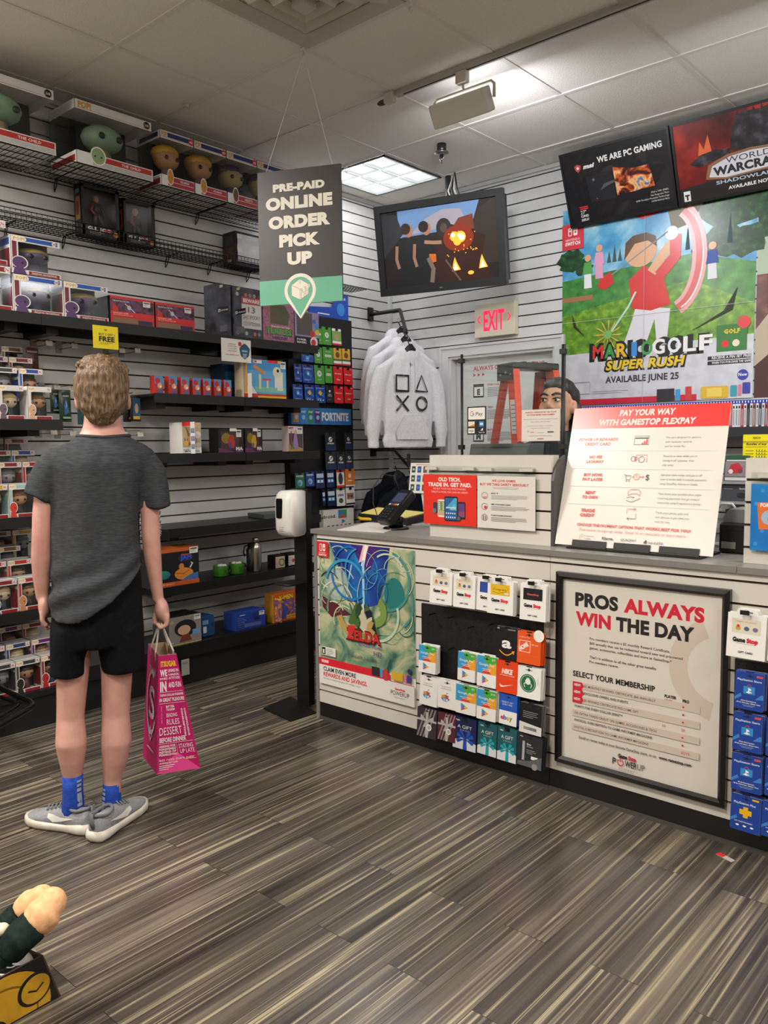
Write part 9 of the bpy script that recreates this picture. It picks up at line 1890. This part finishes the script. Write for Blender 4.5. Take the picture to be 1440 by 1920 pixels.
qb.rect(.51, .145, .515, .24, PW_); qt('STAYING', .56, .93, .20, .038, PW_, .0); qt('UP LATE', .58, .95, .155, .038, PW_, .0); qt('less rules more sugar', .05, .92, .105, .026, PW_, .0); qt('LAUGHING OUT LOUD', .05, .5, .082, .014); qt('itsugar.com', .68, .95, .098, .010, YEL); qb.lines(.05, .07, .4, 3, .016, .006, PW_)
qb.build('slogan_print', bag)
# swirl emblem on the broad face
def quadside(u, v): l = bbl.lerp(btl, v); r = fbl.lerp(ftl, v); return l.lerp(r, u)
class QS(MB):
 def add(s, vs, fs, m, smooth=False):
  o = len(s.v); i = s._m(m); nn = (fbl-bbl).cross(Vector((0, 0, 1))).normalized()
  if nn.x > 0: nn = -nn
  for x, y, w in vs: p = quadside(x, y); s.v.append(ib @ (p+nn*(.0008+w)))
  for f in fs: s.f.append(tuple(a+o for a in f)); s.mi.append(i); s.sm.append(False)
  return o
qs = QS(); qs.dw = .00008; WG = M('#c9bcc2', .5)
qs.text('ITSUGAR', .52, .80, .05, WG, .04, .55, res=2); qs.ring(.5, .55, .36, .05, WG, 28, math.radians(60), math.radians(330), .28); qs.text('S', .55, .42, .28, WG, .02, .42, res=5); qs.line([(.35, .30), (.5, .22), (.62, .28), (.5, .34), (.42, .24)], .03, WG); qs.rect(.3, .14, .75, .155, WG)
qs.build('swirl_print', bag)
hand = Vector(bp(301, 1172, .02))
for (pa_, pb_, nm) in ((ftl.lerp(btl, .28), ftl.lerp(btl, .72), 'a'), (ftr.lerp(btr, .28), ftr.lerp(btr, .72), 'b')):
 b = MB(ib); dn = Vector((0, 0, -.03)); o = Vector((-.004 if nm == 'a' else .004, 0, 0));
 b.tube([pa_+dn, pa_, pa_.lerp(hand, .8)+o, hand+o+Vector((0, -.012, .004)), hand+o+Vector((0, .028, .004)), pb_.lerp(hand, .8)+o+Vector((0, .01, 0)), pb_, pb_+dn], .0033, CORD, n=7); b.build('cord_handle', bag)
# ------------------------------------------------------------------ plush box in the near corner
bx = thing('toy_display_box', 'black open display box with yellow rings, standing on the floor in the near corner', 'display box', TR(-1.86, .88, 0))
C0 = [(0, 0, .0005), (.015, -.045, .135)]; Ld = Vector((.02, -.42, 0)); Dd = Vector((-.26, -.06, 0))
BK = M('#0d0c0e', .4); BRN = M('#4a3528', .6)
f0, f1 = Vector(C0[0]), Vector(C0[1]); f2, f3 = f0+Ld, f1+Ld; k0, k1, k2, k3 = f0+Dd, f1+Dd, f2+Dd, f3+Dd
b = MB()
th = .004
def slab(b, a, c, e, f, m, inm):
 n = (Vector(c)-Vector(a)).cross(Vector(f)-Vector(a)).normalized()*th
 vs = [a, c, e, f, a-n, c-n, e-n, f-n]; b.add(vs, [(0, 1, 2, 3)], m); b.add(vs, [(7, 6, 5, 4), (0, 4, 5, 1), (1, 5, 6, 2), (2, 6, 7, 3), (3, 7, 4, 0)], inm)
slab(b, f2, f0, f1, f3, BK, BRN); slab(b, f0, k0, k1, f1, BK, BRN); slab(b, k0, k2, k3, k1, BK, BRN); slab(b, k2, f2, f3, k3, BK, BRN); slab(b, f2, k2, k0, f0, BK, BRN)
b.build('tray', bx)
fr = FR3(f2, f0-f2, f3-f2); b = MB(fr); b.w = .0006; W = (f0-f2).length; H = .142
YL = M_noise('yellow_print', [(.35, '#b8861a'), (.6, '#d8a428')], 10, .4, 3); YD = M('#8a6414', .4)
def clip(pts): return [(max(.004, min(W-.004, u)), max(.004, min(H-.004, v))) for u, v in pts]
def cd(cu, cv, r, m, n=40): b.poly(clip([(cu+r*math.cos(2*PI*k/n), cv+r*math.sin(2*PI*k/n)) for k in range(n)]), m)
cd(W*.66, H*.10, H*.82, YL); cd(W*.64, H*.05, H*.66, YD); cd(W*.64, H*.04, H*.63, YL); cd(W*.60, -H*.05, H*.25, BK); cd(W*.84, H*.42, H*.30, BK); cd(W*.845, H*.41, H*.25, YL); b.line([(W*.80, H*.42), (W*.85, H*.36), (W*.89, H*.46)], .005, BK)
b.build('front_print', bx)
pl = thing('plush_toy', 'plush toy with peach feet and dark green legs lying in the black display box', 'plush toy', TR(-1.86, .88, 0))
PEACH = M_noise('peach_plush', [(.35, '#e0a878'), (.65, '#ecb98c')], 60, .95, 3, bump=.2, spec=.05); DGR = M_noise('dark_green_plush', [(.35, '#1c2726'), (.65, '#26332f')], 60, .95, 3, bump=.2, spec=.05); CRP = M('#e0d2b8', .9)
inv = pl.matrix_world.inverted()
def pp(px, py, z): return inv @ onz(px, py, z)
for (pts, rr_) in ((((-6, 1752, .16), (20, 1730, .20), (40, 1712, .222)), .030), (((18, 1782, .16), (38, 1757, .195), (66, 1732, .215)), .036)):
 P = [pp(*q) for q in pts]; b = MB(); b.tube(P, rr_, DGR, n=14, rs=[rr_*1.05, rr_*1.1, rr_*1.12]); fuse(b, 'leg', .005, 10, .5, None, pl)
for (pts, rr_) in ((((40, 1712, .222), (62, 1692, .245), (78, 1682, .258)), .033), (((64, 1733, .214), (84, 1712, .235), (96, 1692, .25)), .040)):
 P = [pp(*q) for q in pts]; b = MB(); b.tube(P, rr_, PEACH, n=16, rs=[rr_*.98, rr_*1.1, rr_*.72]); b.ell(P[-1], (rr_*.95, rr_*.95, rr_*.9), PEACH, 14, 10); fuse(b, 'foot', .005, 16, .5, None, pl)
b = MB(); b.ell(pp(-8, 1800, .10), (.07, .08, .05), DGR, 16, 10); b.ell(pp(-12, 1748, .20), (.02, .03, .02), CRP, 10, 8); b.ell(pp(2, 1743, .21), (.018, .02, .014), CRP, 10, 8); b.build('body', pl)
b = MB(); p1 = pp(-10, 1772, .145); b.lathe([(.06, 0), (.06, .002)], INK, p1+Vector((.05, -.01, -.035)), 24); b.ring
b.T = TR(*(p1+Vector((.05, -.01, -.033)))) @ RZ(.7); b.w = .0004; b.ring(.02, .015, .014, .004, WHITE, 14, 0, 1.7); b.ring(.02, .015, .014, .004, WHITE, 14, 2.1, 3.8); b.ring(.02, .015, .014, .004, WHITE, 14, 4.2, 5.9); b.rect(-.03, -.04, .03, -.032, WHITE); b.rect(-.02, -.026, .035, -.02, WHITE); b.rect(-.04, .0, -.026, .014, WHITE); b.build('care_tag', pl)
b = MB(); b.ell(inv @ (onz(46, 1797, .112)), (.024, .03, .02), M('#e4e2de', .9), 12, 8); tag(b.build('plush_toy', None, TR(-1.86, .88, 0)), 'white rounded plush part poking up inside the black display box', 'plush toy')
# ------------------------------------------------------------------ chrome-edged rack at the left
DKM = M('#2a2e30', .22, .9)
rk = thing('wire_rack', 'dark metal wire rack with rounded corner beside the lowest collector boxes', 'rack', TR(-3.05, 1.4, 0)); inv = rk.matrix_world.inverted()
def rp(px, py, z=.33): return inv @ onz(px, py, z)
b = MB(); b.tube([rp(-120, 1424), rp(0, 1360), rp(46, 1334), rp(58, 1327), rp(61, 1321), rp(56, 1315), rp(30, 1304), rp(0, 1290), rp(-60, 1262)], .011, DKM, n=10); b.tube([rp(-110, 1400), rp(-10, 1350), rp(28, 1328), rp(34, 1322), rp(28, 1318), rp(0, 1306)], .007, DKM, n=8); b.build('frame', rk)
b = MB()
for k in range(4):
 f = k/3; b.tube([rp(20-50*k, 1349+26*k), rp(34-50*k, 1305-18*k)], .005, DKM, n=6)
b.build('cross_bar', rk)
for (px, py) in ((-80, 1402), (-40, 1272)):
 q = rp(px, py); b = MB(); b.tube([(q.x, q.y, .335), (q.x, q.y, 0.001)], .012, DKM, n=10); b.build('leg', rk)
